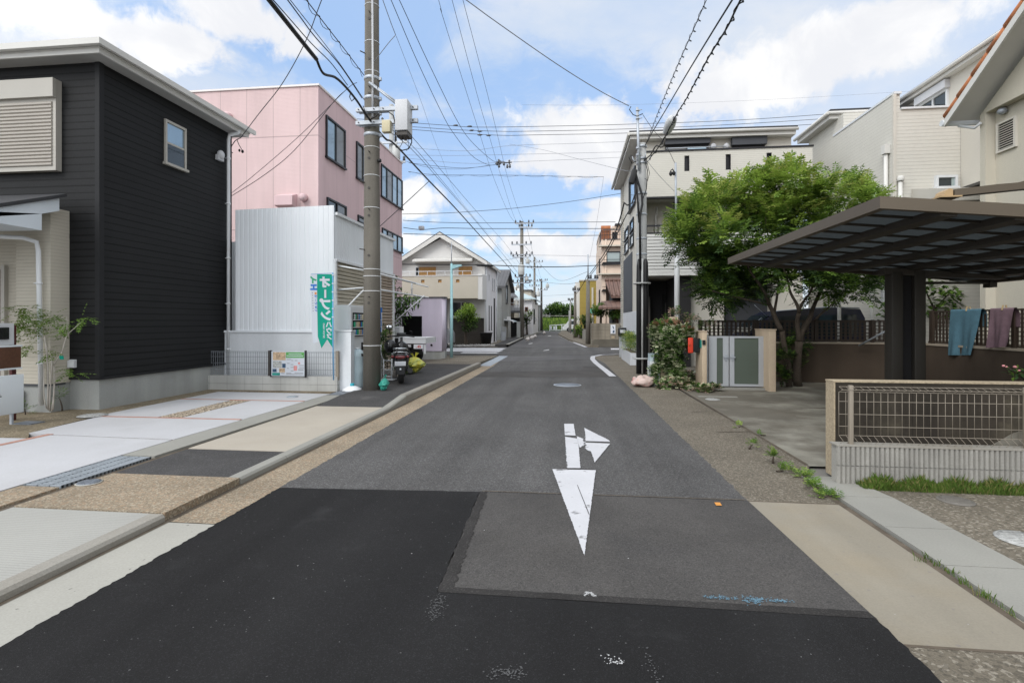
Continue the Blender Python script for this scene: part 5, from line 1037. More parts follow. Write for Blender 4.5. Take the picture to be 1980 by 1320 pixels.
# corner stand, planter, white tile block
h = thing('mailbox_stand', 'black mailbox on a grey stand at the far pavement corner', 'mailbox', (2.15, 22.3, 0)); p = onZ(1202, 690)
b = B(); b.box(p.x-.1, p.x+.02, p.y-.05, p.y+.08, 0, .95); b.build('stand', 'gate_metal', h); b = B(); b.obox((p.x+.02, p.y-.03, 1.07), (.34, .25, .36), bev=.03); mb = b.build('box', 'black_gloss', h); b = B(); b.box(p.x-.08, p.x+.14, p.y-.17, p.y-.155, 1.03, 1.16); b.build('flap', 'grey_box', mb)
h = thing('brick_planter', 'low white brick planter with a bushy plant beside the street wall', 'planter', (2.35, 19.5, 0)); b = B(); b.box(2.02, 2.36, 18.2, 21.4, 0, .42); b.build('planter', 'white_tile', h); b = B(); b.box(2.06, 2.32, 18.25, 21.35, .40, .425); b.build('soil', 'hump_soil', h)
h = thing('tile_pier', 'low white tiled pier with a glass top beside the black wrapped pole', 'pier', (2., 12.5, 0)); b = B(); b.box(1.82, 2.06, 12.4, 12.75, 0, .58); b.build('pier', 'white_tile', h); b = B(); b.box(1.83, 2.05, 12.41, 12.74, .58, .75); b.build('cap', 'tank_plastic', h); b = B(); b.box(2.07, 2.2, 12.35, 12.8, 0, .52); b.build('side_pier', 'gate_pillar', h)
# ------------------------------------------------------------------ main pole on the right
qx, qy = 2.02, 15.3
h = thing('lamp_pole', 'grey utility pole with black wrapped foot and street lamp before the modern house', 'utility pole', (qx, qy, 0))
b = B(); b.lathe([(.16, 0), (.15, 2.9), (.145, 4.), (.125, 6.65)], (qx, qy, 0), 20); b.build('shaft', 'pole_grey', h)
b = B(); b.lathe([(.080, .02), (.080, 2.7), (.07, 3.1), (.04, 3.3)], (qx-.09, qy-.13, 0), 14); b.lathe([(.080, .02), (.080, 2.9), (.07, 3.2), (.04, 3.3)], (qx+.09, qy-.13, 0), 14); b.build('black_cover', 'black_rubber', h)
b = B(); b.tube([(qx-.01, qy-.2, .02), (qx-.01, qy-.2, 3.3)], .028, 8)
for z in (.45, 2.6): b.lathe([(.25, z-.02), (.25, z+.02)], (qx-.01, qy-.09, 0), 20)
b.build('conduit', 'pole_grey', h)
b = B()
for z in (6.55, 6.2, 6.08, 5.2, 4.6, 3.9, 3.45): b.lathe([(.14, z-.03), (.155, z-.02), (.155, z+.02), (.14, z+.03)], (qx, qy, 0), 20)
for a in range(6): b.tube([(qx+.15*cos(a), qy+.15*sin(a), 6.12), (qx+.24*cos(a), qy+.24*sin(a), 6.2), (qx+.26*cos(a), qy+.26*sin(a), 6.3)], .015, 5)
b.build('band', 'galv', h)
q = lambda x, y, d=0.: onY(x, y, qy+d)
b = B(); b.cyl(q(1236, 330, -.17), q(1232, 208, -.17), .04, .035, 10); ms = b.build('mast', 'galv', h)
b = B(); 
for y in (214, 230, 287, 300): p = q(1233, y, -.17); b.lathe([(.05, p.z-.02), (.06, p.z), (.05, p.z+.02)], (p.x, p.y, 0), 10); b.tube([p, p+Vector((.12, 0, .02))], .012, 5)
b.build('clamp', 'galv', ms)
b = B(); b.tube([q(1220, 206, -.3), q(1217, 212, -.3), q(1224, 222, -.3), q(1232, 225, -.3), q(1243, 220, -.3)], .012, 6); b.build('cable', 'black_rubber', h)
b = B(); b.tube([q(1221, 300, -.25), q(1216, 305, -.25), q(1222, 316, -.25), q(1230, 312, -.25)], .013, 6); b.build('cable', 'black_rubber', h)
b = B(); b.tube([q(1246, 305, -.2), q(1252, 330, -.2), q(1250, 365, -.2), q(1243, 385, -.2)], .013, 6); b.build('cable', 'black_rubber', h)
b = B(); b.tube([q(1249, 305, -.2), q(1256, 335, -.2), q(1252, 350, -.2), q(1247, 345, -.2)], .009, 6); b.build('cable', 'black_rubber', h)
b = B(); b.tube([q(1229, 335, -.25), q(1233, 350, -.25), q(1241, 375, -.25), q(1242, 395, -.25), q(1237, 420, -.25), q(1238, 520, -.22)], .032, 8); b.build('cable', 'black_rubber', h)
b = B(); b.tube([q(1230, 345, -.25), q(1231, 365, -.25), q(1234, 400, -.25), q(1236, 430, -.25)], .03, 8); b.build('cable', 'black_rubber', h)
b = B(); b.tube([q(1232, 350, -.3), q(1229, 372, -.3), q(1222, 393, -.3), q(1213, 397, -.3), q(1207, 392, -.3)], .02, 8); b.build('cable', 'black_rubber', h)
b = B(); b.obox(q(1224, 342, -.3), (.16, .14, .42), (0, .25, 0), bev=.03); b.build('splice_box', 'black_rubber', h)
b = B(); b.tube([q(1243, 312, -.1), q(1258, 300, -.2), q(1266, 285, -.4), (q(1270, 281, -.5)), q(1278, 285, -.6), q(1284, 282, -.7), q(1287, 262, -.8)], .02, 7); la = b.build('lamp_arm', 'dark_band', h)
a_, c_ = T(1288, 258, 14.3), T(1302, 226, 13.7); d_ = c_-a_
b = B(); b.tube([a_-d_*.02, a_+d_*.06, a_+d_*.3, a_+d_*.6, a_+d_*.9, c_], [.05, .10, .135, .15, .125, .06], 10); lh = b.build('lamp_head', 'lamp_body', h)
b = B(); pn = (Vector((-.05, -.9, -.35))).normalized(); b.tube([a_+d_*.60+pn*.07+Vector((.04, 0, 0)), a_+d_*.75+pn*.085+Vector((.04, 0, 0)), a_+d_*.97+pn*.045+Vector((.03, 0, 0))], [.05, .075, .045], 8); b.build('lens', 'lamp_lens', lh)
# ------------------------------------------------------------------ gate, pillars, letterbox
def pillar(x0, x1, y0, y1, z, label):
    t = thing('gate_pillar', label, 'gate pillar', ((x0+x1)/2, y0, 0), 'tan gate pillars'); b = B(); b.obox(((x0+x1)/2, (y0+y1)/2, z/2), (x1-x0, y1-y0, z), bev=.006); b.build('shaft', 'gate_pillar', t); b = B(); b.box(x0-.01, x1+.01, y0-.01, y1+.01, z, z+.02); b.build('cap', 'gate_pillar', t)
YT = 11.75
pillar(onY(1358, 700, YT).x, onY(1367, 700, YT).x, YT, YT+.62, 1.28, 'tan gate pillar carrying the red letterbox next to the hedge'); pillar(onY(1487, 700, YT-.1).x, onY(1500.5, 700, YT-.1).x, YT-.1, YT+.75, 1.32, 'tan gate pillar beside the leaning tree trunks')
xg0, xg1 = onY(1368, 700, YT+.2).x, onY(1486, 700, YT+.2).x; yg = YT+.22
h = thing('garden_gate', 'silver double garden gate with grey green frosted panels between the tan pillars', 'gate', ((xg0+xg1)/2, yg, 0))
xs = [onY(p_, 700, yg).x for p_ in (1371, 1386, 1398, 1409, 1411, 1420, 1467, 1479)]
def leafg(x0, a, c, x1, handle):
    b = B(); b.box(x0, a, yg, yg+.05, .07, 1.18); b.box(c, x1, yg, yg+.05, .07, 1.18); b.box(a, c, yg, yg+.05, 1.14, 1.18); b.box(a, c, yg, yg+.05, .07, .12); f = b.build('gate_leaf', 'gate_metal', h)
    b = B(); b.box(a, c, yg+.02, yg+.03, .12, 1.14); b.build('panel', 'gate_panel', f); b = B(); b.box(handle-.05, handle+.05, yg-.04, yg, .70, .725); b.box(handle-.02, handle+.02, yg-.02, yg, .64, .78); b.build('handle', 'galv', f)
leafg(xs[0], xs[1], xs[2], xs[3], xs[3]-.06); leafg(xs[4], xs[5], xs[6], xs[7], xs[4]+.06)
b = B(); b.box(xs[7]+.02, xg1+.03, yg+.01, yg+.06, .05, 1.18); b.box(xg0, xs[0]-.015, yg+.01, yg+.05, .05, 1.18); b.build('jamb', 'gate_metal', h)
b = B(); b.box(xg0-.02, xg1+.05, yg-.1, yg+.12, .0, .045); b.build('sill', 'curb_slab', h)
xp = onY(1358, 700, YT).x
h = thing('letterbox', 'red fronted letterbox on the gate pillar among hedge leaves', 'letterbox', (xp, YT+.2, .9)); p = onX(1347, 668, xp-.02)
b = B(); b.box(xp-.26, xp, YT+.18, YT+.5, .82, 1.13); bx_ = b.build('box', 'black_gloss', h); b = B(); b.obox((xp-.215, YT+.16, .975), (.11, .03, .34), bev=.012); b.build('front', 'red_plastic', bx_)
h = thing('doorbell', 'small green intercom plate with a black button box on the pillar', 'intercom', (xp, YT, 1.)); b = B(); b.box(xp-.012, xp, YT+.05, YT+.17, .93, 1.10); b.build('plate', 'print_teal', h); b = B(); b.box(xp+.0, xp+.06, YT-.03, YT, 1.0, 1.1); b.build('button_box', 'black_gloss', h)
# ------------------------------------------------------------------ garden wall with lattice fence
A_, B_, C_ = Vector((4.6, 13.78, 0)), Vector((8.25, 13.3, 0)), Vector((8.52, 3.0, 0)); A0 = Vector((3.3, 13.85, 0))
h = thing('garden_wall', 'dark brown rendered garden wall behind the carport', 'wall', (6.5, 13.5, 0))
b = B(); b.slab([A0, B_, B_+Vector((.2, .16, 0)), A0+Vector((0, .16, 0))], 0, .96); b.slab([B_+Vector((0, -.005, 0)), C_, C_+Vector((.2, 0, 0)), B_+Vector((.2, -.005, 0))], 0, .95); b.build('wall', 'retaining', h)
b = B(); b.slab([A0-Vector((0, .015, 0)), B_-Vector((.0, .015, 0)), B_+Vector((.21, .175, 0)), A0+Vector((0, .175, 0))], .96, 1.0); b.slab([B_-Vector((.015, .02, 0)), C_-Vector((.015, 0, 0)), C_+Vector((.215, 0, 0)), B_+Vector((.215, -.02, 0))], .95, .995); b.build('cap', 'retaining_cap', h)
def lattice(a, c, z0, z1, label, posts, pitch=.105):
    d = (c-a); L = d.length; d.normalize(); t = thing('lattice_fence', label, 'fence', (a.x, a.y, z0), 'brown lattice fences on the garden wall'); nrm = Vector((-d.y, d.x, 0)); o = nrm*.09
    def strip(b, u0, u1, za, zb, th, off):
        p0, p1 = a+d*u0+o+nrm*off, a+d*u1+o+nrm*off; b.slab([p0, p1, p1+nrm*th, p0+nrm*th], za, zb)
    b = B(); n = int(L/pitch)
    for i in range(n): strip(b, i*pitch+.02, i*pitch+.02+pitch*.5, z0+.03, z1-.03, .012, 0)
    m_ = int((z1-z0)/.085)
    for k in range(m_): zz = z0+.05+k*.085; strip(b, 0, L, zz, zz+.022, .01, .014)
    strip(b, 0, L, z1-.035, z1, .04, -.01); strip(b, 0, L, z0+.01, z0+.045, .03, -.005); b.build('lattice_panel', 'lattice_brown', t)
    for u in posts: b = B(); strip(b, u*L-.03, u*L+.03, z0-.1, z1+.01, .06, -.04); b.build('post', 'lattice_brown', t)
lattice(A0, B_, 1.0, 1.54, 'low brown lattice fence along the back garden wall behind the tree', (.0, .27, .55, .8, .99))
lattice(B_+Vector((0, -.1, 0)), Vector((8.45, 5.5, 0)), .995, 1.75, 'tall brown lattice fence on the side wall with towels hung over it', (.02, .16, .3, .48, .68, .9))
# towels
def towel(px0, px1, pyt, pyb, mat, label, seed):
    X = 8.30; y0, y1 = onX(px1, 600, X).y, onX(px0, 600, X).y; zt = 1.765; zb = onX((px0+px1)/2, pyb, X).z
    t = thing('towel', label, 'towel', (X, (y0+y1)/2, zb), 'towels hung on the lattice fence'); b = B(); n, k = 22, 20; r_ = random.Random(seed); ph = r_.uniform(0, 6)
    for j in range(k+1):
        v = j/k
        for i in range(n+1):
            u = i/n; nar = 1-.22*v*(1-u*.3); yy = y0+(y1-y0)*(1-(1-u)*nar-.0*v)+.02*v; b.v.append((X-.02-.032*sin(u*8+ph+v*1.8)*v-.018*sin(u*19+ph*2+v)*v-.03*v, yy, zt-(zt-zb)*v*(1+.05*u*v)))
    o = len(b.v)
    for j in range(5):
        for i in range(n+1): u = i/n; b.v.append((X-.02+.05*(j+1)/2 if j < 2 else X+.09, y0+(y1-y0)*u, zt+.003 if j < 2 else zt-.12*(j-1)))
    for j in range(k):
        for i in range(n): q_ = j*(n+1)+i; b.f.append([q_, q_+1, q_+n+2, q_+n+1]); b.mi.append(0); b.sm.append(True)
    for i in range(n): b.f.append([i, o+i, o+i+1, i+1]); b.mi.append(0); b.sm.append(True)
    for j in range(4):
        for i in range(n): q_ = o+j*(n+1)+i; b.f.append([q_, q_+n+1, q_+n+2, q_+1]); b.mi.append(0); b.sm.append(True)
    co = b.build('cloth', mat, t); b = B(); ym = y0+(y1-y0)*.45
    b.obox((X-.03, ym, zt+.01), (.02, .018, .1), (0, .25, 0)); b.obox((X+.04, ym, zt+.01), (.02, .018, .1), (0, -.25, 0)); b.build('peg', 'wood_peg', t)
towel(1840, 1900, 600, 685, 'blue_towel', 'blue towel pegged over the lattice fence', 2); towel(1917, 1963, 600, 670, 'mauve_towel', 'mauve towel pegged over the lattice fence at the right', 5)
b = B(); b.tube([T(1661, 668, 12.4), T(1738, 626, 11.6)], .022, 8); tag(b.build('metal_rod', 'galv'), 'shiny metal rod propped slanting against the garden wall by the carport post', 'rod')
# ------------------------------------------------------------------ carport
h = thing('carport', 'brown metal carport with translucent dark roof panels over the driveway', 'carport', (5.8, 9.3, 0))
ex, ez, sl_ = 3.0, 2.64, .088; y0, y1, xw = 5.44, 10.4, 4.62
def CZ(x): return ez-(x-ex)*sl_
def cb(b, xa, xb, ya, yb, lo, hi, m=0): b.prism([(xa, ya, CZ(xa)+lo), (xb, ya, CZ(xb)+lo), (xb, ya, CZ(xb)+hi), (xa, ya, CZ(xa)+hi)], (0, yb-ya, 0), m)
b = B(); cb(b, ex, ex+.07, y0, y1, -.03, .09); cb(b, ex+.07, ex+xw-.07, y0, y0+.06, -.03, .09); cb(b, ex+xw-.07, ex+xw, y0, y1, -.03, .09); cb(b, ex+.07, ex+xw-.07, y1-.06, y1, -.03, .09); b.build('edge_frame', 'carport_metal', h)
b = B(); cb(b, ex+.07, ex+xw-.07, y0+.06, y1-.06, .03, .04); b.build('roof_panels', 'poly_roof', h)
for i in range(1, 7): x = ex+i*xw/7; b = B(); cb(b, x-.075, x+.075, y0+.062, y1-.062, -.05, .025); b.build('rafter', 'carport_dark', h)
b = B()
for i in range(1, 10): y = y0+i*(y1-y0)/10; cb(b, ex+.075, ex+xw-.075, y-.012, y+.012, .0, .028)
b.build('battens', 'carport_dark', h)
px0, px1 = onY(1721, 560, 9.35).x, onY(1786, 560, 9.35).x
for x in (px0, px1-.17): b = B(); b.obox((x+.085, 9.4, 1.17), (.17, .22, 2.34), bev=.01); b.build('post', 'carport_post', h)
b = B(); b.box(px0+.17, px1-.17, 9.38, 9.42, .05, 2.3); b.build('post_infill', 'porch_dark', h)
b = B(); b.prism([(px0-.1, 9.3, CZ(px0)-.03), (px1+1.2, 9.3, CZ(px1+1.2)-.03), (px1+1.2, 9.3, CZ(px1+1.2)-.09), (px1, 9.3, 2.25), (px0-.1, 9.3, 2.3)], (0, .18, 0)); b.build('post_head', 'carport_dark', h)
b = B(); b.tube([(px1-.05, 9.5, 2.16), (ex+xw-.1, 10.25, 2.2)], .025, 6); b.box(ex+xw-.16, ex+xw-.04, 10.2, 10.36, 2.12, 2.25); b.build('gutter_bar', 'carport_dark', h)
q = lambda x, y, Y=5.75: onY(x, y, Y)
b = B(); a_, c_ = q(1843, 377), q(1990, 355); b.prism([q(1846, 366), q(1930, 356), q(1968, 353), q(1990, 347), q(2200, 330), q(2200, 350), q(1990, 364), q(1846, 379)], (0, .1, 0)); b.build('support_arm', 'carport_metal', h)
b = B(); b.prism([q(1824, 381), q(1828, 369), q(1837, 364), q(1843, 366), q(1843, 381)], (0, .14, 0)); b.box(q(1812, 380).x, q(1854, 380).x, 5.7, 5.95, q(1830, 383).z, q(1830, 380).z); b.build('bracket', 'bracket_tan', h)
# ------------------------------------------------------------------ near low wall, fence on ribbed blocks
h = thing('parking_wall', 'stained low parking wall with a rough pale end face', 'wall', (2.62, 5.3, 0))
x0 = 2.525; b = B(); b.box(x0+.014, 9, 5.34, 5.49, 0, .915); b.build('wall', 'stained_wall', h)
b = B(); b.box(x0, x0+.014, 5.335, 5.495, 0, .915); b.build('end_face', 'wall_end', h); b = B(); b.box(x0-.003, 9, 5.332, 5.498, .915, .928); b.build('cap', 'wall_end', h)
b = B(); b.prism([(3.9, 5.33, .33), (4.1, 5.33, .46), (4.3, 5.33, .52), (9, 5.33, .52), (9, 5.33, .2), (3.6, 5.33, .2)], (0, .01, 0)); b.build('render_patch', 'stained_concrete', h)
h = thing('ribbed_block_wall', 'low ribbed grey block wall with brown wire fence above the grass', 'wall', (2.7, 5.1, 0))
x0 = onY(1618, 880, 5.08).x; b = B(); r_ = random.Random(9); x = x0; i = 0
b.box(x0+.02, 9, 5.10, 5.22, 0, .352)
while x < 6.2:
    w = .042+r_.uniform(-.003, .003); dz = r_.uniform(-.003, .003)
    for z0, z1 in ((.0, .172), (.180, .352)): b.prism([(x+.003, 5.10, z0), (x+.010, 5.082, z0), (x+w-.010, 5.082, z0), (x+w-.003, 5.10, z0)], (0, 0, z1-z0))
    x += w
b.build('blocks', 'ribbed_block', h); b = B(); b.box(x0, 9, 5.078, 5.225, .353, .366); b.build('coping', 'kerb_concrete', h)
fb = B(); yf = 5.16; pitch = .061; xf0 = onY(1622, 800, yf).x; nf = int((6.2-xf0)/pitch)
for i in range(nf):
    x = xf0+i*pitch; fb.tube([(x, yf, .44), (x, yf, .845)], .0022, 5); fb.tube([(x, yf, .845), (x+.02, yf-.04, .87), (x, yf-.0, .895)], .0022, 5); fb.tube([(x, yf, .44), (x+.02, yf-.04, .395), (x, yf, .355)], .0022, 5)
for z, dy in ((.895, 0), (.845, 0), (.87, -.04), (.757, 0), (.638, 0), (.525, 0), (.44, 0), (.355, 0)): fb.tube([(xf0, yf+dy-.003, z), (6.2, yf+dy-.003, z)], .0026, 5)
fb.build('mesh_panel', 'wire_brown', h)
for px in (1640, 1978): x = onY(px, 800, yf).x; b = B(); b.obox((x+.012, yf-.02, .635), (.036, .036, .55), bev=.004); b.build('post', 'wire_brown', h)
# ------------------------------------------------------------------ dark van behind the fence
h = thing('dark_van', 'dark navy van parked behind the lattice fence under the tree', 'van', (6.3, 15.8, 0)); yv = 15.0; xv = onY(1418, 640, yv).x
prof = [(0, .35), (-.02, .8), (.05, 1.02), (.42, 1.14), (.98, 1.66), (1.25, 1.80), (2.6, 1.88), (3.3, 1.84), (3.42, 1.6), (3.45, .35)]
b = B(); b.prism([(xv+u, yv, z) for u, z in prof], (0, 1.55, 0)); bo = b.build('body', 'navy_paint', h)
b = B(); b.prism([(xv+u, yv-.008, z) for u, z in ((.62, 1.16), (1.06, 1.60), (1.3, 1.66), (1.95, 1.68), (1.95, 1.14))], (0, 1.566, 0)); b.prism([(xv+u, yv-.008, z) for u, z in ((2.02, 1.14), (2.02, 1.68), (3.2, 1.70), (3.26, 1.14))], (0, 1.566, 0)); b.prism([(xv+.44, yv+.1, 1.17), (xv+.97, yv+.1, 1.665), (xv+.96, yv+.1, 1.69), (xv+.42, yv+.1, 1.19)], (0, 1.35, 0)); b.build('window', 'glass', bo)
b = B(); b.tube([(xv+1.0, yv+.05, 1.78), (xv+2.5, yv+.05, 1.90), (xv+3.3, yv+.05, 1.87)], .022, 6); b.build('roof_rail', 'galv', bo); b = B(); b.tube([(xv+.86, yv+.3, 1.62), (xv+.52, yv+.3, 1.60-.28)], .008, 5); b.tube([(xv+.95, yv+.2, 1.66), (xv+.62, yv+.2, 1.98-.0)], .006, 5); b.build('antenna', 'galv', bo)
b = B(); b.obox((xv+.10, yv+.15, .86), (.14, .2, .16), bev=.02); b.obox((xv+.10, yv+1.4, .86), (.14, .2, .16), bev=.02); b.build('headlight', 'chrome', bo)
for u in (.65, 2.75):
    b = B(); b.lathe([(.18, -.1), (.27, -.1), (.29, -.05), (.29, .05), (.27, .1), (.18, .1)], (xv+u, yv+.08, .29), 18, 0, 'y'); wo = b.build('wheel', 'tyre', h); b = B(); b.lathe([(.18, -.09), (.03, -.1), (.03, .08), (.18, .08)], (xv+u, yv+.08, .29), 12, 0, 'y'); b.build('rim', 'rim', wo)
# ------------------------------------------------------------------ white house with the sloping parapet
XW, YW = 8.62, 15.0
h = thing('white_house', 'pale sided house with stepped parapet and slanting eaves behind the carport', 'house', (11, 18, 0))
zpar = 7.62; yp1 = onX(1612, 258, XW).y; YW2 = onX(1563, 300, XW).y
b = B(); b.box(XW+.02, XW+6, YW+.02, YW2, 0, 7.2); b.box(XW+.02, XW+.16, YW+.02, yp1, 7.2, zpar); b.build('wall', 'greige_wave', h)
b = B(); b.box(XW, XW+.02, YW+.0, YW2, 0, 7.2); b.box(XW, XW+.02, YW, yp1, 7.2, zpar); b.build('street_wall', 'greige_wave', h)
b = B(); b.box(XW-.02, XW+.18, YW-.03, yp1+.02, zpar, zpar+.06); b.box(XW+.18, XW+6, YW-.03, YW+.2, 7.2, 7.25); b.build('parapet_cap', 'white_frame', h)
b = B(); b.box(XW-.025, XW+.05, YW-.025, YW+.05, 0, zpar); b.build('corner_trim', 'greige_plain', h)
# far block with dark eave roof
b = B(); b.box(XW+.01, XW+6, yp1-.6, YW2-.02, 7.2, 8.15); b.build('rear_block', 'greige_wave', h)
ze = 8.36; ye0 = onX(1605, 210, XW-.25).y; rb = B(); rb.box(XW-.24, XW+6, ye0, YW2+.35, ze, ze+.06); ro = rb.build('roof', 'roof_dark', h)
b = B(); b.box(XW-.25, XW+6, ye0+.03, ye0+.08, ze-.24, ze-.004); b.box(XW-.25, XW-.2, ye0+.08, YW2+.33, ze-.24, ze-.004); b.box(XW-.2, XW+6, ye0+.08, YW2+.3, ze-.24, ze-.2); b.tube([(XW-.32, ye0-.05, ze-.07), (XW-.32, YW2+.4, ze-.07)], .055, 8); b.tube([(XW-.32, ye0-.03, ze-.07), (XW+6, ye0-.03, ze-.07)], .055, 8); b.build('fascia', 'eave_white', ro)
# upper block on the right
XU = 11.0; ya, yb2 = 13.2, 18.5; zu = 8.80
b = B(); b.box(XU, XU+5, ya, yb2, 6.8, zu-.1); b.build('upper_block', 'greige_plain', h)
rb = B(); rb.box(XU-.24, XU+5, ya-.3, yb2+.3, zu+.02, zu+.08); r2 = rb.build('roof', 'roof_dark', h); b = B(); b.box(XU-.22, XU-.17, ya-.3, yb2+.28, zu-.16, zu+.018); b.box(XU-.17, XU, ya-.3, yb2+.25, zu-.16, zu-.13); b.tube([(XU-.28, ya-.3, zu-.02), (XU-.28, yb2+.3, zu-.02)], .055, 8); b.build('fascia', 'eave_white', r2)
y0_, y1_ = onX(1835, 190, XU).y, onX(1779, 190, XU).y
f = window(h, 'x', XU, -1, y0_, y1_, 7.3, 8.36, 'white_frame', 'glass', .06, .06, 1); b = B(); b.box(XU-.15, XU, y0_-.05, y1_+.05, 8.36, 8.6); b.build('shutter_box', 'grey_box', f)
x0, x1 = onY(1807, 350, YW).x, onY(1849, 350, YW).x; window(h, 'y', YW, -1, x0, x1, onY(1820, 366, YW).z, onY(1820, 340, YW).z, 'white_frame', 'glass', .06, .07, 0); b = B(); b.box(x0+(x1-x0)*.75, x1-.06, YW-.03, YW-.005, onY(1820, 364, YW).z, onY(1820, 342, YW).z); b.build('side_pane', 'pale_glass', h)
x0, x1 = onY(1700, 570, YW).x, onY(1722, 570, YW).x; window(h, 'y', YW, -1, x0+.05, x1+.25, onY(1700, 584, YW).z, onY(1700, 556, YW).z, 'white_frame', 'pale_glass', .08, .09, 0)
window(h, 'x', XW, -1, onX(1688, 350, XW).y-.2, onX(1660, 350, XW).y, 4.2, 5.1, 'grey_box', 'curtain_glass', .06, .06, 0)
b = B(); x0 = onY(1858, 300, YW).x; b.box(x0, x0+2.5, YW-1.4, YW, 5.05, 7.18); b.build('projecting_bay', 'greige_plain', h); b = B(); b.box(x0-.02, x0+2.5, YW-1.45, YW, 4.98, 5.05); b.build('bay_trim', 'dark_band', h)
x0 = onY(1803, 380, YW-.8).x; b = B(); b.prism([(x0, YW-1.2, onY(1803, 372, YW-.8).z), (x0+2, YW-1.2, onY(1803, 372, YW-.8).z), (x0+2, YW, onY(1803, 368, YW).z+.05), (x0, YW, onY(1803, 368, YW).z+.05)], (0, 0, -.3)); b.build('porch_roof', 'greige_plain', h)
for px, zt, box_ in ((1713, onX(1713, 290, XW-.06).z, 1),): 
    y = onX(px, 400, XW-.07).y; pipe(h, [(XW-.07, y, zt), (XW-.07, y, .1)], .05, 'eave_white'); b = B(); b.box(XW-.15, XW-.005, y-.09, y+.09, zt-.12, zt+.12); b.build('rain_head', 'eave_white', h)
x = onY(1741, 400, YW-.07).x; zt = onY(1741, 342, YW-.07).z; pipe(h, [(x, YW-.07, zt), (x, YW-.07, .1)], .05, 'eave_white'); b = B(); b.lathe([(.07, zt-.12), (.08, zt-.1), (.08, zt), (.06, zt+.02)], (x, YW-.08, 0), 12); b.build('rain_head', 'eave_white', h)
for px in (1632, 1697): x = onY(px, 590, YW-.3).x; pipe(h, [(x, YW-.05, 2.6), (x, YW-.05, .05)], .045, 'eave_white')
# ------------------------------------------------------------------ near right house with terracotta verge
XN, XO = 8.98, 8.4
h = thing('tile_roof_house', 'cream rendered house with a terracotta tiled gable at the right edge', 'house', (12, 8, 0))
p1, p2 = onX(1825, 232, XO), onX(1980, 2, XO); sl2 = (p2.z-p1.z)/(p1.y-p2.y); yrid = 6.6; zrid = p1.z+sl2*(p1.y-yrid); yn = 2*yrid-p1.y
def zr_(y): return p1.z+sl2*(p1.y-y) if y > yrid else p1.z+sl2*(y-yn)
yc = 12.55
b = B(); b.prism([(XN, yc, 6.06), (XN, yrid, 6.06), (XN, 2*yrid-yc, 6.06), (XN, 2*yrid-yc, zr_(yc)-.18), (XN, yrid, zrid-.18), (XN, yc, zr_(yc)-.18)][::-1], (.2, 0, 0)); b.box(XN+.2, XN+.25, 2*yrid-yc, yc, 6.06, 6.12); b.build('gable_wall', 'warm_wall', h)
b = B(); b.box(XN+.2, XN+8, 2*yrid-yc, yc, 0, 6.06); b.box(XN, XN+.2, yc-.15, yc, 0, 6.06); b.build('wall', 'warm_wall', h)
b = B(); b.box(XN+.195, XN+.2, 9.2, 9.25, 0, 6.0); b.build('wall_joint', 'retaining', h)
rf = B(); 
for ya_, yb_ in ((p1.y, yrid), (yn, yrid)): rf.prism([(XO+.12, ya_, p1.z), (XO+.12, yb_, zrid), (XO+.12, yb_, zrid+.05), (XO+.12, ya_, p1.z+.05)], (9, 0, 0))
ro = rf.build('roof', 'terracotta', h)
b = B(); n = 15
for i in range(n):
    for s_ in (1, -1):
        u0, u1 = i/n, (i+1)/n+.012; ya_ = p1.y+(yrid-p1.y)*u0; yb_ = p1.y+(yrid-p1.y)*u1
        if s_ < 0: ya_, yb_ = 2*yrid-ya_, 2*yrid-yb_
        za_, zb_ = p1.z+(zrid-p1.z)*u0, p1.z+(zrid-p1.z)*u1; b.tube([(XO+.06, ya_, za_+.07), (XO+.06, yb_, zb_+.055)], [.085, .072], 10)
b.build('verge_tiles', 'terracotta', ro)
b = B()
for ya_ in (p1.y, yn): b.prism([(XO, ya_, p1.z-.16), (XO, yrid, zrid-.16), (XO, yrid, zrid+.02), (XO, ya_, p1.z+.02)], (.05, 0, 0)); b.prism([(XO+.05, ya_, p1.z-.05), (XO+.05, yrid, zrid-.05), (XO+.05, yrid, zrid-.02), (XO+.05, ya_, p1.z-.02)], (.9, 0, 0))
b.build('bargeboard', 'eave_white', ro)
b = B(); b.tube([(XO-.02, p1.y+.05, p1.z-.06), (XO+6, p1.y+.05, p1.z-.06)], .07, 10); b.tube([(XO+.3, p1.y, p1.z-.15), (XO+.5, p1.y-.2, p1.z-.28), (XN-.06, yc-.1, p1.z-.22)], .03, 8); b.build('gutter', 'white_frame', ro)
xl_ = XN+.2; lf = B(); y0_, y1_ = onX(1968, 250, xl_).y, onX(1930, 250, xl_).y; z0_, z1_ = onX(1950, 290, xl_).z, onX(1950, 231, xl_).z
lf.box(xl_-.05, xl_, y0_, y0_+.05, z0_, z1_); lf.box(xl_-.05, xl_, y1_-.05, y1_, z0_, z1_); lf.box(xl_-.05, xl_, y0_+.05, y1_-.05, z0_, z0_+.04); lf.box(xl_-.05, xl_, y0_+.05, y1_-.05, z1_-.04, z1_)
n = 11
for i in range(n): z = z0_+.05+i*(z1_-z0_-.1)/n; lf.prism([(xl_-.05, y0_+.05, z), (xl_-.012, y0_+.05, z+.012), (xl_-.012, y0_+.05, z+.026), (xl_-.05, y0_+.05, z+.014)], (0, y1_-y0_-.1, 0))
lo = lf.build('louvre', 'greige_plain', h); b = B(); b.box(xl_-.008, xl_-.001, y0_+.02, y1_-.02, z0_+.02, z1_-.02); b.build('louvre_back', 'interior_dark', lo)
p = onX(1941, 215, xl_-.05); b = B(); b.ell((xl_-.08, p.y, p.z), (.09, .09, .07), 12, 8); b.build('vent_cap', 'galv', h)
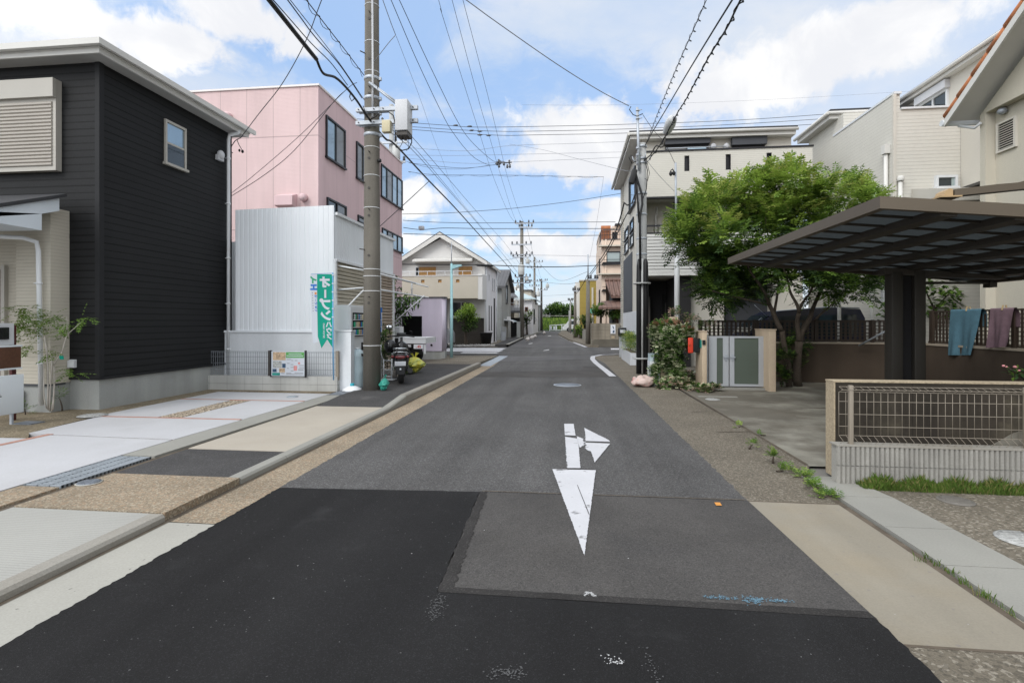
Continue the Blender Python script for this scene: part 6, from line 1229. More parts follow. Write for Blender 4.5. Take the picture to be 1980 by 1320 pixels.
# ------------------------------------------------------------------ vegetation
def branch(b, p, q, r0, r1, seed=0, wig=.06, k=7, n=8, m=0):
    r_ = random.Random(seed); p, q = Vector(p), Vector(q); L = (q-p).length; pts = []; rs = []
    o1, o2 = [Vector((r_.uniform(-1, 1), r_.uniform(-1, 1), r_.uniform(-.3, .3)))*L*wig for _ in range(2)]
    for i in range(k+1):
        t = i/k; pts.append(p.lerp(q, t)+o1*sin(pi*t)+o2*sin(2*pi*t)*.6); rs.append(r0+(r1-r0)*t)
    b.tube(pts, rs, n, m); return pts
def rvec(r_): 
    while True:
        v = Vector((r_.uniform(-1, 1), r_.uniform(-1, 1), r_.uniform(-1, 1)))
        if .05 < v.length < 1: return v
def sprig(b, p, d, L, n, ll, lw, r_, m, stem=None):      # pinnate leaf: pairs of leaflets on a drooping rib
    d = d.normalized(); s_ = d.cross(Vector((0, 0, 1)))
    if s_.length < .1: s_ = Vector((1, 0, 0))
    s_.normalize(); q = Vector(p); dd = Vector(d); st = L/n
    for i in range(n):
        dd = (dd+Vector((0, 0, -.09))).normalized(); q = q+dd*st; nn = s_.cross(dd).normalized()
        if nn.z < 0: nn = -nn
        for sg in (-1, 1):
            ld = (s_*sg*.95+dd*.55+Vector((0, 0, r_.uniform(-.35, .1)))).normalized(); b.leaf(q, ld, nn, ll*r_.uniform(.75, 1.15), lw, m)
    b.leaf(q, dd, s_.cross(dd), ll, lw, m)
def crown(b, cl, per, seed, L=(.22, .38), n=6, ll=.085, lw=.032, pick=None, up=.35, shell=.55):
    r_ = random.Random(seed)
    for c in cl:
        p, rad = Vector(c[0]), c[1]; cnt = int(per*c[2]) if len(c) > 2 else per; sub = [rvec(r_)*.95 for _ in range(7)]
        for _ in range(cnt):
            s0 = r_.choice(sub); v = s0*.8+rvec(r_)*.42; v = v*(1/max(1., v.length)); pos = p+Vector((v.x*rad[0], v.y*rad[1], v.z*rad[2]))
            d = Vector((v.x, v.y, v.z*.5+up+r_.uniform(-.2, .3)))+rvec(r_)*.55
            sprig(b, pos, d, r_.uniform(*L), n, ll, lw, r_, pick(r_, v, c) if pick else 0)
# main tree behind the gate
h = thing('ash_tree', 'broad leafy green ash tree with leaning trunks behind the garden gate', 'tree', (5., 12.6, 0))
def at(px, py, t): return T(px, py, t)
b = B(); g0 = onZ(1540, 748)
tk = [branch(b, (5.25, 12.75, 0), at(1545, 660, 12.0), .10, .085, 1, .03), branch(b, (5.0, 12.6, 0), at(1521, 690, 12.0), .075, .062, 2, .03)]
branch(b, at(1521, 690, 12.), at(1512, 640, 12.), .062, .056, 3, .02); branch(b, at(1512, 640, 12.), at(1488, 590, 12.), .056, .045, 4, .05); branch(b, at(1488, 590, 12.), at(1440, 500, 11.8), .045, .02, 5, .05); branch(b, at(1497, 605, 12.), at(1505, 540, 12.3), .035, .018, 6, .06)
branch(b, at(1545, 660, 12.), at(1570, 600, 12.2), .075, .05, 7, .06); branch(b, at(1545, 660, 12.), at(1545, 605, 11.8), .06, .045, 8, .05); branch(b, at(1545, 605, 11.8), at(1525, 550, 11.8), .04, .025, 9, .05); branch(b, at(1545, 605, 11.8), at(1572, 545, 12.), .03, .02, 10, .08); branch(b, at(1570, 600, 12.2), at(1620, 500, 12.4), .045, .02, 11, .05); branch(b, at(1575, 620, 12.2), at(1612, 585, 12.), .03, .015, 12, .08); branch(b, at(1525, 550, 11.8), at(1480, 420, 11.9), .025, .012, 13, .05); branch(b, at(1620, 500, 12.4), at(1640, 400, 12.3), .02, .01, 14, .05); branch(b, at(1505, 540, 12.3), at(1380, 470, 12.6), .02, .01, 15, .05); branch(b, at(1488, 590, 12.), at(1370, 560, 11.8), .025, .01, 16, .06); branch(b, at(1572, 545, 12.), at(1560, 400, 11.7), .02, .01, 17, .05)
b.build('trunk', 'bark', h)
r_ = random.Random(21); cl = []
for px, py, rx, ry, w in ((1328, 462, 36, 30, .8), (1345, 430, 40, 36, .7), (1385, 395, 56, 42, 1.1), (1440, 370, 56, 40, 1.1), (1490, 355, 48, 30, .8), (1530, 350, 40, 26, .7), (1585, 372, 50, 30, .9), (1640, 375, 46, 30, .8), (1682, 390, 26, 18, .4), (1356, 495, 40, 30, .9), (1405, 450, 60, 44, 1.3), (1465, 435, 60, 44, 1.3), (1530, 420, 56, 44, 1.2), (1590, 425, 50, 40, 1.), (1640, 430, 40, 34, .8), (1385, 520, 50, 32, 1.), (1440, 505, 56, 36, 1.1), (1500, 500, 56, 38, 1.2), (1570, 500, 56, 40, 1.2), (1630, 520, 50, 36, 1.0), (1368, 545, 26, 22, .55), (1378, 578, 26, 22, .5), (1400, 565, 44, 26, .8), (1450, 555, 40, 24, .7), (1600, 555, 44, 28, .8), (1650, 560, 38, 24, .7), (1535, 545, 34, 22, .45), (1690, 545, 24, 18, .4)):
    for k in range(2):
        t = 12.05+r_.uniform(-.75, .95); cl.append((T(px+r_.uniform(-8, 8), py+r_.uniform(-6, 6), t), (rx*.0118, .5, ry*.0118), w, px, py))
def pick_ash(r2, v, c):  # lighter leaves up top, deep ones below: crown light put into leaf colour
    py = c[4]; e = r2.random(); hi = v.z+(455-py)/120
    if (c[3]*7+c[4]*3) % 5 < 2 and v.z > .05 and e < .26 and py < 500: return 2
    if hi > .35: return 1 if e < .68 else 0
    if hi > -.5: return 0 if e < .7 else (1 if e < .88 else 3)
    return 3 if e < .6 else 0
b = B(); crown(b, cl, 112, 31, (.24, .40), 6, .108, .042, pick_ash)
for px, py, m in ((1475, 338, 1), (1522, 330, 1), (1516, 345, 1), (1608, 345, 0), (1645, 350, 0), (1690, 372, 1), (1420, 360, 1), (1400, 372, 2), (1365, 385, 2), (1330, 415, 2), (1370, 400, 1), (1555, 350, 2), (1700, 384, 0), (1300, 452, 2), (1292, 470, 1)):
    for k in range(7): sprig(b, T(px+r_.uniform(-9, 9), py+r_.uniform(-4, 8), 12.), Vector((r_.uniform(-.6, .6), r_.uniform(-.5, .5), 1.1)), r_.uniform(.25, .4), 7, .08, .028, r_, m)
b.build('crown', ['leaf_mid', 'leaf_bright', 'leaf_yellow', 'leaf_deep'], h)
# undergrowth round the trunks
def bush(name, label, cat, cl, per, mats, seed, ll=.06, lw=.03, n=3, L=(.08, .16), pick=None, up=.3, group=None):
    t = thing(name, label, cat, tuple(cl[0][0]), group); b = B(); r_ = random.Random(seed)
    for c in cl[:6]:
        p = Vector(c[0]); b = B(); branch(b, (p.x+r_.uniform(-.08, .08), p.y, max(0, p.z-c[1][2]*1.6)), p, .014, .006, seed, .08, 5, 5); b.build('stem', 'bark', t)
    b = B(); crown(b, cl, per, seed, L, n, ll, lw, pick or (lambda r2, v, c: r2.randrange(len(mats))), up); b.build('foliage', mats, t); return t
bush('shrub', 'dark green shrub under the leaning tree next to the gate pillar', 'shrub', [(T(1515, 690, 12.), (.16, .2, .14)), (T(1508, 725, 11.9), (.16, .2, .2)), (T(1535, 700, 12.3), (.2, .2, .3)), (T(1550, 660, 12.4), (.2, .2, .25)), (T(1525, 668, 12.2), (.12, .15, .12))], 95, ['leaf_mid', 'leaf_deep', 'leaf_dark'], 5, .06, .03)
# hedge with cream edged leaves
hx = T
cl = [(hx(1302, 640, 12.), (.50, .35, .22)), (hx(1284, 665, 11.9), (.36, .3, .3)), (hx(1275, 640, 12.2), (.3, .3, .2)), (hx(1278, 715, 12.), (.22, .3, .3)), (hx(1306, 675, 11.8), (.32, .3, .3)), (hx(1300, 705, 11.9), (.36, .3, .3)), (hx(1314, 712, 11.8), (.24, .25, .3)), (hx(1304, 735, 11.7), (.3, .3, .2)), (hx(1322, 648, 11.8), (.18, .2, .18)), (hx(1280, 690, 12.1), (.2, .25, .3))]
def pick_h(r2, v, c):
    e = r2.random(); return 3 if v.z > .45 and c[0].z > 1.1 and e < .6 else (1 if e < .36 else (2 if e < .76 else 0))
bush('hedge', 'dense hedge of cream edged leaves beside the red letterbox', 'hedge', cl, 420, ['leaf_dark', 'leaf_cream', 'leaf_shrub', 'leaf_rust'], 8, .052, .032, 2, (.05, .11), pick_h)
cl = [(onZ(1300, 752)+Vector((0, 0, .1)), (.3, .15, .1)), (onZ(1325, 752)+Vector((0, 0, .1)), (.3, .2, .1)), (onZ(1345, 757)+Vector((0, 0, .06)), (.3, .2, .07)), (onZ(1372, 756)+Vector((0, 0, .05)), (.22, .14, .05)), (onZ(1330, 742)+Vector((0, 0, .2)), (.2, .2, .12))]
bush('creeper', 'low creeper with pinkish cream leaves spreading at the hedge foot', 'plant', cl, 210, ['leaf_shrub', 'leaf_cream', 'leaf_blush', 'leaf_dark'], 12, .05, .032, 2, (.05, .1))
bush('flower_clump', 'flowering clump behind the hedge before the white service mast', 'plant', [(T(1306, 608, 12.9), (.12, .12, .1)), (T(1295, 625, 12.8), (.2, .15, .12)), (T(1340, 625, 12.9), (.4, .2, .12)), (T(1365, 632, 12.9), (.3, .2, .1))], 70, ['leaf_shrub', 'leaf_dark', 'leaf_mid', 'leaf_blush'], 14, .05, .02, 3, (.08, .2))
b = B(); b.box(T(1292, 640, 12.9).x, T(1306, 640, 12.9).x, 12.95, 13.2, 0, 1.62); tag(b.build('garden_post', 'gate_pillar'), 'stained stone post behind the hedge overgrown with leaves', 'post')
bush('planter_plant', 'bushy green plant in the white brick planter', 'plant', [(Vector((2.18, y, .7)), (.22, .45, .3)) for y in (18.8, 19.7, 20.7)], 170, ['leaf_shrub', 'leaf_yellow', 'leaf_mid'], 15, .10, .02, 2, (.1, .2))
bush('hanging_plant', 'trailing plant spilling over the white tiled pier', 'plant', [(Vector((1.95, 12.36, .5)), (.07, .05, .25)), (Vector((1.93, 12.36, .75)), (.1, .08, .1))], 60, ['leaf_dark', 'leaf_mid'], 16, .05, .025, 2, (.05, .1), None, -.6)
# round leaved tree by the carport post
r_ = random.Random(4)
t = thing('dogwood_tree', 'small dogwood tree with broad drooping leaves behind the carport post', 'tree', (8.9, 13.9, 0)); b = B(); branch(b, T(1800, 690, 13.6), T(1805, 590, 13.6), .05, .03, 2, .04); branch(b, T(1805, 600, 13.6), T(1850, 555, 13.4), .025, .01, 3); branch(b, T(1803, 590, 13.6), T(1780, 540, 13.6), .025, .01, 4); branch(b, T(1805, 620, 13.6), T(1840, 605, 13.4), .02, .01, 5); b.build('trunk', 'bark', t)
b = B()
for px, py, rx, ry, n in ((1815, 562, 40, 9, 60), (1805, 548, 22, 7, 26), (1822, 585, 36, 9, 60), (1812, 603, 36, 8, 50), (1835, 572, 26, 8, 34), (1800, 530, 30, 7, 24), (1690, 548, 22, 8, 40), (1712, 590, 12, 10, 14), (1700, 610, 14, 8, 8), (1740, 540, 30, 10, 30)):
    for k in range(n):
        p = T(px+r_.uniform(-rx, rx), py+r_.uniform(-ry, ry), 13.45+r_.uniform(-.4, .4)); d = Vector((r_.uniform(-1, 1), r_.uniform(-1, .6), r_.uniform(-.7, .1))); b.leaf(p, d, Vector((0, 0, 1)), r_.uniform(.13, .19), .11, r_.randrange(3))
b.build('crown', ['leaf_shrub', 'leaf_mid', 'leaf_deep'], t)
# sapling before the dark house
t = thing('sapling', 'slender multi stemmed sapling tied up before the dark house', 'sapling', (-8.0, 6.95, .08)); b = B(); Y = 6.95; s0 = onZ(100, 800, .08)
q = lambda x, y, d=0.: onY(x, y, Y+d)
for i, (a, c, r0) in enumerate((((93, 792), (86, 650), .012), ((96, 795), (100, 690), .011), ((100, 795), (104, 705), .012), ((103, 792), (106, 700), .010), ((90, 790), (84, 700), .009))): branch(b, q(*a), q(*c, .05*i-.1), r0, r0*.7, i, .02, 5, 6)
branch(b, q(86, 660), q(70, 640), .008, .006, 7, .03, 4, 5); branch(b, q(70, 640), q(50, 600), .006, .003, 8, .05, 4, 5); branch(b, q(104, 706), q(120, 680), .010, .009, 9, .02, 4, 6); branch(b, q(120, 680), q(129, 648), .009, .007, 10, .04, 4, 6); branch(b, q(129, 648), q(165, 616), .007, .003, 11, .04, 5, 5); branch(b, q(129, 648), q(128, 612), .005, .003, 12, .05, 4, 5); branch(b, q(106, 740), q(120, 718), .006, .003, 13, .03, 4, 5); branch(b, q(70, 640), q(90, 612), .005, .003, 14, .04, 4, 5); branch(b, q(84, 660), q(98, 676), .004, .003, 15, .04, 4, 5)
b.build('trunk', 'twig_pale', t); b = B(); r_ = random.Random(6)
for px, py, rx, ry, n in ((45, 600, 22, 9, 16), (60, 612, 16, 12, 14), (50, 628, 18, 10, 14), (72, 625, 14, 10, 10), (48, 668, 10, 12, 9), (40, 640, 10, 10, 8), (82, 645, 14, 8, 8), (90, 680, 8, 10, 9), (84, 616, 12, 5, 6), (118, 620, 14, 8, 7), (130, 630, 10, 8, 6), (165, 616, 13, 5, 7), (112, 642, 8, 4, 4), (140, 722, 12, 5, 6), (128, 712, 8, 5, 3), (110, 607, 10, 4, 4)):
    for k in range(int(n*1.8)): sprig(b, q(px+r_.uniform(-rx, rx), py+r_.uniform(-ry, ry), r_.uniform(-.15, .15)), Vector((r_.uniform(-1, 1), r_.uniform(-.6, .6), r_.uniform(-.4, .4))), r_.uniform(.11, .19), 4, .055, .021, r_, 0 if px > 100 else (1 if r_.random() < .7 else 0))
b.build('crown', ['leaf_mid', 'leaf_sapling'], t)
b = B(); b.obox(q(119, 691), (.055, .01, .055), (.2, 0, .2)); b.build('name_tag', 'teal_cloth', t)
bush('weed', 'thin weed at the base of the dark house behind the notice board', 'weed', [(q(48, 790, .1), (.06, .05, .12)), (q(115, 770, .3), (.03, .03, .12))], 12, ['leaf_mid', 'leaf_deep'], 17, .08, .012, 2, (.06, .1))
# grass strip and weeds on the right
def blades(b, poly, n, h0, h1, seed, w=.006, m=2, lean=.5):
    r_ = random.Random(seed); (ax, ay), (bx, by), wd = poly
    for i in range(n):
        u = r_.random(); x = ax+(bx-ax)*u+r_.gauss(0, wd*.1); y = ay+(by-ay)*u+r_.uniform(-wd, wd); hh = r_.uniform(h0, h1)*(.7+.5*sin(u*37)**2); a = r_.uniform(0, 6.28); l = r_.uniform(.1, lean)*hh; p = Vector((x, y, 0)); s_ = Vector((cos(a+1.57), sin(a+1.57), 0))*w; t = Vector((cos(a)*l, sin(a)*l, hh)); md = Vector((cos(a)*l*.3, sin(a)*l*.3, hh*.6)); mi = 0 if r_.random() < .8 else 1
        b.add([p-s_, p+s_, p+md+s_*.7, p+t, p+md-s_*.7], [(0, 1, 2, 3, 4)], mi)
b = B(); blades(b, ((2.60, 5.02), (6.4, 4.98), .085), 16000, .03, .085, 3, .0016); blades(b, ((2.62, 5.03), (6.4, 5.0), .06), 3000, .06, .125, 4, .0014); b.build('grass_strip', ['grass_green', 'grass_dry'], kind='stuff')
b = B()
for i in range(14): blades(b, ((2.23-.0*i, 2.9+i*.05), (2.24, 2.95+i*.05), .02), 4 if i % 3 else 16, .01, .045, 40+i, .0014)
for px, py in ((1780, 1085), (1815, 1095), (1845, 1110), (1862, 1128), (1895, 1152), (1908, 1158)): p = onZ(px, py); blades(b, ((p.x-.03, p.y), (p.x+.03, p.y), .015), 12, .015, .055, px, .0014)
b.build('crack_grass', ['grass_green', 'grass_dry'], kind='stuff')
wi = 0
wl = ['tall leafy weed tuft in the driveway crack before the low wall', 'bushy weed tuft beside the kerb end by the low wall', 'creeping weed along the pale kerb nearest the camera', 'small weed in the driveway joint halfway to the gate', 'tiny weed in the driveway joint near the gate', 'flat weed patch between the two tall weed tufts', 'leafy weed hanging over the end of the pale kerb', 'trailing weed mat on the pebbled verge by the pale kerb', 'weed patch against the foot of the rough wall end']
for (px, py, rx, hh, n) in ((1495, 895, .04, .15, 34), (1455, 868, .035, .11, 20), (1575, 945, .07, .05, 44), (1428, 826, .04, .03, 10), (1470, 842, .03, .02, 7), (1515, 912, .10, .03, 26), (1550, 925, .06, .08, 34), (1600, 962, .07, .03, 36), (1622, 912, .05, .1, 40)):
    p = onZ(px, py); bush('weed', wl[wi], 'weed', [(p+Vector((0, 0, hh*.5)), (rx, rx, hh*.5))], n, ['leaf_shrub', 'leaf_mid', 'leaf_bright'], 50+wi, .034, .010, 3, (.03, .07), None, .6, 'weeds along the driveway edge'); wi += 1
t = thing('rose_bush', 'pink flowering stems leaning in behind the low parking wall', 'flowers', (4.3, 6.2, 0)); b = B(); Y = 6.3; q = lambda x, y: onY(x, y, Y)
branch(b, (q(1985, 900).x, Y, 0), q(1985, 735), .012, .01, 1, .03); branch(b, q(1985, 735), q(1940, 706), .007, .004, 2, .05); branch(b, q(1980, 730), q(1963, 708), .006, .003, 3, .05); branch(b, q(1984, 735), q(1972, 722), .006, .003, 4, .05); b.build('stem', 'bark', t)
b = B(); r_ = random.Random(2)
for px, py, s_ in ((1940, 707, .013), (1963, 709, .017), (1971, 716, .014), (1946, 709, .010)): b.ell(q(px, py), (s_*1.2, s_, s_*.8), 9, 6, 0, .25, r_)
b.build('blossom', 'flower_pink', t); b = B()
for k in range(40): b.leaf(q(r_.uniform(1945, 1990), r_.uniform(710, 730)), rvec(r_), Vector((0, 0, 1)), .06, .035, r_.randrange(2))
b.build('foliage', ['leaf_dark', 'leaf_mid'], t)
# left: tree by the shed and shrub by the gabled house
t = thing('loquat_tree', 'dark tree with long hanging leaves at the far end of the white shed', 'tree', (-5.4, 15.8, 0)); b = B(); branch(b, T(757, 690, 16), T(762, 610, 16), .08, .06, 1, .03); branch(b, T(762, 610, 16), T(790, 575, 16.2), .04, .015, 2, .05); branch(b, T(762, 610, 16), T(755, 550, 16), .04, .015, 3, .05); b.build('trunk', 'bark', t); b = B(); r_ = random.Random(7)
for px, py, rx, ry, n in ((770, 590, 22, 22, 170), (785, 580, 22, 14, 120), (768, 612, 18, 18, 120), (800, 578, 10, 9, 40), (766, 560, 12, 12, 40), (765, 640, 12, 20, 90), (758, 535, 14, 12, 40)):
    for k in range(n):
        p = T(px+r_.gauss(0, rx*.5), py+r_.gauss(0, ry*.5), 16.1+r_.uniform(-.5, .5)); b.leaf(p, Vector((r_.uniform(-1, 1), r_.uniform(-.7, .7), r_.uniform(-1.1, .2))), Vector((0, 0, 1)), r_.uniform(.16, .26), .055, 0 if r_.random() < .25+.5*(px > 780) else 1 + r_.randrange(2))
b.build('crown', ['leaf_shrub', 'leaf_dark', 'leaf_deep'], t)
bush('potted_plant', 'dark potted plants beside the scooter before the brown shutter', 'plant', [(T(744, 645, 12.9), (.12, .2, .25)), (T(741, 670, 12.6), (.1, .2, .2)), (T(748, 690, 12.8), (.12, .2, .2))], 60, ['leaf_dark', 'leaf_deep', 'leaf_mid'], 19, .09, .03, 3, (.1, .2))
bush('shrub', 'dark low shrub between the scooter and the yellow rubbish bag', 'shrub', [(T(780, 712, 13.6), (.22, .2, .16)), (T(770, 700, 13.8), (.16, .2, .2))], 80, ['leaf_dark', 'leaf_mid', 'leaf_deep'], 20, .07, .03, 3, (.08, .14))
def fartree(name, label, px, py, t_, rx, ry, n, ll, seed, mats, trunk_h, group=None, th=.12, gz=0.):
    t = thing(name, label, 'tree', tuple(T(px, py, t_)), group); c = T(px, py, t_); b = B(); r_ = random.Random(seed); branch(b, (c.x, c.y, gz), (c.x, c.y, c.z), th, th*.5, seed, .03)
    for k in range(5): branch(b, (c.x, c.y, c.z-ry*.4), c+Vector((r_.uniform(-1, 1)*rx*.6, r_.uniform(-1, 1)*rx*.5, r_.uniform(0, .7)*ry)), th*.4, th*.12, k, .05, 4, 5)
    b.build('trunk', 'bark', t); b = B(); subs = [rvec(r_) for _ in range(14)]
    for k in range(n):
        s_ = r_.choice(subs); v = s_*.75+rvec(r_)*.38; p = c+Vector((v.x*rx, v.y*rx*.9, v.z*ry)); e = v.z+r_.uniform(-.5, .5); b.leaf(p, rvec(r_)+v*.5, Vector((0, 0, 1)), ll*r_.uniform(.7, 1.2), ll*.5, 1 if e > .35 else (0 if e > -.3 else 2))  # leaf tone by height: lit top and shaded underside put into colour
    b.build('crown', mats, t); return t
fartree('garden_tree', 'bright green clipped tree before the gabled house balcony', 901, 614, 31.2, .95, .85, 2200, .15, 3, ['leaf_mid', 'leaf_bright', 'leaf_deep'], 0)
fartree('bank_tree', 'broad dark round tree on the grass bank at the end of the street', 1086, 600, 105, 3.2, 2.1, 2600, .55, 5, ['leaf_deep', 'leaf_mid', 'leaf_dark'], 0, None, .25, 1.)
fartree('bank_tree', 'darker tree on the grass bank behind the right hand far poles', 1106, 606, 108, 2.6, 1.8, 1500, .55, 6, ['leaf_deep', 'leaf_mid', 'leaf_dark'], 0, None, .2, 1.)
fartree('bank_tree', 'smaller dark tree at the left end of the far tree row', 1066, 606, 107, 2.0, 1.2, 900, .5, 7, ['leaf_deep', 'leaf_mid', 'leaf_dark'], 0, None, .2, 1.)
fartree('clipped_pine', 'clipped dark green garden tree above the block wall corner', 1163, 601, 33.5, .75, .55, 1500, .14, 8, ['leaf_mid', 'leaf_shrub', 'leaf_deep'], 0)
fartree('clipped_pine', 'lighter yellowish garden tree above the block wall near the modern house', 1190, 606, 33.5, .7, .36, 1100, .14, 9, ['leaf_shrub', 'leaf_yellow', 'leaf_mid'], 0)
fartree('garden_shrub', 'dark shrub behind the wooden pole before the olive building', 1131, 620, 42, .75, .75, 900, .16, 10, ['leaf_deep', 'leaf_mid', 'leaf_dark'], 0)
fartree('garden_shrub', 'bright weedy shrub at the foot of the far right poles', 1122, 640, 44, .55, .6, 700, .16, 11, ['leaf_shrub', 'leaf_bright', 'leaf_mid'], 0)
fartree('garden_shrub', 'yellow green shrub by the kerb beyond the far right pole', 1116, 636, 48, .5, .9, 600, .16, 12, ['leaf_shrub', 'leaf_yellow', 'leaf_mid'], 0)
fartree('garden_shrub', 'dark street shrub before the pale blue far house', 1019, 615, 56, .8, 1.2, 700, .2, 13, ['leaf_deep', 'leaf_mid', 'leaf_dark'], 0)
# ------------------------------------------------------------------ far end of the street
b = B(); b.prism([(-60, 86.5, 0), (-60, 90, 1.6), (-60, 94, 2.0), (-60, 130, 2.2), (-60, 130, -.1), (-60, 86.5, -.1)], (120, 0, 0)); struct(b, 'grass_bank', 'bank_grass')
b = B(); r_ = random.Random(1)
for i in range(5200):
    y = 87+r_.random()**1.3*5; z = (y-86.5)/3.5*1.6 if y < 90 else 1.6+(y-90)*.1; p = Vector((r_.uniform(-12, 5), y, z-.05)); s_ = Vector((r_.uniform(.02, .06), 0, 0)); b.add([p-s_, p+s_, p+Vector((r_.uniform(-.2, .2), r_.uniform(-.2, .1), r_.uniform(.3, .8)))], [(0, 1, 2)], r_.randrange(3))
b.build('tall_grass', ['bank_grass', 'leaf_mid', 'leaf_bright'], kind='stuff')
h = thing('clipped_hedge', 'long dark clipped hedge with a pale top edge on the grass bank', 'hedge', (-3, 92.5, 1.8)); b = B(); b.box(-10, 4, 92.4, 93.2, 1.7, 2.35)
for i in range(2600): p = Vector((r_.uniform(-10, 4), 92.35, r_.uniform(1.7, 2.45))); b.leaf(p, rvec(r_)+Vector((0, -.6, .2)), Vector((0, 0, 1)), .25, .12, 0)
b.build('foliage', 'leaf_dark', h); b = B(); b.box(-10, 4, 92.5, 93.3, 2.5, 2.62); b.build('rail', 'kerb_concrete', h)
h = thing('guard_rail', 'white guard rail with panels across the far end of the street', 'guard rail', (-2.5, 86.2, 0)); b = B()
xs = [onY(x, 636, 86.2).x for x in (1063, 1075, 1086, 1098, 1110)]
for i, x in enumerate(xs): b.box(x-.05, x+.05, 86.15, 86.25, 0, .95+.05*i)
b.build('post', 'white_paint', h); b = B(); b.prism([(xs[0], 86.18, .85), (xs[-1], 86.18, 1.1), (xs[-1], 86.18, 1.2), (xs[0], 86.18, .95)], (0, .05, 0)); b.box(xs[0], xs[-1], 86.18, 86.22, .12, .2); b.build('rail', 'white_paint', h)
b = B()
for px in (1065.5, 1071.5, 1075.5, 1089): x = onY(px, 636, 86.2).x; b.box(x-.12, x+.12, 86.13, 86.15, .25, .75)
b.build('panel', 'plate_white', h)
def housebox(name, label, x0, x1, y0, y1, z, wall, roof=None, ov=.3, cat='house', par=True):
    t = thing(name, label, cat, ((x0+x1)/2, (y0+y1)/2, 0)); b = B(); b.box(x0, x1, y0, y1, 0, z); b.build('wall', wall, t)
    if roof: b = B(); b.box(x0-ov, x1+ov, y0-ov, y1+ov, z, z+.12); b.build('roof', roof, t)
    return t
# left row beyond the gabled house
h = thing('grey_gable_house', 'grey gabled house with dark roof edge just beyond the white gabled house', 'house', (-6.5, 47, 0)); xg = onX(968, 560, -5.7); 
xe = -5.75; y0, y1 = 42.5, 49.; zr, zE = 5.9, 4.5
b = B(); b.prism([(xe, y0, 0), (xe, y1, 0), (xe, y1, zE), (xe, (y0+y1)/2, zr), (xe, y0, zE)][::1], (-6, 0, 0)); b.build('wall', 'foundation', h)
b = B()
for a in (y0-.4, y1+.4): b.prism([(xe+.35, a, zE-.25), (xe+.35, (y0+y1)/2, zr+.05), (xe+.35, (y0+y1)/2, zr+.25), (xe+.35, a, zE-.05)], (-6.6, 0, 0))
b.build('roof', 'grey_tile', h); window(h, 'x', xe, 1, 45.2, 46.4, 3.1, 4.8, 'black_frame', 'glass', .06, .06, 0)
h = thing('tiled_house', 'old house with low grey tiled roofs and a brown shutter on the left row', 'house', (-8, 55, 0)); Y = 52.
b = B(); b.box(-14, onY(994, 600, Y).x, Y, Y+8, 0, onY(990, 580, Y).z); b.build('wall', 'cream_wall', h)
b = B(); b.box(onY(974, 600, Y).x, onY(984, 600, Y).x+.4, Y-.06, Y, onY(980, 598, Y).z, onY(980, 577, Y).z); b.build('shutter', 'brown_board', h)
z = onY(985, 577, Y).z; xr = onY(1001, 578, Y-.8).x; b = B(); b.prism([(xr, Y-.8, z), (xr, Y-.8, z+.15), (xr-1.6, Y+3.5, z+1.5), (xr-1.6, Y+3.5, z+1.3)], (-9, 0, 0)); ro = b.build('upper_roof', 'grey_tile', h); z2 = onY(985, 603, Y-1.8).z; b = B(); x2 = onY(1010, 603, Y-1.8).x; b.prism([(x2, Y-1.8, z2-.1), (x2, Y-1.8, z2+.12), (x2-.4, Y, z2+.75), (x2-.4, Y, z2+.5)], (-9, 0, 0)); b.build('lower_roof', 'grey_tile', h)
b = B(); b.box(onY(988, 600, Y).x+.5, onY(1001, 600, Y).x, Y-.9, Y-.85, z2+.75, z2+.8); 
for i in range(5): x = onY(988, 600, Y).x+.5+i*.15; b.box(x, x+.04, Y-.9, Y-.86, z2+.4, z2+1.5)
b.build('balcony_rail', 'white_paint', h); window(h, 'y', Y, -1, onY(984, 600, Y).x+.2, onY(990, 600, Y).x+.2, z2+.9, z2+1.7, 'white_frame', 'glass', .06, .06, 0)
b = B(); b.box(-12, onY(1005, 620, Y-1.2).x, Y-1.2, Y-1.1, 0, 1.9); b.build('carport_shade', 'interior_dark', h)  # near-black sheet standing in for the shade under the carport
h = thing('arched_carport', 'white arched carport frame before the old tiled house', 'carport', (-6, 47, 0)); b = B(); q = lambda x, y: onY(x, y, 44.)
b.tube([q(966, 621), q(972, 618.5), q(982, 618.8), q(990, 620), q(993.5, 623.5)], .07, 8); b.build('arch', 'white_paint', h); b = B(); b.prism([q(966, 620), q(982, 618), q(993, 622), q(982, 619), q(966, 621)], (0, 4, 0)); b.build('roof', 'tank_plastic', h); b = B(); b.cyl((q(968, 620).x, 44, 0), (q(968, 620).x, 44, q(968, 620).z), .06, n=8); b.cyl((q(968, 620).x, 48, 0), (q(968, 620).x, 48, q(968, 620).z), .06, n=8); b.build('post', 'white_paint', h)
h = thing('street_gate', 'small grey metal street gate at the gabled house corner', 'gate', (-5.3, 39, 0)); b = B(); q = lambda x, y: onY(x, y, 38.5); b.tube([q(969, 660), q(969, 632), q(978, 632), q(978, 660)], .03, 6)
for x in (971, 973.2, 975.5): b.tube([q(x, 660), q(x, 632)], .014, 5)
b.box(q(969, 650).x, q(978, 650).x, 38.48, 38.52, .1, .75); b.build('frame', 'gate_metal', h)
h = thing('stone_gatepost', 'grey stone gatepost beside the second left pole', 'gatepost', (-5.2, 46, 0)); p = onZ(1004, 655); b = B(); b.box(p.x-.18, p.x+.12, 44.8, 45.1, 0, 1.45); b.box(p.x-.2, p.x+.14, 44.78, 45.12, 1.45, 1.52); b.build('post', 'foundation', h)
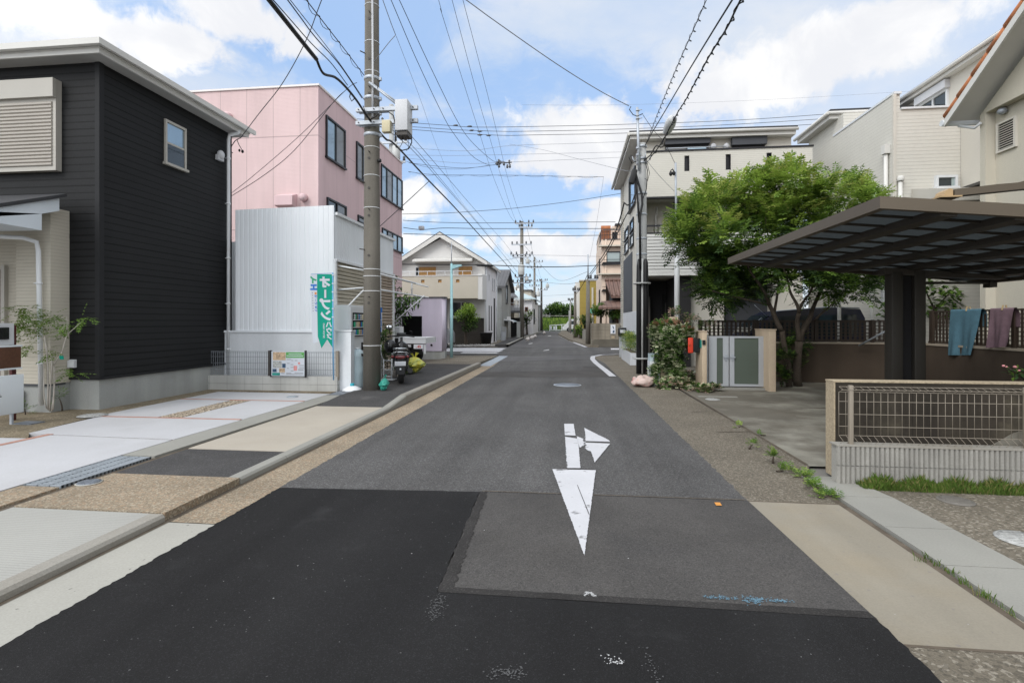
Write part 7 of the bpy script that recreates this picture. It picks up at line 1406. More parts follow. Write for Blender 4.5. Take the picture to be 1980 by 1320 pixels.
h = thing('white_block_building', 'white flat roofed building with a rooftop room rising behind the tiled house', 'building', (-9, 66, 0)); Y = 64.; b = B(); b.box(-14, onY(1006, 560, Y).x, Y, Y+6, 0, onY(990, 568, Y).z); b.box(onY(981, 560, Y).x, onY(1003, 560, Y).x, Y+.5, Y+4, 0, onY(990, 553, Y).z); b.build('wall', 'pale_wall', h); window(h, 'y', Y, -1, onY(984, 565, Y).x, onY(990, 565, Y).x, onY(985, 571, Y).z, onY(985, 560, Y).z, 'black_frame', 'glass', .08, .05, 0)
b = B(); b.box(onY(992, 570, Y).x, onY(1018, 570, Y).x, Y-.5, Y-.4, onY(1000, 575, Y).z, onY(1000, 573.5, Y).z); b.build('balcony_rail', 'white_paint', h)
h = thing('beige_flat_building', 'beige flat roofed building behind the second left pole', 'building', (-7, 76, 0)); Y = 74.; b = B(); b.box(-12, onX(1033, 560, -5.8).x, Y, Y+8, 0, onY(1020, 562, Y).z); b.build('wall', 'cream_wall', h); b = B(); b.box(-12, -5.6, Y-.3, Y+8.2, onY(1020, 562, Y).z, onY(1020, 562, Y).z+.15); b.build('roof', 'grey_tile', h)
h = thing('pale_blue_house', 'pale blue house with white eaves and a dark upper window on the left row', 'house', (-7.5, 60, 0)); Y = 57.; xr = onY(1029, 600, Y).x; b = B(); b.box(-12, xr, Y, Y+10, 0, onY(1015, 580, Y).z); b.build('wall', 'lav_wall', h); z = onY(1015, 579, Y).z; b = B(); b.prism([(xr+.4, Y-.5, z), (xr+.4, Y+10.4, z), (xr-2, Y+10, z+1.), (xr-2, Y-.1, z+1.)], (0, 0, .12)); b.prism([(-12, Y-.5, z), (xr+.4, Y-.5, z), (xr-2, Y-.1, z+1.), (-12, Y-.1, z+1.)], (0, 0, .12)); b.build('roof', 'tank_plastic', h)
window(h, 'y', Y, -1, onY(1015, 590, Y).x, onY(1021, 590, Y).x, onY(1015, 602, Y).z, onY(1015, 593.5, Y).z, 'brown_board', 'glass', .1, .08, 0); window(h, 'x', xr, 1, 59, 60.5, 1.2, 3., 'black_frame', 'glass', .08, .06, 0); window(h, 'x', xr, 1, 62, 63.5, 3.6, 4.8, 'black_frame', 'glass', .08, .06, 0)
h = thing('grey_tall_wall', 'tall plain grey building end beside the third left pole', 'building', (-6, 80, 0)); Y = 78.; b = B(); b.box(-12, onY(1043, 600, Y).x, Y, Y+6, 0, onY(1040, 591, Y).z); b.build('wall', 'foundation', h); b = B(); b.box(-12, onY(1043, 600, Y).x+.1, Y-.1, Y+6.1, onY(1040, 591, Y).z, onY(1040, 591, Y).z+.12); b.build('roof', 'kerb_concrete', h)
h = thing('distant_house', 'small distant white house with grey roof beyond the grass bank', 'house', (-8, 140, 2)); Y = 140.; b = B(); x0, x1 = onY(1049, 604, Y).x, onY(1060, 604, Y).x; b.box(x0, x1, Y, Y+8, 1.5, 1.5+.0165*Y); b.build('wall', 'pale_wall', h); b = B(); b.prism([(x0-.4, Y-.5, 3.8), (x1+.4, Y-.5, 3.8), (x1-.2, Y+4, 4.7), (x0, Y+4, 4.7)], (0, 0, .2)); b.build('roof', 'grey_tile', h)
# sign on left street, shop sign
h = thing('round_mirror', 'round traffic mirror on an orange post by the left row', 'traffic mirror', (-5., 62, 0)); p = T(1033, 618, 62); b = B(); b.cyl((p.x, p.y, 0), (p.x, p.y, p.z+.3), .05, n=8); b.build('post', 'pole_grey', h); b = B(); b.lathe([(.3, 0), (.3, .05), (.05, .08)], (p.x, p.y-.1, p.z), 16, 0, 'y'); b.build('mirror', 'grey_box', h)
p = T(984, 616, 42); h = thing('blank_sign', 'small pale rectangular sign over the arched carport', 'sign', tuple(p)); b = B(); b.box(p.x-.16, p.x+.16, p.y, p.y+.03, p.z-.1, p.z+.16); b.build('board', 'pale_wall', h); b = B(); b.cyl((p.x, p.y+.06, 0), (p.x, p.y+.06, p.z+.1), .03, n=6); b.build('post', 'pole_grey', h)
for i, (px, py, lab) in enumerate(((1020, 660, 'white rubbish bag at the left kerb beyond the crossing'), (1028, 657, 'pale rubbish bag with reddish contents at the far left kerb'), (1034, 654, 'small white rubbish bag farther along the left kerb'), (1052, 646, 'round white rubbish bag at the far left pole foot'))): bag(px, py, .12, (.34, .3, .32), 'white_bag', lab, 30+i, 'rubbish bags along the far left kerb')
b = B(); p = onZ(1106, 641); b.box(p.x-.35, p.x+.35, p.y-.3, p.y+.3, 0, .6); b.box(p.x-.28, p.x+.28, p.y-.22, p.y+.22, .6, .62); tag(b.build('blue_crate', 'blue_crate'), 'blue crate at the foot of the far right pole', 'crate')
h = thing('white_van', 'white van parked at the far right near the end of the street', 'van', (.5, 70, 0)); p = onZ(1108, 642); carbody(h, p.x+1.9, 3.3, p.y+3, 1.5, [(0, .35), (0, 1.8), (.3, 1.9), (2.4, 1.9), (3.0, 1.1), (3.3, .9), (3.3, .35)], [(.2, 1.1), (.2, 1.65), (2.2, 1.65), (2.65, 1.1)], 'white_car')
# right row
h = thing('block_garden_wall', 'weathered grey block garden wall with a poster at the far corner', 'wall', (2, 31.5, 0)); yw_ = 31.4; xa = onY(1143.5, 650, yw_).x; b = B(); b.box(xa, 12, yw_, yw_+.15, 0, onY(1170, 625, yw_).z); b.box(xa, xa+.15, yw_+.15, 38, 0, onY(1170, 625, yw_).z); b.build('blocks', 'block_wall', h); b = B(); b.box(xa-.02, 12, yw_-.03, yw_, 0, .45); b.build('footing', 'stained_concrete', h)
b = B(); b.box(onY(1199, 650, yw_).x, onY(1206, 650, yw_).x, yw_-.04, yw_, .25, onY(1200, 627, yw_).z-.05); b.build('niche', 'interior_dark', h)
x0, x1, z0, z1 = onY(1180.5, 640, yw_).x, onY(1190, 640, yw_).x, onY(1185, 645, yw_).z, onY(1185, 627.5, yw_).z; h = thing('wall_poster', 'white poster with violet figure shapes stuck on the block wall', 'poster', (x0, yw_, z0)); b = B(); b.box(x0, x1, yw_-.02, yw_-.005, z0, z1); po = b.build('sheet', 'plate_white', h); b = B(); W = x1-x0; H = z1-z0
b.prism([(x0+W*.35, yw_-.021, z0+H*.85), (x0+W*.6, yw_-.021, z0+H*.8), (x0+W*.75, yw_-.021, z0+H*.5), (x0+W*.55, yw_-.021, z0+H*.55)], (0, -.004, 0)); b.prism([(x0+W*.5, yw_-.021, z0+H*.35), (x0+W*.8, yw_-.021, z0+H*.4), (x0+W*.8, yw_-.021, z0+H*.12), (x0+W*.4, yw_-.021, z0+H*.08)], (0, -.004, 0)); b.build('printing', 'print_navy', po); b = B(); b.box(x0+.05, x1-.05, yw_-.02, yw_-.005, z0-.3, z0-.12); b.build('caption_strip', 'wall_end', po)
h = thing('apricot_flats', 'apricot four storey flats with barred balconies beyond the block wall', 'apartment', (5, 46, 0)); Y = 42.; xa = onY(1163, 500, Y).x; zt = onY(1180, 463, Y).z; b = B(); b.box(xa, 11, Y, Y+9, 0, zt); b.build('wall', 'apricot_wall', h); b = B(); b.box(xa-.0, xa+1.5, Y+3, Y+8, zt, zt+1.1); b.box(onY(1189, 450, Y).x, 11, Y+3, Y+8, zt, onY(1195, 437, Y+3).z); b.build('roof_room', 'apricot_wall', h)
b = B(); b.box(xa+.1, 11, Y+.05, Y+.1, zt+.75, zt+.82); b.box(xa-.02, xa+.04, Y, Y+8, zt+.75, zt+.82)
for i in range(40): x = xa+.1+i*.13; b.box(x, x+.03, Y+.06, Y+.09, zt, zt+.75)
for i in range(40): b.box(xa, xa+.03, Y+.1+i*.2, Y+.14+i*.2, zt, zt+.75)
b.box(xa+.1, 11, Y-.05, Y+.12, zt-.02, zt+.04); b.build('railing', 'charcoal_panel', h)
b = B(); b.box(onY(1189, 450, Y+2.9).x, 11, Y+2.5, Y+8.3, onY(1195, 437, Y+3).z, onY(1195, 434, Y+3).z); b.build('roof', 'roof_dark', h); b = B(); p = onY(1171, 455, Y+.2); b.box(p.x-.35, p.x+.4, Y+.2, Y+.6, zt, zt+1.15); b.build('chimney', 'terracotta', h)
zz = onY(1180, 508, Y).z
for zb, zT_ in ((zz, zz+.045*Y*.48), (onY(1180, 560, Y).z, onY(1180, 540, Y).z)):
    x0 = onY(1172, 500, Y).x; window(h, 'y', Y, -1, x0, x0+2.2, zb, zT_, 'black_frame', None, .08, .08, 1, None, True, ['pale_glass', 'glass']); b = B(); b.box(x0-.3, x0+2.4, Y-.35, Y-.3, zb-.05, zb+.02); b.box(x0-.3, x0+2.4, Y-.35, Y-.3, zb+.2, zb+.24); b.box(x0-.35, x0+2.4, Y-.3, Y, zb-.12, zb-.05); b.build('window_rail', 'black_frame', h); b = B(); b.box(x0-.6, x0+2.6, Y-.5, Y, zT_+.35, zT_+.45); b.build('canopy', 'cream_wall', h)
pipe(h, [(xa+.35, Y-.06, zt), (xa+.35, Y-.06, 0)], .05, 'apricot_wall'); window(h, 'x', xa, -1, Y+2, Y+3, 5.5, 6.8, 'black_frame', 'glass', .06, .06, 0); window(h, 'x', xa, -1, Y+2, Y+3, 2.9, 4.2, 'black_frame', 'glass', .06, .06, 0)
h = thing('brown_tile_house', 'old house with brown tiled gable roof behind the block garden wall', 'house', (5, 36, 0)); Y = 35.; r0, r1 = onY(1180, 547, Y+1.5), onY(1174, 576, Y-.9)
xg_ = r1.x; b = B(); b.prism([(xg_+.4, Y, 0), (xg_+.4, Y+3, 0), (xg_+.4, Y+3, r1.z), (xg_+.4, Y+1.5, r0.z-.15), (xg_+.4, Y, r1.z)][::-1], (8, 0, 0)); b.build('wall', 'porch_dark', h)
b = B(); b.prism([(xg_+.25, Y-.9, r1.z), (xg_+.05, Y+1.5, r0.z+.0), (xg_+.05, Y+1.5, r0.z+.15), (xg_+.25, Y-.9, r1.z+.15)], (9, 0, 0)); b.prism([(xg_+.25, Y+3.9, r1.z), (xg_+.25, Y+3.9, r1.z+.15), (xg_+.05, Y+1.5, r0.z+.15), (xg_+.05, Y+1.5, r0.z)], (9, 0, 0)); 
for i in range(24): x = xg_+.3+i*.3; b.tube([(x, Y-.92, r1.z+.15), (x, Y+1.5, r0.z+.16)], .07, 6)
b.tube([(xg_, Y+1.5, r0.z+.2), (xg_+9, Y+1.5, r0.z+.2)], .12, 8); b.build('roof', 'brown_tile', h)
b = B(); p = onY(1160, 590, 33.); b.prism([(p.x-.1, 33., p.z-.25), (p.x+2.4, 33., p.z-.25), (p.x+2.4, 34.9, p.z+.35), (p.x+.2, 34.9, p.z+.2)], (0, 0, .12)); b.build('porch_roof', 'brown_tile', h); b = B(); b.box(p.x+1.3, p.x+3, 34.6, 34.98, .8, p.z+.1); b.build('plaster_panel', 'pale_wall', h)
b = B(); b.box(p.x+1.15, p.x+1.3, 34.5, 34.65, 0, p.z+.1); b.box(p.x+2.5, p.x+2.62, 33.2, 33.3, 0, p.z); b.build('porch_post', 'brown_board', h)
h = thing('olive_building', 'olive yellow flat roofed building behind the wooden pole', 'building', (2.5, 60, 0)); Y = 57.; x0 = onY(1121, 580, Y).x; zt = onY(1130, 543, Y).z; b = B(); b.box(x0, 8, Y, Y+10, 0, zt); b.build('wall', 'olive_wall', h); b = B(); b.box(x0-.06, 8, Y-.08, Y+10, zt, zt+.12); b.build('coping', 'cream_wall', h); b = B(); x = onY(1146, 580, Y).x; b.box(x-.12, x+.08, Y-.12, Y, 1, onY(1146, 556, Y).z); b.build('duct', 'cream_wall', h)
b = B(); b.box(x0-.5, x0, Y+.4, Y+4, 0, zt-.1); b.build('side_stair', 'pale_wall', h)
h = thing('mint_sign', 'pale mint shop sign board standing beside the wooden pole', 'sign', (2, 50, 0)); p0, p1 = T(1141, 606, 50), T(1151, 597, 50); b = B(); b.box(p0.x, p1.x, 50, 50.1, p0.z, p1.z); b.build('board', 'mint_sign', h); b = B(); b.cyl(((p0.x+p1.x)/2, 50.2, 0), ((p0.x+p1.x)/2, 50.2, p1.z), .05, n=8); b.build('post', 'pole_grey', h)
h = thing('green_notice', 'small teal notice panel between the far right poles', 'sign', (1.6, 44, 0)); p0, p1 = T(1132, 642, 43), T(1136, 628, 43); b = B(); b.box(p0.x, p1.x, 42.7, 42.75, p0.z, p1.z); b.build('board', 'teal_cloth', h); b = B(); b.cyl(((p0.x+p1.x)/2, 42.8, 0), ((p0.x+p1.x)/2, 42.8, p1.z), .03, n=6); b.build('post', 'pole_grey', h)
h = thing('white_far_house', 'narrow white house beside the olive building on the right row', 'house', (2, 72, 0)); Y = 70.; b = B(); b.box(onY(1115, 600, Y).x, 6, Y, Y+8, 0, onY(1118, 562, Y).z); b.build('wall', 'pale_wall', h); b = B(); b.box(onY(1115, 600, Y).x-.3, 6, Y-.3, Y+8, onY(1118, 562, Y).z, onY(1118, 562, Y).z+.2); b.build('roof', 'grey_tile', h); window(h, 'y', Y, -1, onY(1117, 600, Y).x, onY(1120, 600, Y).x+.4, 2.6, 3.8, 'black_frame', 'glass', .08, .06, 0)
h = thing('low_far_wall', 'low pale garden wall along the far right kerb', 'wall', (.8, 50, 0)); b = B(); b.slab([(1.05, 39.5), (.5, 56), (.7, 56), (1.25, 39.5)], 0, .9); b.build('wall', 'kerb_concrete', h)
h = thing('white_motorbike', 'white and black motorbike parked behind the wooden pole', 'motorbike', (1.2, 36, 0)); p = onZ(1134, 655); c = Vector((p.x, p.y-4, 0))
for y in (-.5, .6): b = B(); b.lathe([(.2, -.06), (.29, -.06), (.31, 0), (.29, .06), (.2, .06)], (c.x, c.y+y, .31), 16, 0, 'x'); b.build('wheel', 'tyre', h)
b = B(); b.obox((c.x, c.y-.3, .75), (.3, .5, .35), bev=.08); b.obox((c.x, c.y+.5, .85), (.4, .15, .5), bev=.06); b.build('body', 'white_car', h); b = B(); b.obox((c.x, c.y, .55), (.22, .9, .3), bev=.06); b.tube([(c.x-.32, c.y+.4, 1.05), (c.x+.32, c.y+.4, 1.05)], .02, 6); b.tube([(c.x, c.y+.6, .3), (c.x, c.y+.4, 1.05)], .03, 6); b.build('frame', 'black_gloss', h)
# ------------------------------------------------------------------ far poles
def pole(px, py, ptop, label, r0, arms, trans=(), mat='pole_concrete', base=None, mast=0., x=None, y=None, ztop=None):
    p = base or onZ(px, py); t = p.y*CT-p.x*ST if True else 0; zt = ztop or EYE+(622-ptop)/1000*(p.y*CT-p.x*ST)
    h = thing('utility_pole', label, 'utility pole', (p.x, p.y, 0), 'utility poles'); b = B(); b.cyl((p.x, p.y, 0), (p.x, p.y, zt-mast), r0, r0*.68, 14); b.build('shaft', mat, h)
    if mast: b = B(); b.cyl((p.x, p.y, zt-mast-.05), (p.x, p.y, zt), .05, .04, 8); b.build('mast', 'galv', h)
    for zf, w, off in arms:
        z = zf; b = B(); b.box(p.x-w+off, p.x+w+off, p.y-r0-.08, p.y-r0, z-.05, z+.05); b.build('crossarm', 'galv', h)
        for u in (-.92, -.45, .45, .92): b = B(); b.lathe([(.05, 0), (.08, .06), (.05, .12), (.075, .17), (.03, .24)], (p.x+off+w*u, p.y-r0-.04, z+.05), 8); b.build('insulator', 'insulator', h)
    for z, rr, hh, dx in trans: b = B(); b.lathe([(rr*.9, -hh/2), (rr, -hh/2+.05), (rr, hh/2-.05), (rr*.8, hh/2)], (p.x+dx, p.y-r0-rr-.05, z), 14); b.lathe([(.05, hh/2), (.06, hh/2+.2)], (p.x+dx, p.y-r0-rr-.05, z), 8); b.build('transformer', 'transformer', h)
    return p, zt
pl2, z2_ = pole(1009, 655, 428, 'tall crowded utility pole beyond the crossing with transformers and four crossarms', .20, ((10.1, .85, .25), (9.75, .6, .35), (8.25, .9, 0), (7.35, 1.0, 0), (7.15, .8, 0), (5.4, .7, .1), (4.9, .8, 0)), ((6.0, .28, .9, 0.), (6.75, .18, .4, .55), (5.2, .16, .35, .45), (4.6, .14, .3, -.3)), mast=.0)
pole(1033.5, 642.5, 497, 'second far utility pole on the left kerb with drooping insulators', .19, ((9.9, .9, .3), (9.1, 1.0, 0), (7.2, .9, 0), (6.5, .7, 0)), ((5.4, .25, .7, .55), (4.9, .2, .6, -.5)))
pole(1047, 641.5, 540, 'third far utility pole on the left kerb nearest the grass bank', .19, ((7.6, .6, .3), (6.2, .7, .2)), ((6.8, .25, .6, .9), (5.6, .22, .5, -.4)), 'dark_band')
pole(1137, 668, 492, 'weathered brown wooden pole with a thin mast at the block wall corner', .16, ((4.15, .3, .3),), (), 'pole_concrete', mast=1.55)
pole(1112, 655, 553, 'plain grey pole farther along the right kerb', .15, ((4.2, .3, .1),), (), 'pole_concrete')
pole(1103, 645, 578, 'thin far pole on the right before the grass bank', .12, ((4.2, .3, 0),), (), 'pole_grey'); pole(1100.5, 643, 600, 'short thin far pole on the right kerb beside the blue crate', .08, (), (), 'pole_grey')
pole(1023, 645, 560, 'stub pole rising behind the pale blue house', .15, (), (), 'pole_concrete', base=Vector((-6.6, 62, 0)), ztop=5.6)
bp = T(757, 300, 26.5); pole(0, 0, 0, 'grey crossing pole rising behind the pink building with crossarms', .17, ((11.6, .9, 0), (10.6, 1.1, -.2), (9.6, .8, 0)), ((10., .2, .7, .4),), 'pole_grey', base=Vector((bp.x, bp.y, 0)), ztop=12.6)
bx = onZ(815, 600, 0) if False else None
# ------------------------------------------------------------------ overhead wires: each strung between real supports, sagging
WG = 'overhead wires across the street'
def wire(label, pts, r=.006, mat='wire', ext0=0., ext1=0., loops=0, name='overhead_wire'):
    P_ = [T(*p) if not isinstance(p, Vector) else p for p in pts]
    if ext0: d = (P_[0]-P_[1]).normalized(); P_.insert(0, P_[0]+d*ext0)
    if ext1: d = (P_[-1]-P_[-2]).normalized(); P_.append(P_[-1]+d*ext1)
    out = []
    n = len(P_)
    for i in range(n-1):
        p0, p1, p2, p3 = P_[max(i-1, 0)], P_[i], P_[i+1], P_[min(i+2, n-1)]
        k = 10
        for j in range(k):
            t = j/k; out.append(.5*((2*p1)+(p2-p0)*t+(2*p0-5*p1+4*p2-p3)*t*t+(3*p1-p0-3*p2+p3)*t**3) if n > 2 else p1.lerp(p2, t))
    out.append(P_[-1])
    b = B(); b.tube(out, r, 6 if r > .01 else 5)
    if loops:
        L = [0.]
        for i in range(1, len(out)): L.append(L[-1]+(out[i]-out[i-1]).length)
        sp = []; s_ = 0.; i = 0; st = .09
        while s_ < L[-1]:
            while i < len(L)-2 and L[i+1] < s_: i += 1
            u = (s_-L[i])/max(1e-6, L[i+1]-L[i]); p = out[i].lerp(out[i+1], u); a = s_*2*pi/loops; sp.append(p+Vector((cos(a)*.03, 0, sin(a)*.035-.03))); s_ += st
        b.tube(sp, r*.6, 4)
        s_ = 0; i = 0
        while s_ < L[-1]:
            while i < len(L)-2 and L[i+1] < s_: i += 1
            u = (s_-L[i])/max(1e-6, L[i+1]-L[i]); p = out[i].lerp(out[i+1], u); b.tube([p+Vector((-.01, 0, 0)), p+Vector((.035, 0, -.03))], .006, 4); s_ += loops
    return tag(b.build(name, mat), label, 'wire', WG)
# left side, along the road past the near pole
wire('thick bundled black cable running down past the grey meter box pole', [(520, 0, 6.7), (590, 88, 7.8), (612, 115, 8.2)], .034, 'black_rubber', 5)
wire('thick black cable sagging at the pole and running on to the crowded far pole', [(612, 115, 8.2), (625, 142, 8.5), (648, 150, 8.9), (668, 168, 9.3), (690, 195, 9.8), (712, 228, 10.15), (745, 268, 11.2), (765, 281, 11.9), (827, 347, 14.8), (880, 402, 19.), (925, 452, 26.), (985, 518, 40.), (1008, 548, 45.2)], .022, 'black_rubber')
wire('upper strand of the thick bundled cable beside the pink building', [(528, 0, 6.8), (600, 82, 8.), (640, 122, 8.7), (672, 165, 9.4)], .008, 'wire', 5)
wire('left one of the twin wires sloping to the pole over the pink roof', [(556, 0, 6.7), (608, 70, 7.8), (657, 126, 8.9), (700, 190, 10.)], .009, 'wire', 5); wire('right one of the twin wires sloping to the pole over the pink roof', [(561, 0, 6.7), (630, 88, 8.3), (663, 132, 9.0), (704, 193, 10.)], .006, 'wire', 5)
wire('wire with hanging clips meeting the pole highest above the meter box', [(592, 0, 7.), (640, 62, 8.2), (668, 98, 9.), (704, 146, 10.)], .008, 'wire', 5, 0, .55)
wire('house cable from above down to the dark house eave corner', [(622, 0, 10.2), (592, 78, 10.6), (547, 160, 11.), (500, 221, 11.4), (466, 266, 11.5)], .009, 'wire', 2)
b = B(); q = lambda x, y: onY(x, y, 11.0); b.tube([q(466, 266), q(455, 272), q(448, 282), q(445, 292), q(450, 296)], .010, 5); b.tube([q(458, 270), q(462, 280), q(468, 290)], .008, 5); b.ell(q(469, 293), (.03, .03, .04), 7, 5); b.ell(q(463, 291), (.025, .025, .035), 7, 5); tag(b.build('cable_end', 'black_rubber'), 'curled black cable ends hanging under the dark house eave corner', 'cable')
wire('upper faint service wire across the pink wall', [(690, 160, 10.1), (667, 176, 10.3), (580, 262, 11.2), (490, 340, 12.), (444, 376, 12.3)], .006, 'wire'); wire('lower service wire across the pink wall to the dark house', [(667, 176, 10.3), (643, 200, 10.5), (570, 290, 11.), (509, 340, 11.5), (446, 380, 11.8)], .007, 'wire')
wire('thin stay with a clamp hanging right of the concrete pole', [(740, 0, 9.5), (755, 42, 9.8), (765, 68, 10.)], .007, 'wire_pale', 4); wire('short tie from the clamp back to the concrete pole', [(765, 68, 10.), (750, 85, 10.), (723, 120, 10.2)], .007, 'wire_pale')
wire('faint wire falling from the hanging clamp to the far pole', [(766, 70, 10.), (812, 190, 14.), (852, 300, 21.), (900, 400, 30.), (1005, 520, 45.)], .004, 'wire_pale')
wire('left power line to the crossing fitting', [(756, 0, 13.5), (807, 119, 16.), (860, 230, 19.), (880, 262, 20.5), (900, 288, 22.), (920, 307, 23.5), (945, 319, 25.5), (962, 318, 26.2)], .010, 'wire', 4); wire('right power line to the crossing fitting', [(772, 0, 13.5), (831, 127, 16.2), (882, 230, 20.), (910, 272, 22.5), (950, 309, 25.5), (966, 314, 26.3)], .010, 'wire', 4)
wire('leftmost thin high line to the crowded far pole', [(848, 0, 16.2), (860, 45, 17.), (931, 270, 26.), (955, 345, 31.), (985, 415, 40.), (1001, 436, 45.2)], .008, 'wire', 6); wire('middle thin high line to the crowded far pole', [(874, 0, 16.2), (925, 192, 22.), (948, 270, 26.), (967, 335, 31.), (992, 414, 41.), (1004, 436, 45.2)], .008, 'wire', 6); wire('rightmost thin high line to the crowded far pole', [(895, 0, 16.2), (942, 180, 22.), (964, 270, 26.3), (982, 345, 33.), (1006, 416, 42.), (1018, 436, 45.2)], .008, 'wire', 6)
wire('lower left wire between the shed pole and the crowded far pole', [(728, 240, 10.6), (792, 285, 12.5), (860, 360, 17.), (930, 440, 27.), (1000, 525, 44.)], .007, 'wire'); wire('second lower left wire between the shed pole and the crowded far pole', [(730, 236, 10.6), (795, 280, 12.7), (868, 365, 17.5), (936, 446, 27.5), (1003, 530, 44.5)], .006, 'wire')
wire('wire sloping from the pink building to the far pole above the gabled roof', [(797, 265, 14.), (845, 320, 18.), (905, 390, 25.), (942, 432, 31.), (980, 475, 39.), (1006, 512, 45.)], .008, 'wire')
wire('short wire rising from the shed corner to the thick cable', [(732, 440, 13.8), (765, 410, 13.6), (800, 378, 13.6), (829, 351, 14.8)], .010, 'wire')
wire('thick service cable from overhead to the mast of the street lamp pole', [(901, 0, 11.7), (960, 43, 12.2), (1075, 123, 13.4), (1160, 176, 14.3), (1216, 205, 14.8)], .011, 'wire_pale', 3)
# across the crossing
t0 = 26.
for i, (pp, r) in enumerate(((((800, 238, 26.2), (870, 243, 26), (920, 246, 26), (1023, 245, 26), (1228, 240, 26), (1500, 228, 26.5), (1980, 190, 27.5)), .012), (((806, 246, 26.2), (880, 251, 26), (960, 254, 26), (1023, 254, 26), (1228, 249, 26), (1500, 236, 26.5), (1980, 202, 27.5)), .012), (((800, 251, 26.2), (880, 257, 26), (970, 262, 26), (1040, 261, 26), (1228, 257, 26), (1500, 245, 26.5), (1980, 214, 27.5)), .012), (((790, 286, 27.), (900, 292, 27), (985, 282, 27), (1100, 278, 27), (1208, 274, 27.5)), .008), (((786, 300, 27.), (880, 301, 27), (985, 299, 27), (1208, 294, 27.5)), .008), (((786, 306, 27.), (900, 316, 27), (1000, 313, 27), (1208, 304, 27.5)), .008), (((1010, 203, 29), (1200, 203, 29), (1500, 192, 29.), (1900, 168, 30)), .005))):
    wire(('top', 'second', 'third', 'fourth', 'fifth', 'sixth', 'faint uppermost')[i]+' horizontal line strung over the crossing', pp, r, 'wire' if r > .01 else 'wire_pale', 3 if i < 3 else 0, 3 if i in (0, 1, 2, 6) else 0)
for k, (px, py) in enumerate(((881, 242.5), (908, 244.5), (912, 252.3), (928, 254), (928, 261), (945, 262))):
    p = T(px, py, 25.95); b = B(); b.tube([p-Vector((.13, 0, 0)), p-Vector((.05, 0, 0)), p+Vector((.05, 0, 0)), p+Vector((.13, 0, 0))], [.015, .045, .045, .015], 8); tag(b.build('line_insulator', 'insulator'), 'dark splice sleeve on a horizontal line over the crossing', 'insulator', 'splice sleeves over the crossing')
b = B(); c = T(965, 316, 26.2)
for dx, dz in ((-.1, 0), (.05, .05), (.25, -.02), (.0, -.12), (.42, -.16), (.52, .06), (.55, -.15), (-.02, .12)): b.lathe([(.03, 0), (.07, .05), (.04, .1), (.06, .15), (.02, .2)], (c.x+dx, c.y, c.z+dz-.1), 8)
b.tube([c+Vector((-.2, 0, 0)), c+Vector((.65, 0, .03))], .03, 6); b.tube([c+Vector((.02, 0, -.1)), c+Vector((.15, 0, .1)), c+Vector((.4, 0, 0))], .025, 5); tag(b.build('line_fitting', 'insulator'), 'cluster of insulators hung in mid air where the lines cross', 'insulator cluster')
wire('sagging twin drop line from the pink corner to the mid air cluster', [(790, 315, 25.), (850, 322, 25.5), (905, 325, 26), (962, 318, 26.2)], .010, 'wire'); wire('lower sagging drop line to the mid air cluster', [(785, 312, 25.), (830, 324, 25.5), (890, 327, 26), (945, 320, 26.2)], .008, 'wire')
wire('beaded line level with the pink roof ending at a hanging joint', [(790, 332, 25.), (845, 338, 26), (990, 339, 26.5), (1090, 341, 27), (1167, 342, 27)], .010, 'wire', 0, 0, 1.4); wire('thin vertical drop from the hanging joint to the wooden pole', [(1167, 341, 27), (1163, 370, 28), (1152, 440, 30), (1140, 500, 32.5)], .006, 'wire_pale')
wire('long line rising from the pink building to the modern house corner', [(778, 414, 23.9), (860, 412, 25), (925, 408, 25.5), (1000, 402, 26), (1100, 390, 26), (1202, 374, 25.5)], .012, 'wire'); wire('high thin slope from the cluster to the lamp pole', [(985, 279, 26.5), (1050, 290, 25), (1120, 308, 22), (1200, 328, 17.5), (1226, 332, 15.4)], .007, 'wire_pale')
wire('upper of three level cables passing in front of the gabled roof', [(779, 426, 25.), (850, 430, 25.5), (945, 431, 26), (1060, 430, 26), (1190, 429, 26)], .013, 'wire'); wire('middle of three level cables carrying the grey box', [(780, 440, 25.), (815, 444, 25.2), (858, 441, 25.5), (930, 442, 26), (1060, 442, 26), (1190, 442, 26)], .016, 'wire'); wire('lower of three level cables passing in front of the gabled roof', [(780, 452, 25.), (850, 454, 25.5), (925, 456, 26), (1060, 456, 26), (1160, 455, 26.5), (1205, 453, 26.5)], .016, 'wire')
p = T(815, 441, 25.1); b = B(); b.obox(p, (.27, .2, .2), bev=.05); tag(b.build('cable_box', 'grey_box'), 'small grey box hung on a level cable over the gabled house', 'cable box')
wire('thick level cable low over the crossing to the wooden pole', [(778, 511, 25.), (850, 511.5, 26), (925, 512, 27), (1010, 515, 28), (1080, 516, 30), (1136, 514, 32.6), (1208, 510, 28)], .026, 'black_rubber')
a_, c_ = T(920, 512.5, 26.9), T(954, 514, 27.3); b = B(); b.tube([a_, a_.lerp(c_, .1), a_.lerp(c_, .9), c_], [.02, .06, .06, .02], 8); tag(b.build('splice_sleeve', 'black_rubber'), 'fat black splice sleeve on the low level cable over the crossing', 'splice sleeve')
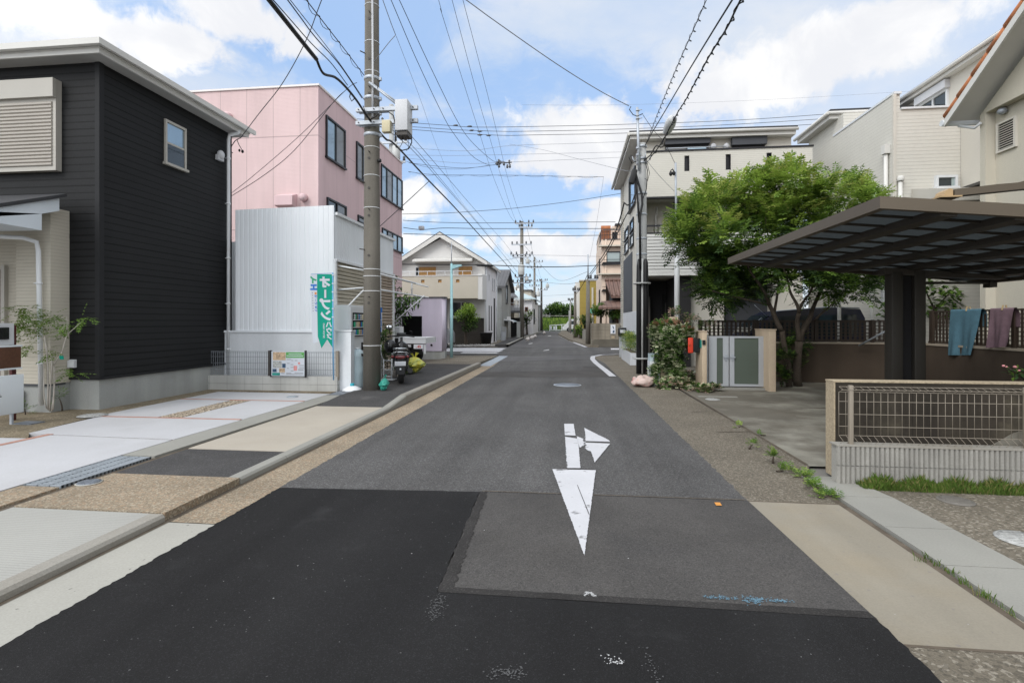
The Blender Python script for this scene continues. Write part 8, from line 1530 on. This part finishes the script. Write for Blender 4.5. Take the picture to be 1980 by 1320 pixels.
# right side
wire('looped thin wire falling from the top right to the lamp pole', [(1366, 0, 6.2), (1345, 48, 7.), (1310, 128, 9.), (1282, 195, 11.5), (1262, 245, 13.8), (1244, 292, 15.1)], .006, 'wire', 4, 0, .42)
wire('thicker black wire falling from the top right to the lamp pole', [(1416, 0, 6.3), (1380, 58, 7.3), (1330, 140, 9.5), (1290, 208, 12.2), (1262, 255, 14.), (1244, 288, 15.1)], .013, 'black_rubber', 4)
wire('rightmost looped black cable falling from the top right past the lamp', [(1432, 0, 6.3), (1405, 55, 7.1), (1372, 108, 8.4), (1345, 158, 10.), (1325, 195, 11.4), (1308, 222, 12.6), (1280, 275, 14.), (1255, 308, 15.)], .014, 'black_rubber', 4, 0, .5)
wire('thin crossing tie behind the lamp head', [(1243, 222, 15.), (1262, 250, 14.9), (1278, 268, 14.8), (1290, 285, 14.8), (1306, 318, 15.5)], .007, 'wire'); wire('slack tie from the lamp pole to the white service mast', [(1250, 310, 15.1), (1275, 340, 15.3), (1304, 370, 15.55)], .006, 'wire_pale')
wire('left thick black cable descending from the lamp pole to the wooden pole', [(1207, 392, 15.3), (1195, 435, 17.), (1180, 470, 20.), (1160, 503, 25.), (1140, 530, 32.)], .022, 'black_rubber'); wire('right thick black cable descending from the lamp pole to the wooden pole', [(1226, 395, 15.1), (1210, 418, 16.5), (1192, 455, 19.), (1168, 498, 24.5), (1142, 532, 32.2)], .018, 'black_rubber')
wire('black cable continuing from the wooden pole along the right row', [(1136, 531, 32.7), (1125, 553, 38), (1112, 572, 45.6), (1103, 590, 65)], .022, 'black_rubber')
for i, (pp, lab) in enumerate((([(1018, 436, 45.3), (1034, 505, 71)], 'high line between the first and second far left poles'), ([(1002, 470, 45.3), (1030, 522, 71)], 'middle line between the first and second far left poles'), ([(1014, 500, 45.3), (1040, 535, 71)], 'lower line between the first and second far left poles'), ([(1008, 548, 45.3), (1034, 570, 71)], 'lowest line between the first and second far left poles'), ([(1036, 503, 71.3), (1048, 545, 83)], 'line between the second and third far left poles'), ([(1010, 470, 45.3), (1075, 540, 52), (1137, 525, 33)], 'slack line from the first far left pole to the wooden pole'), ([(1050, 572, 80), (1110, 569, 46)], 'level line over the far road below the clouds'), ([(1050, 590, 80), (1104, 580, 62)], 'lowest level line over the far road'), ([(1012, 540, 45), (1090, 549, 40), (1137, 541, 33)], 'second level line over the far road to the wooden pole'), ([(960, 506, 44), (1009, 497, 45.2)], 'short line left of the crowded far pole'), ([(1000, 493, 45), (1080, 494, 45), (1160, 496, 40)], 'faint level line right of the crowded far pole'))): wire(lab, pp, .011, 'wire')
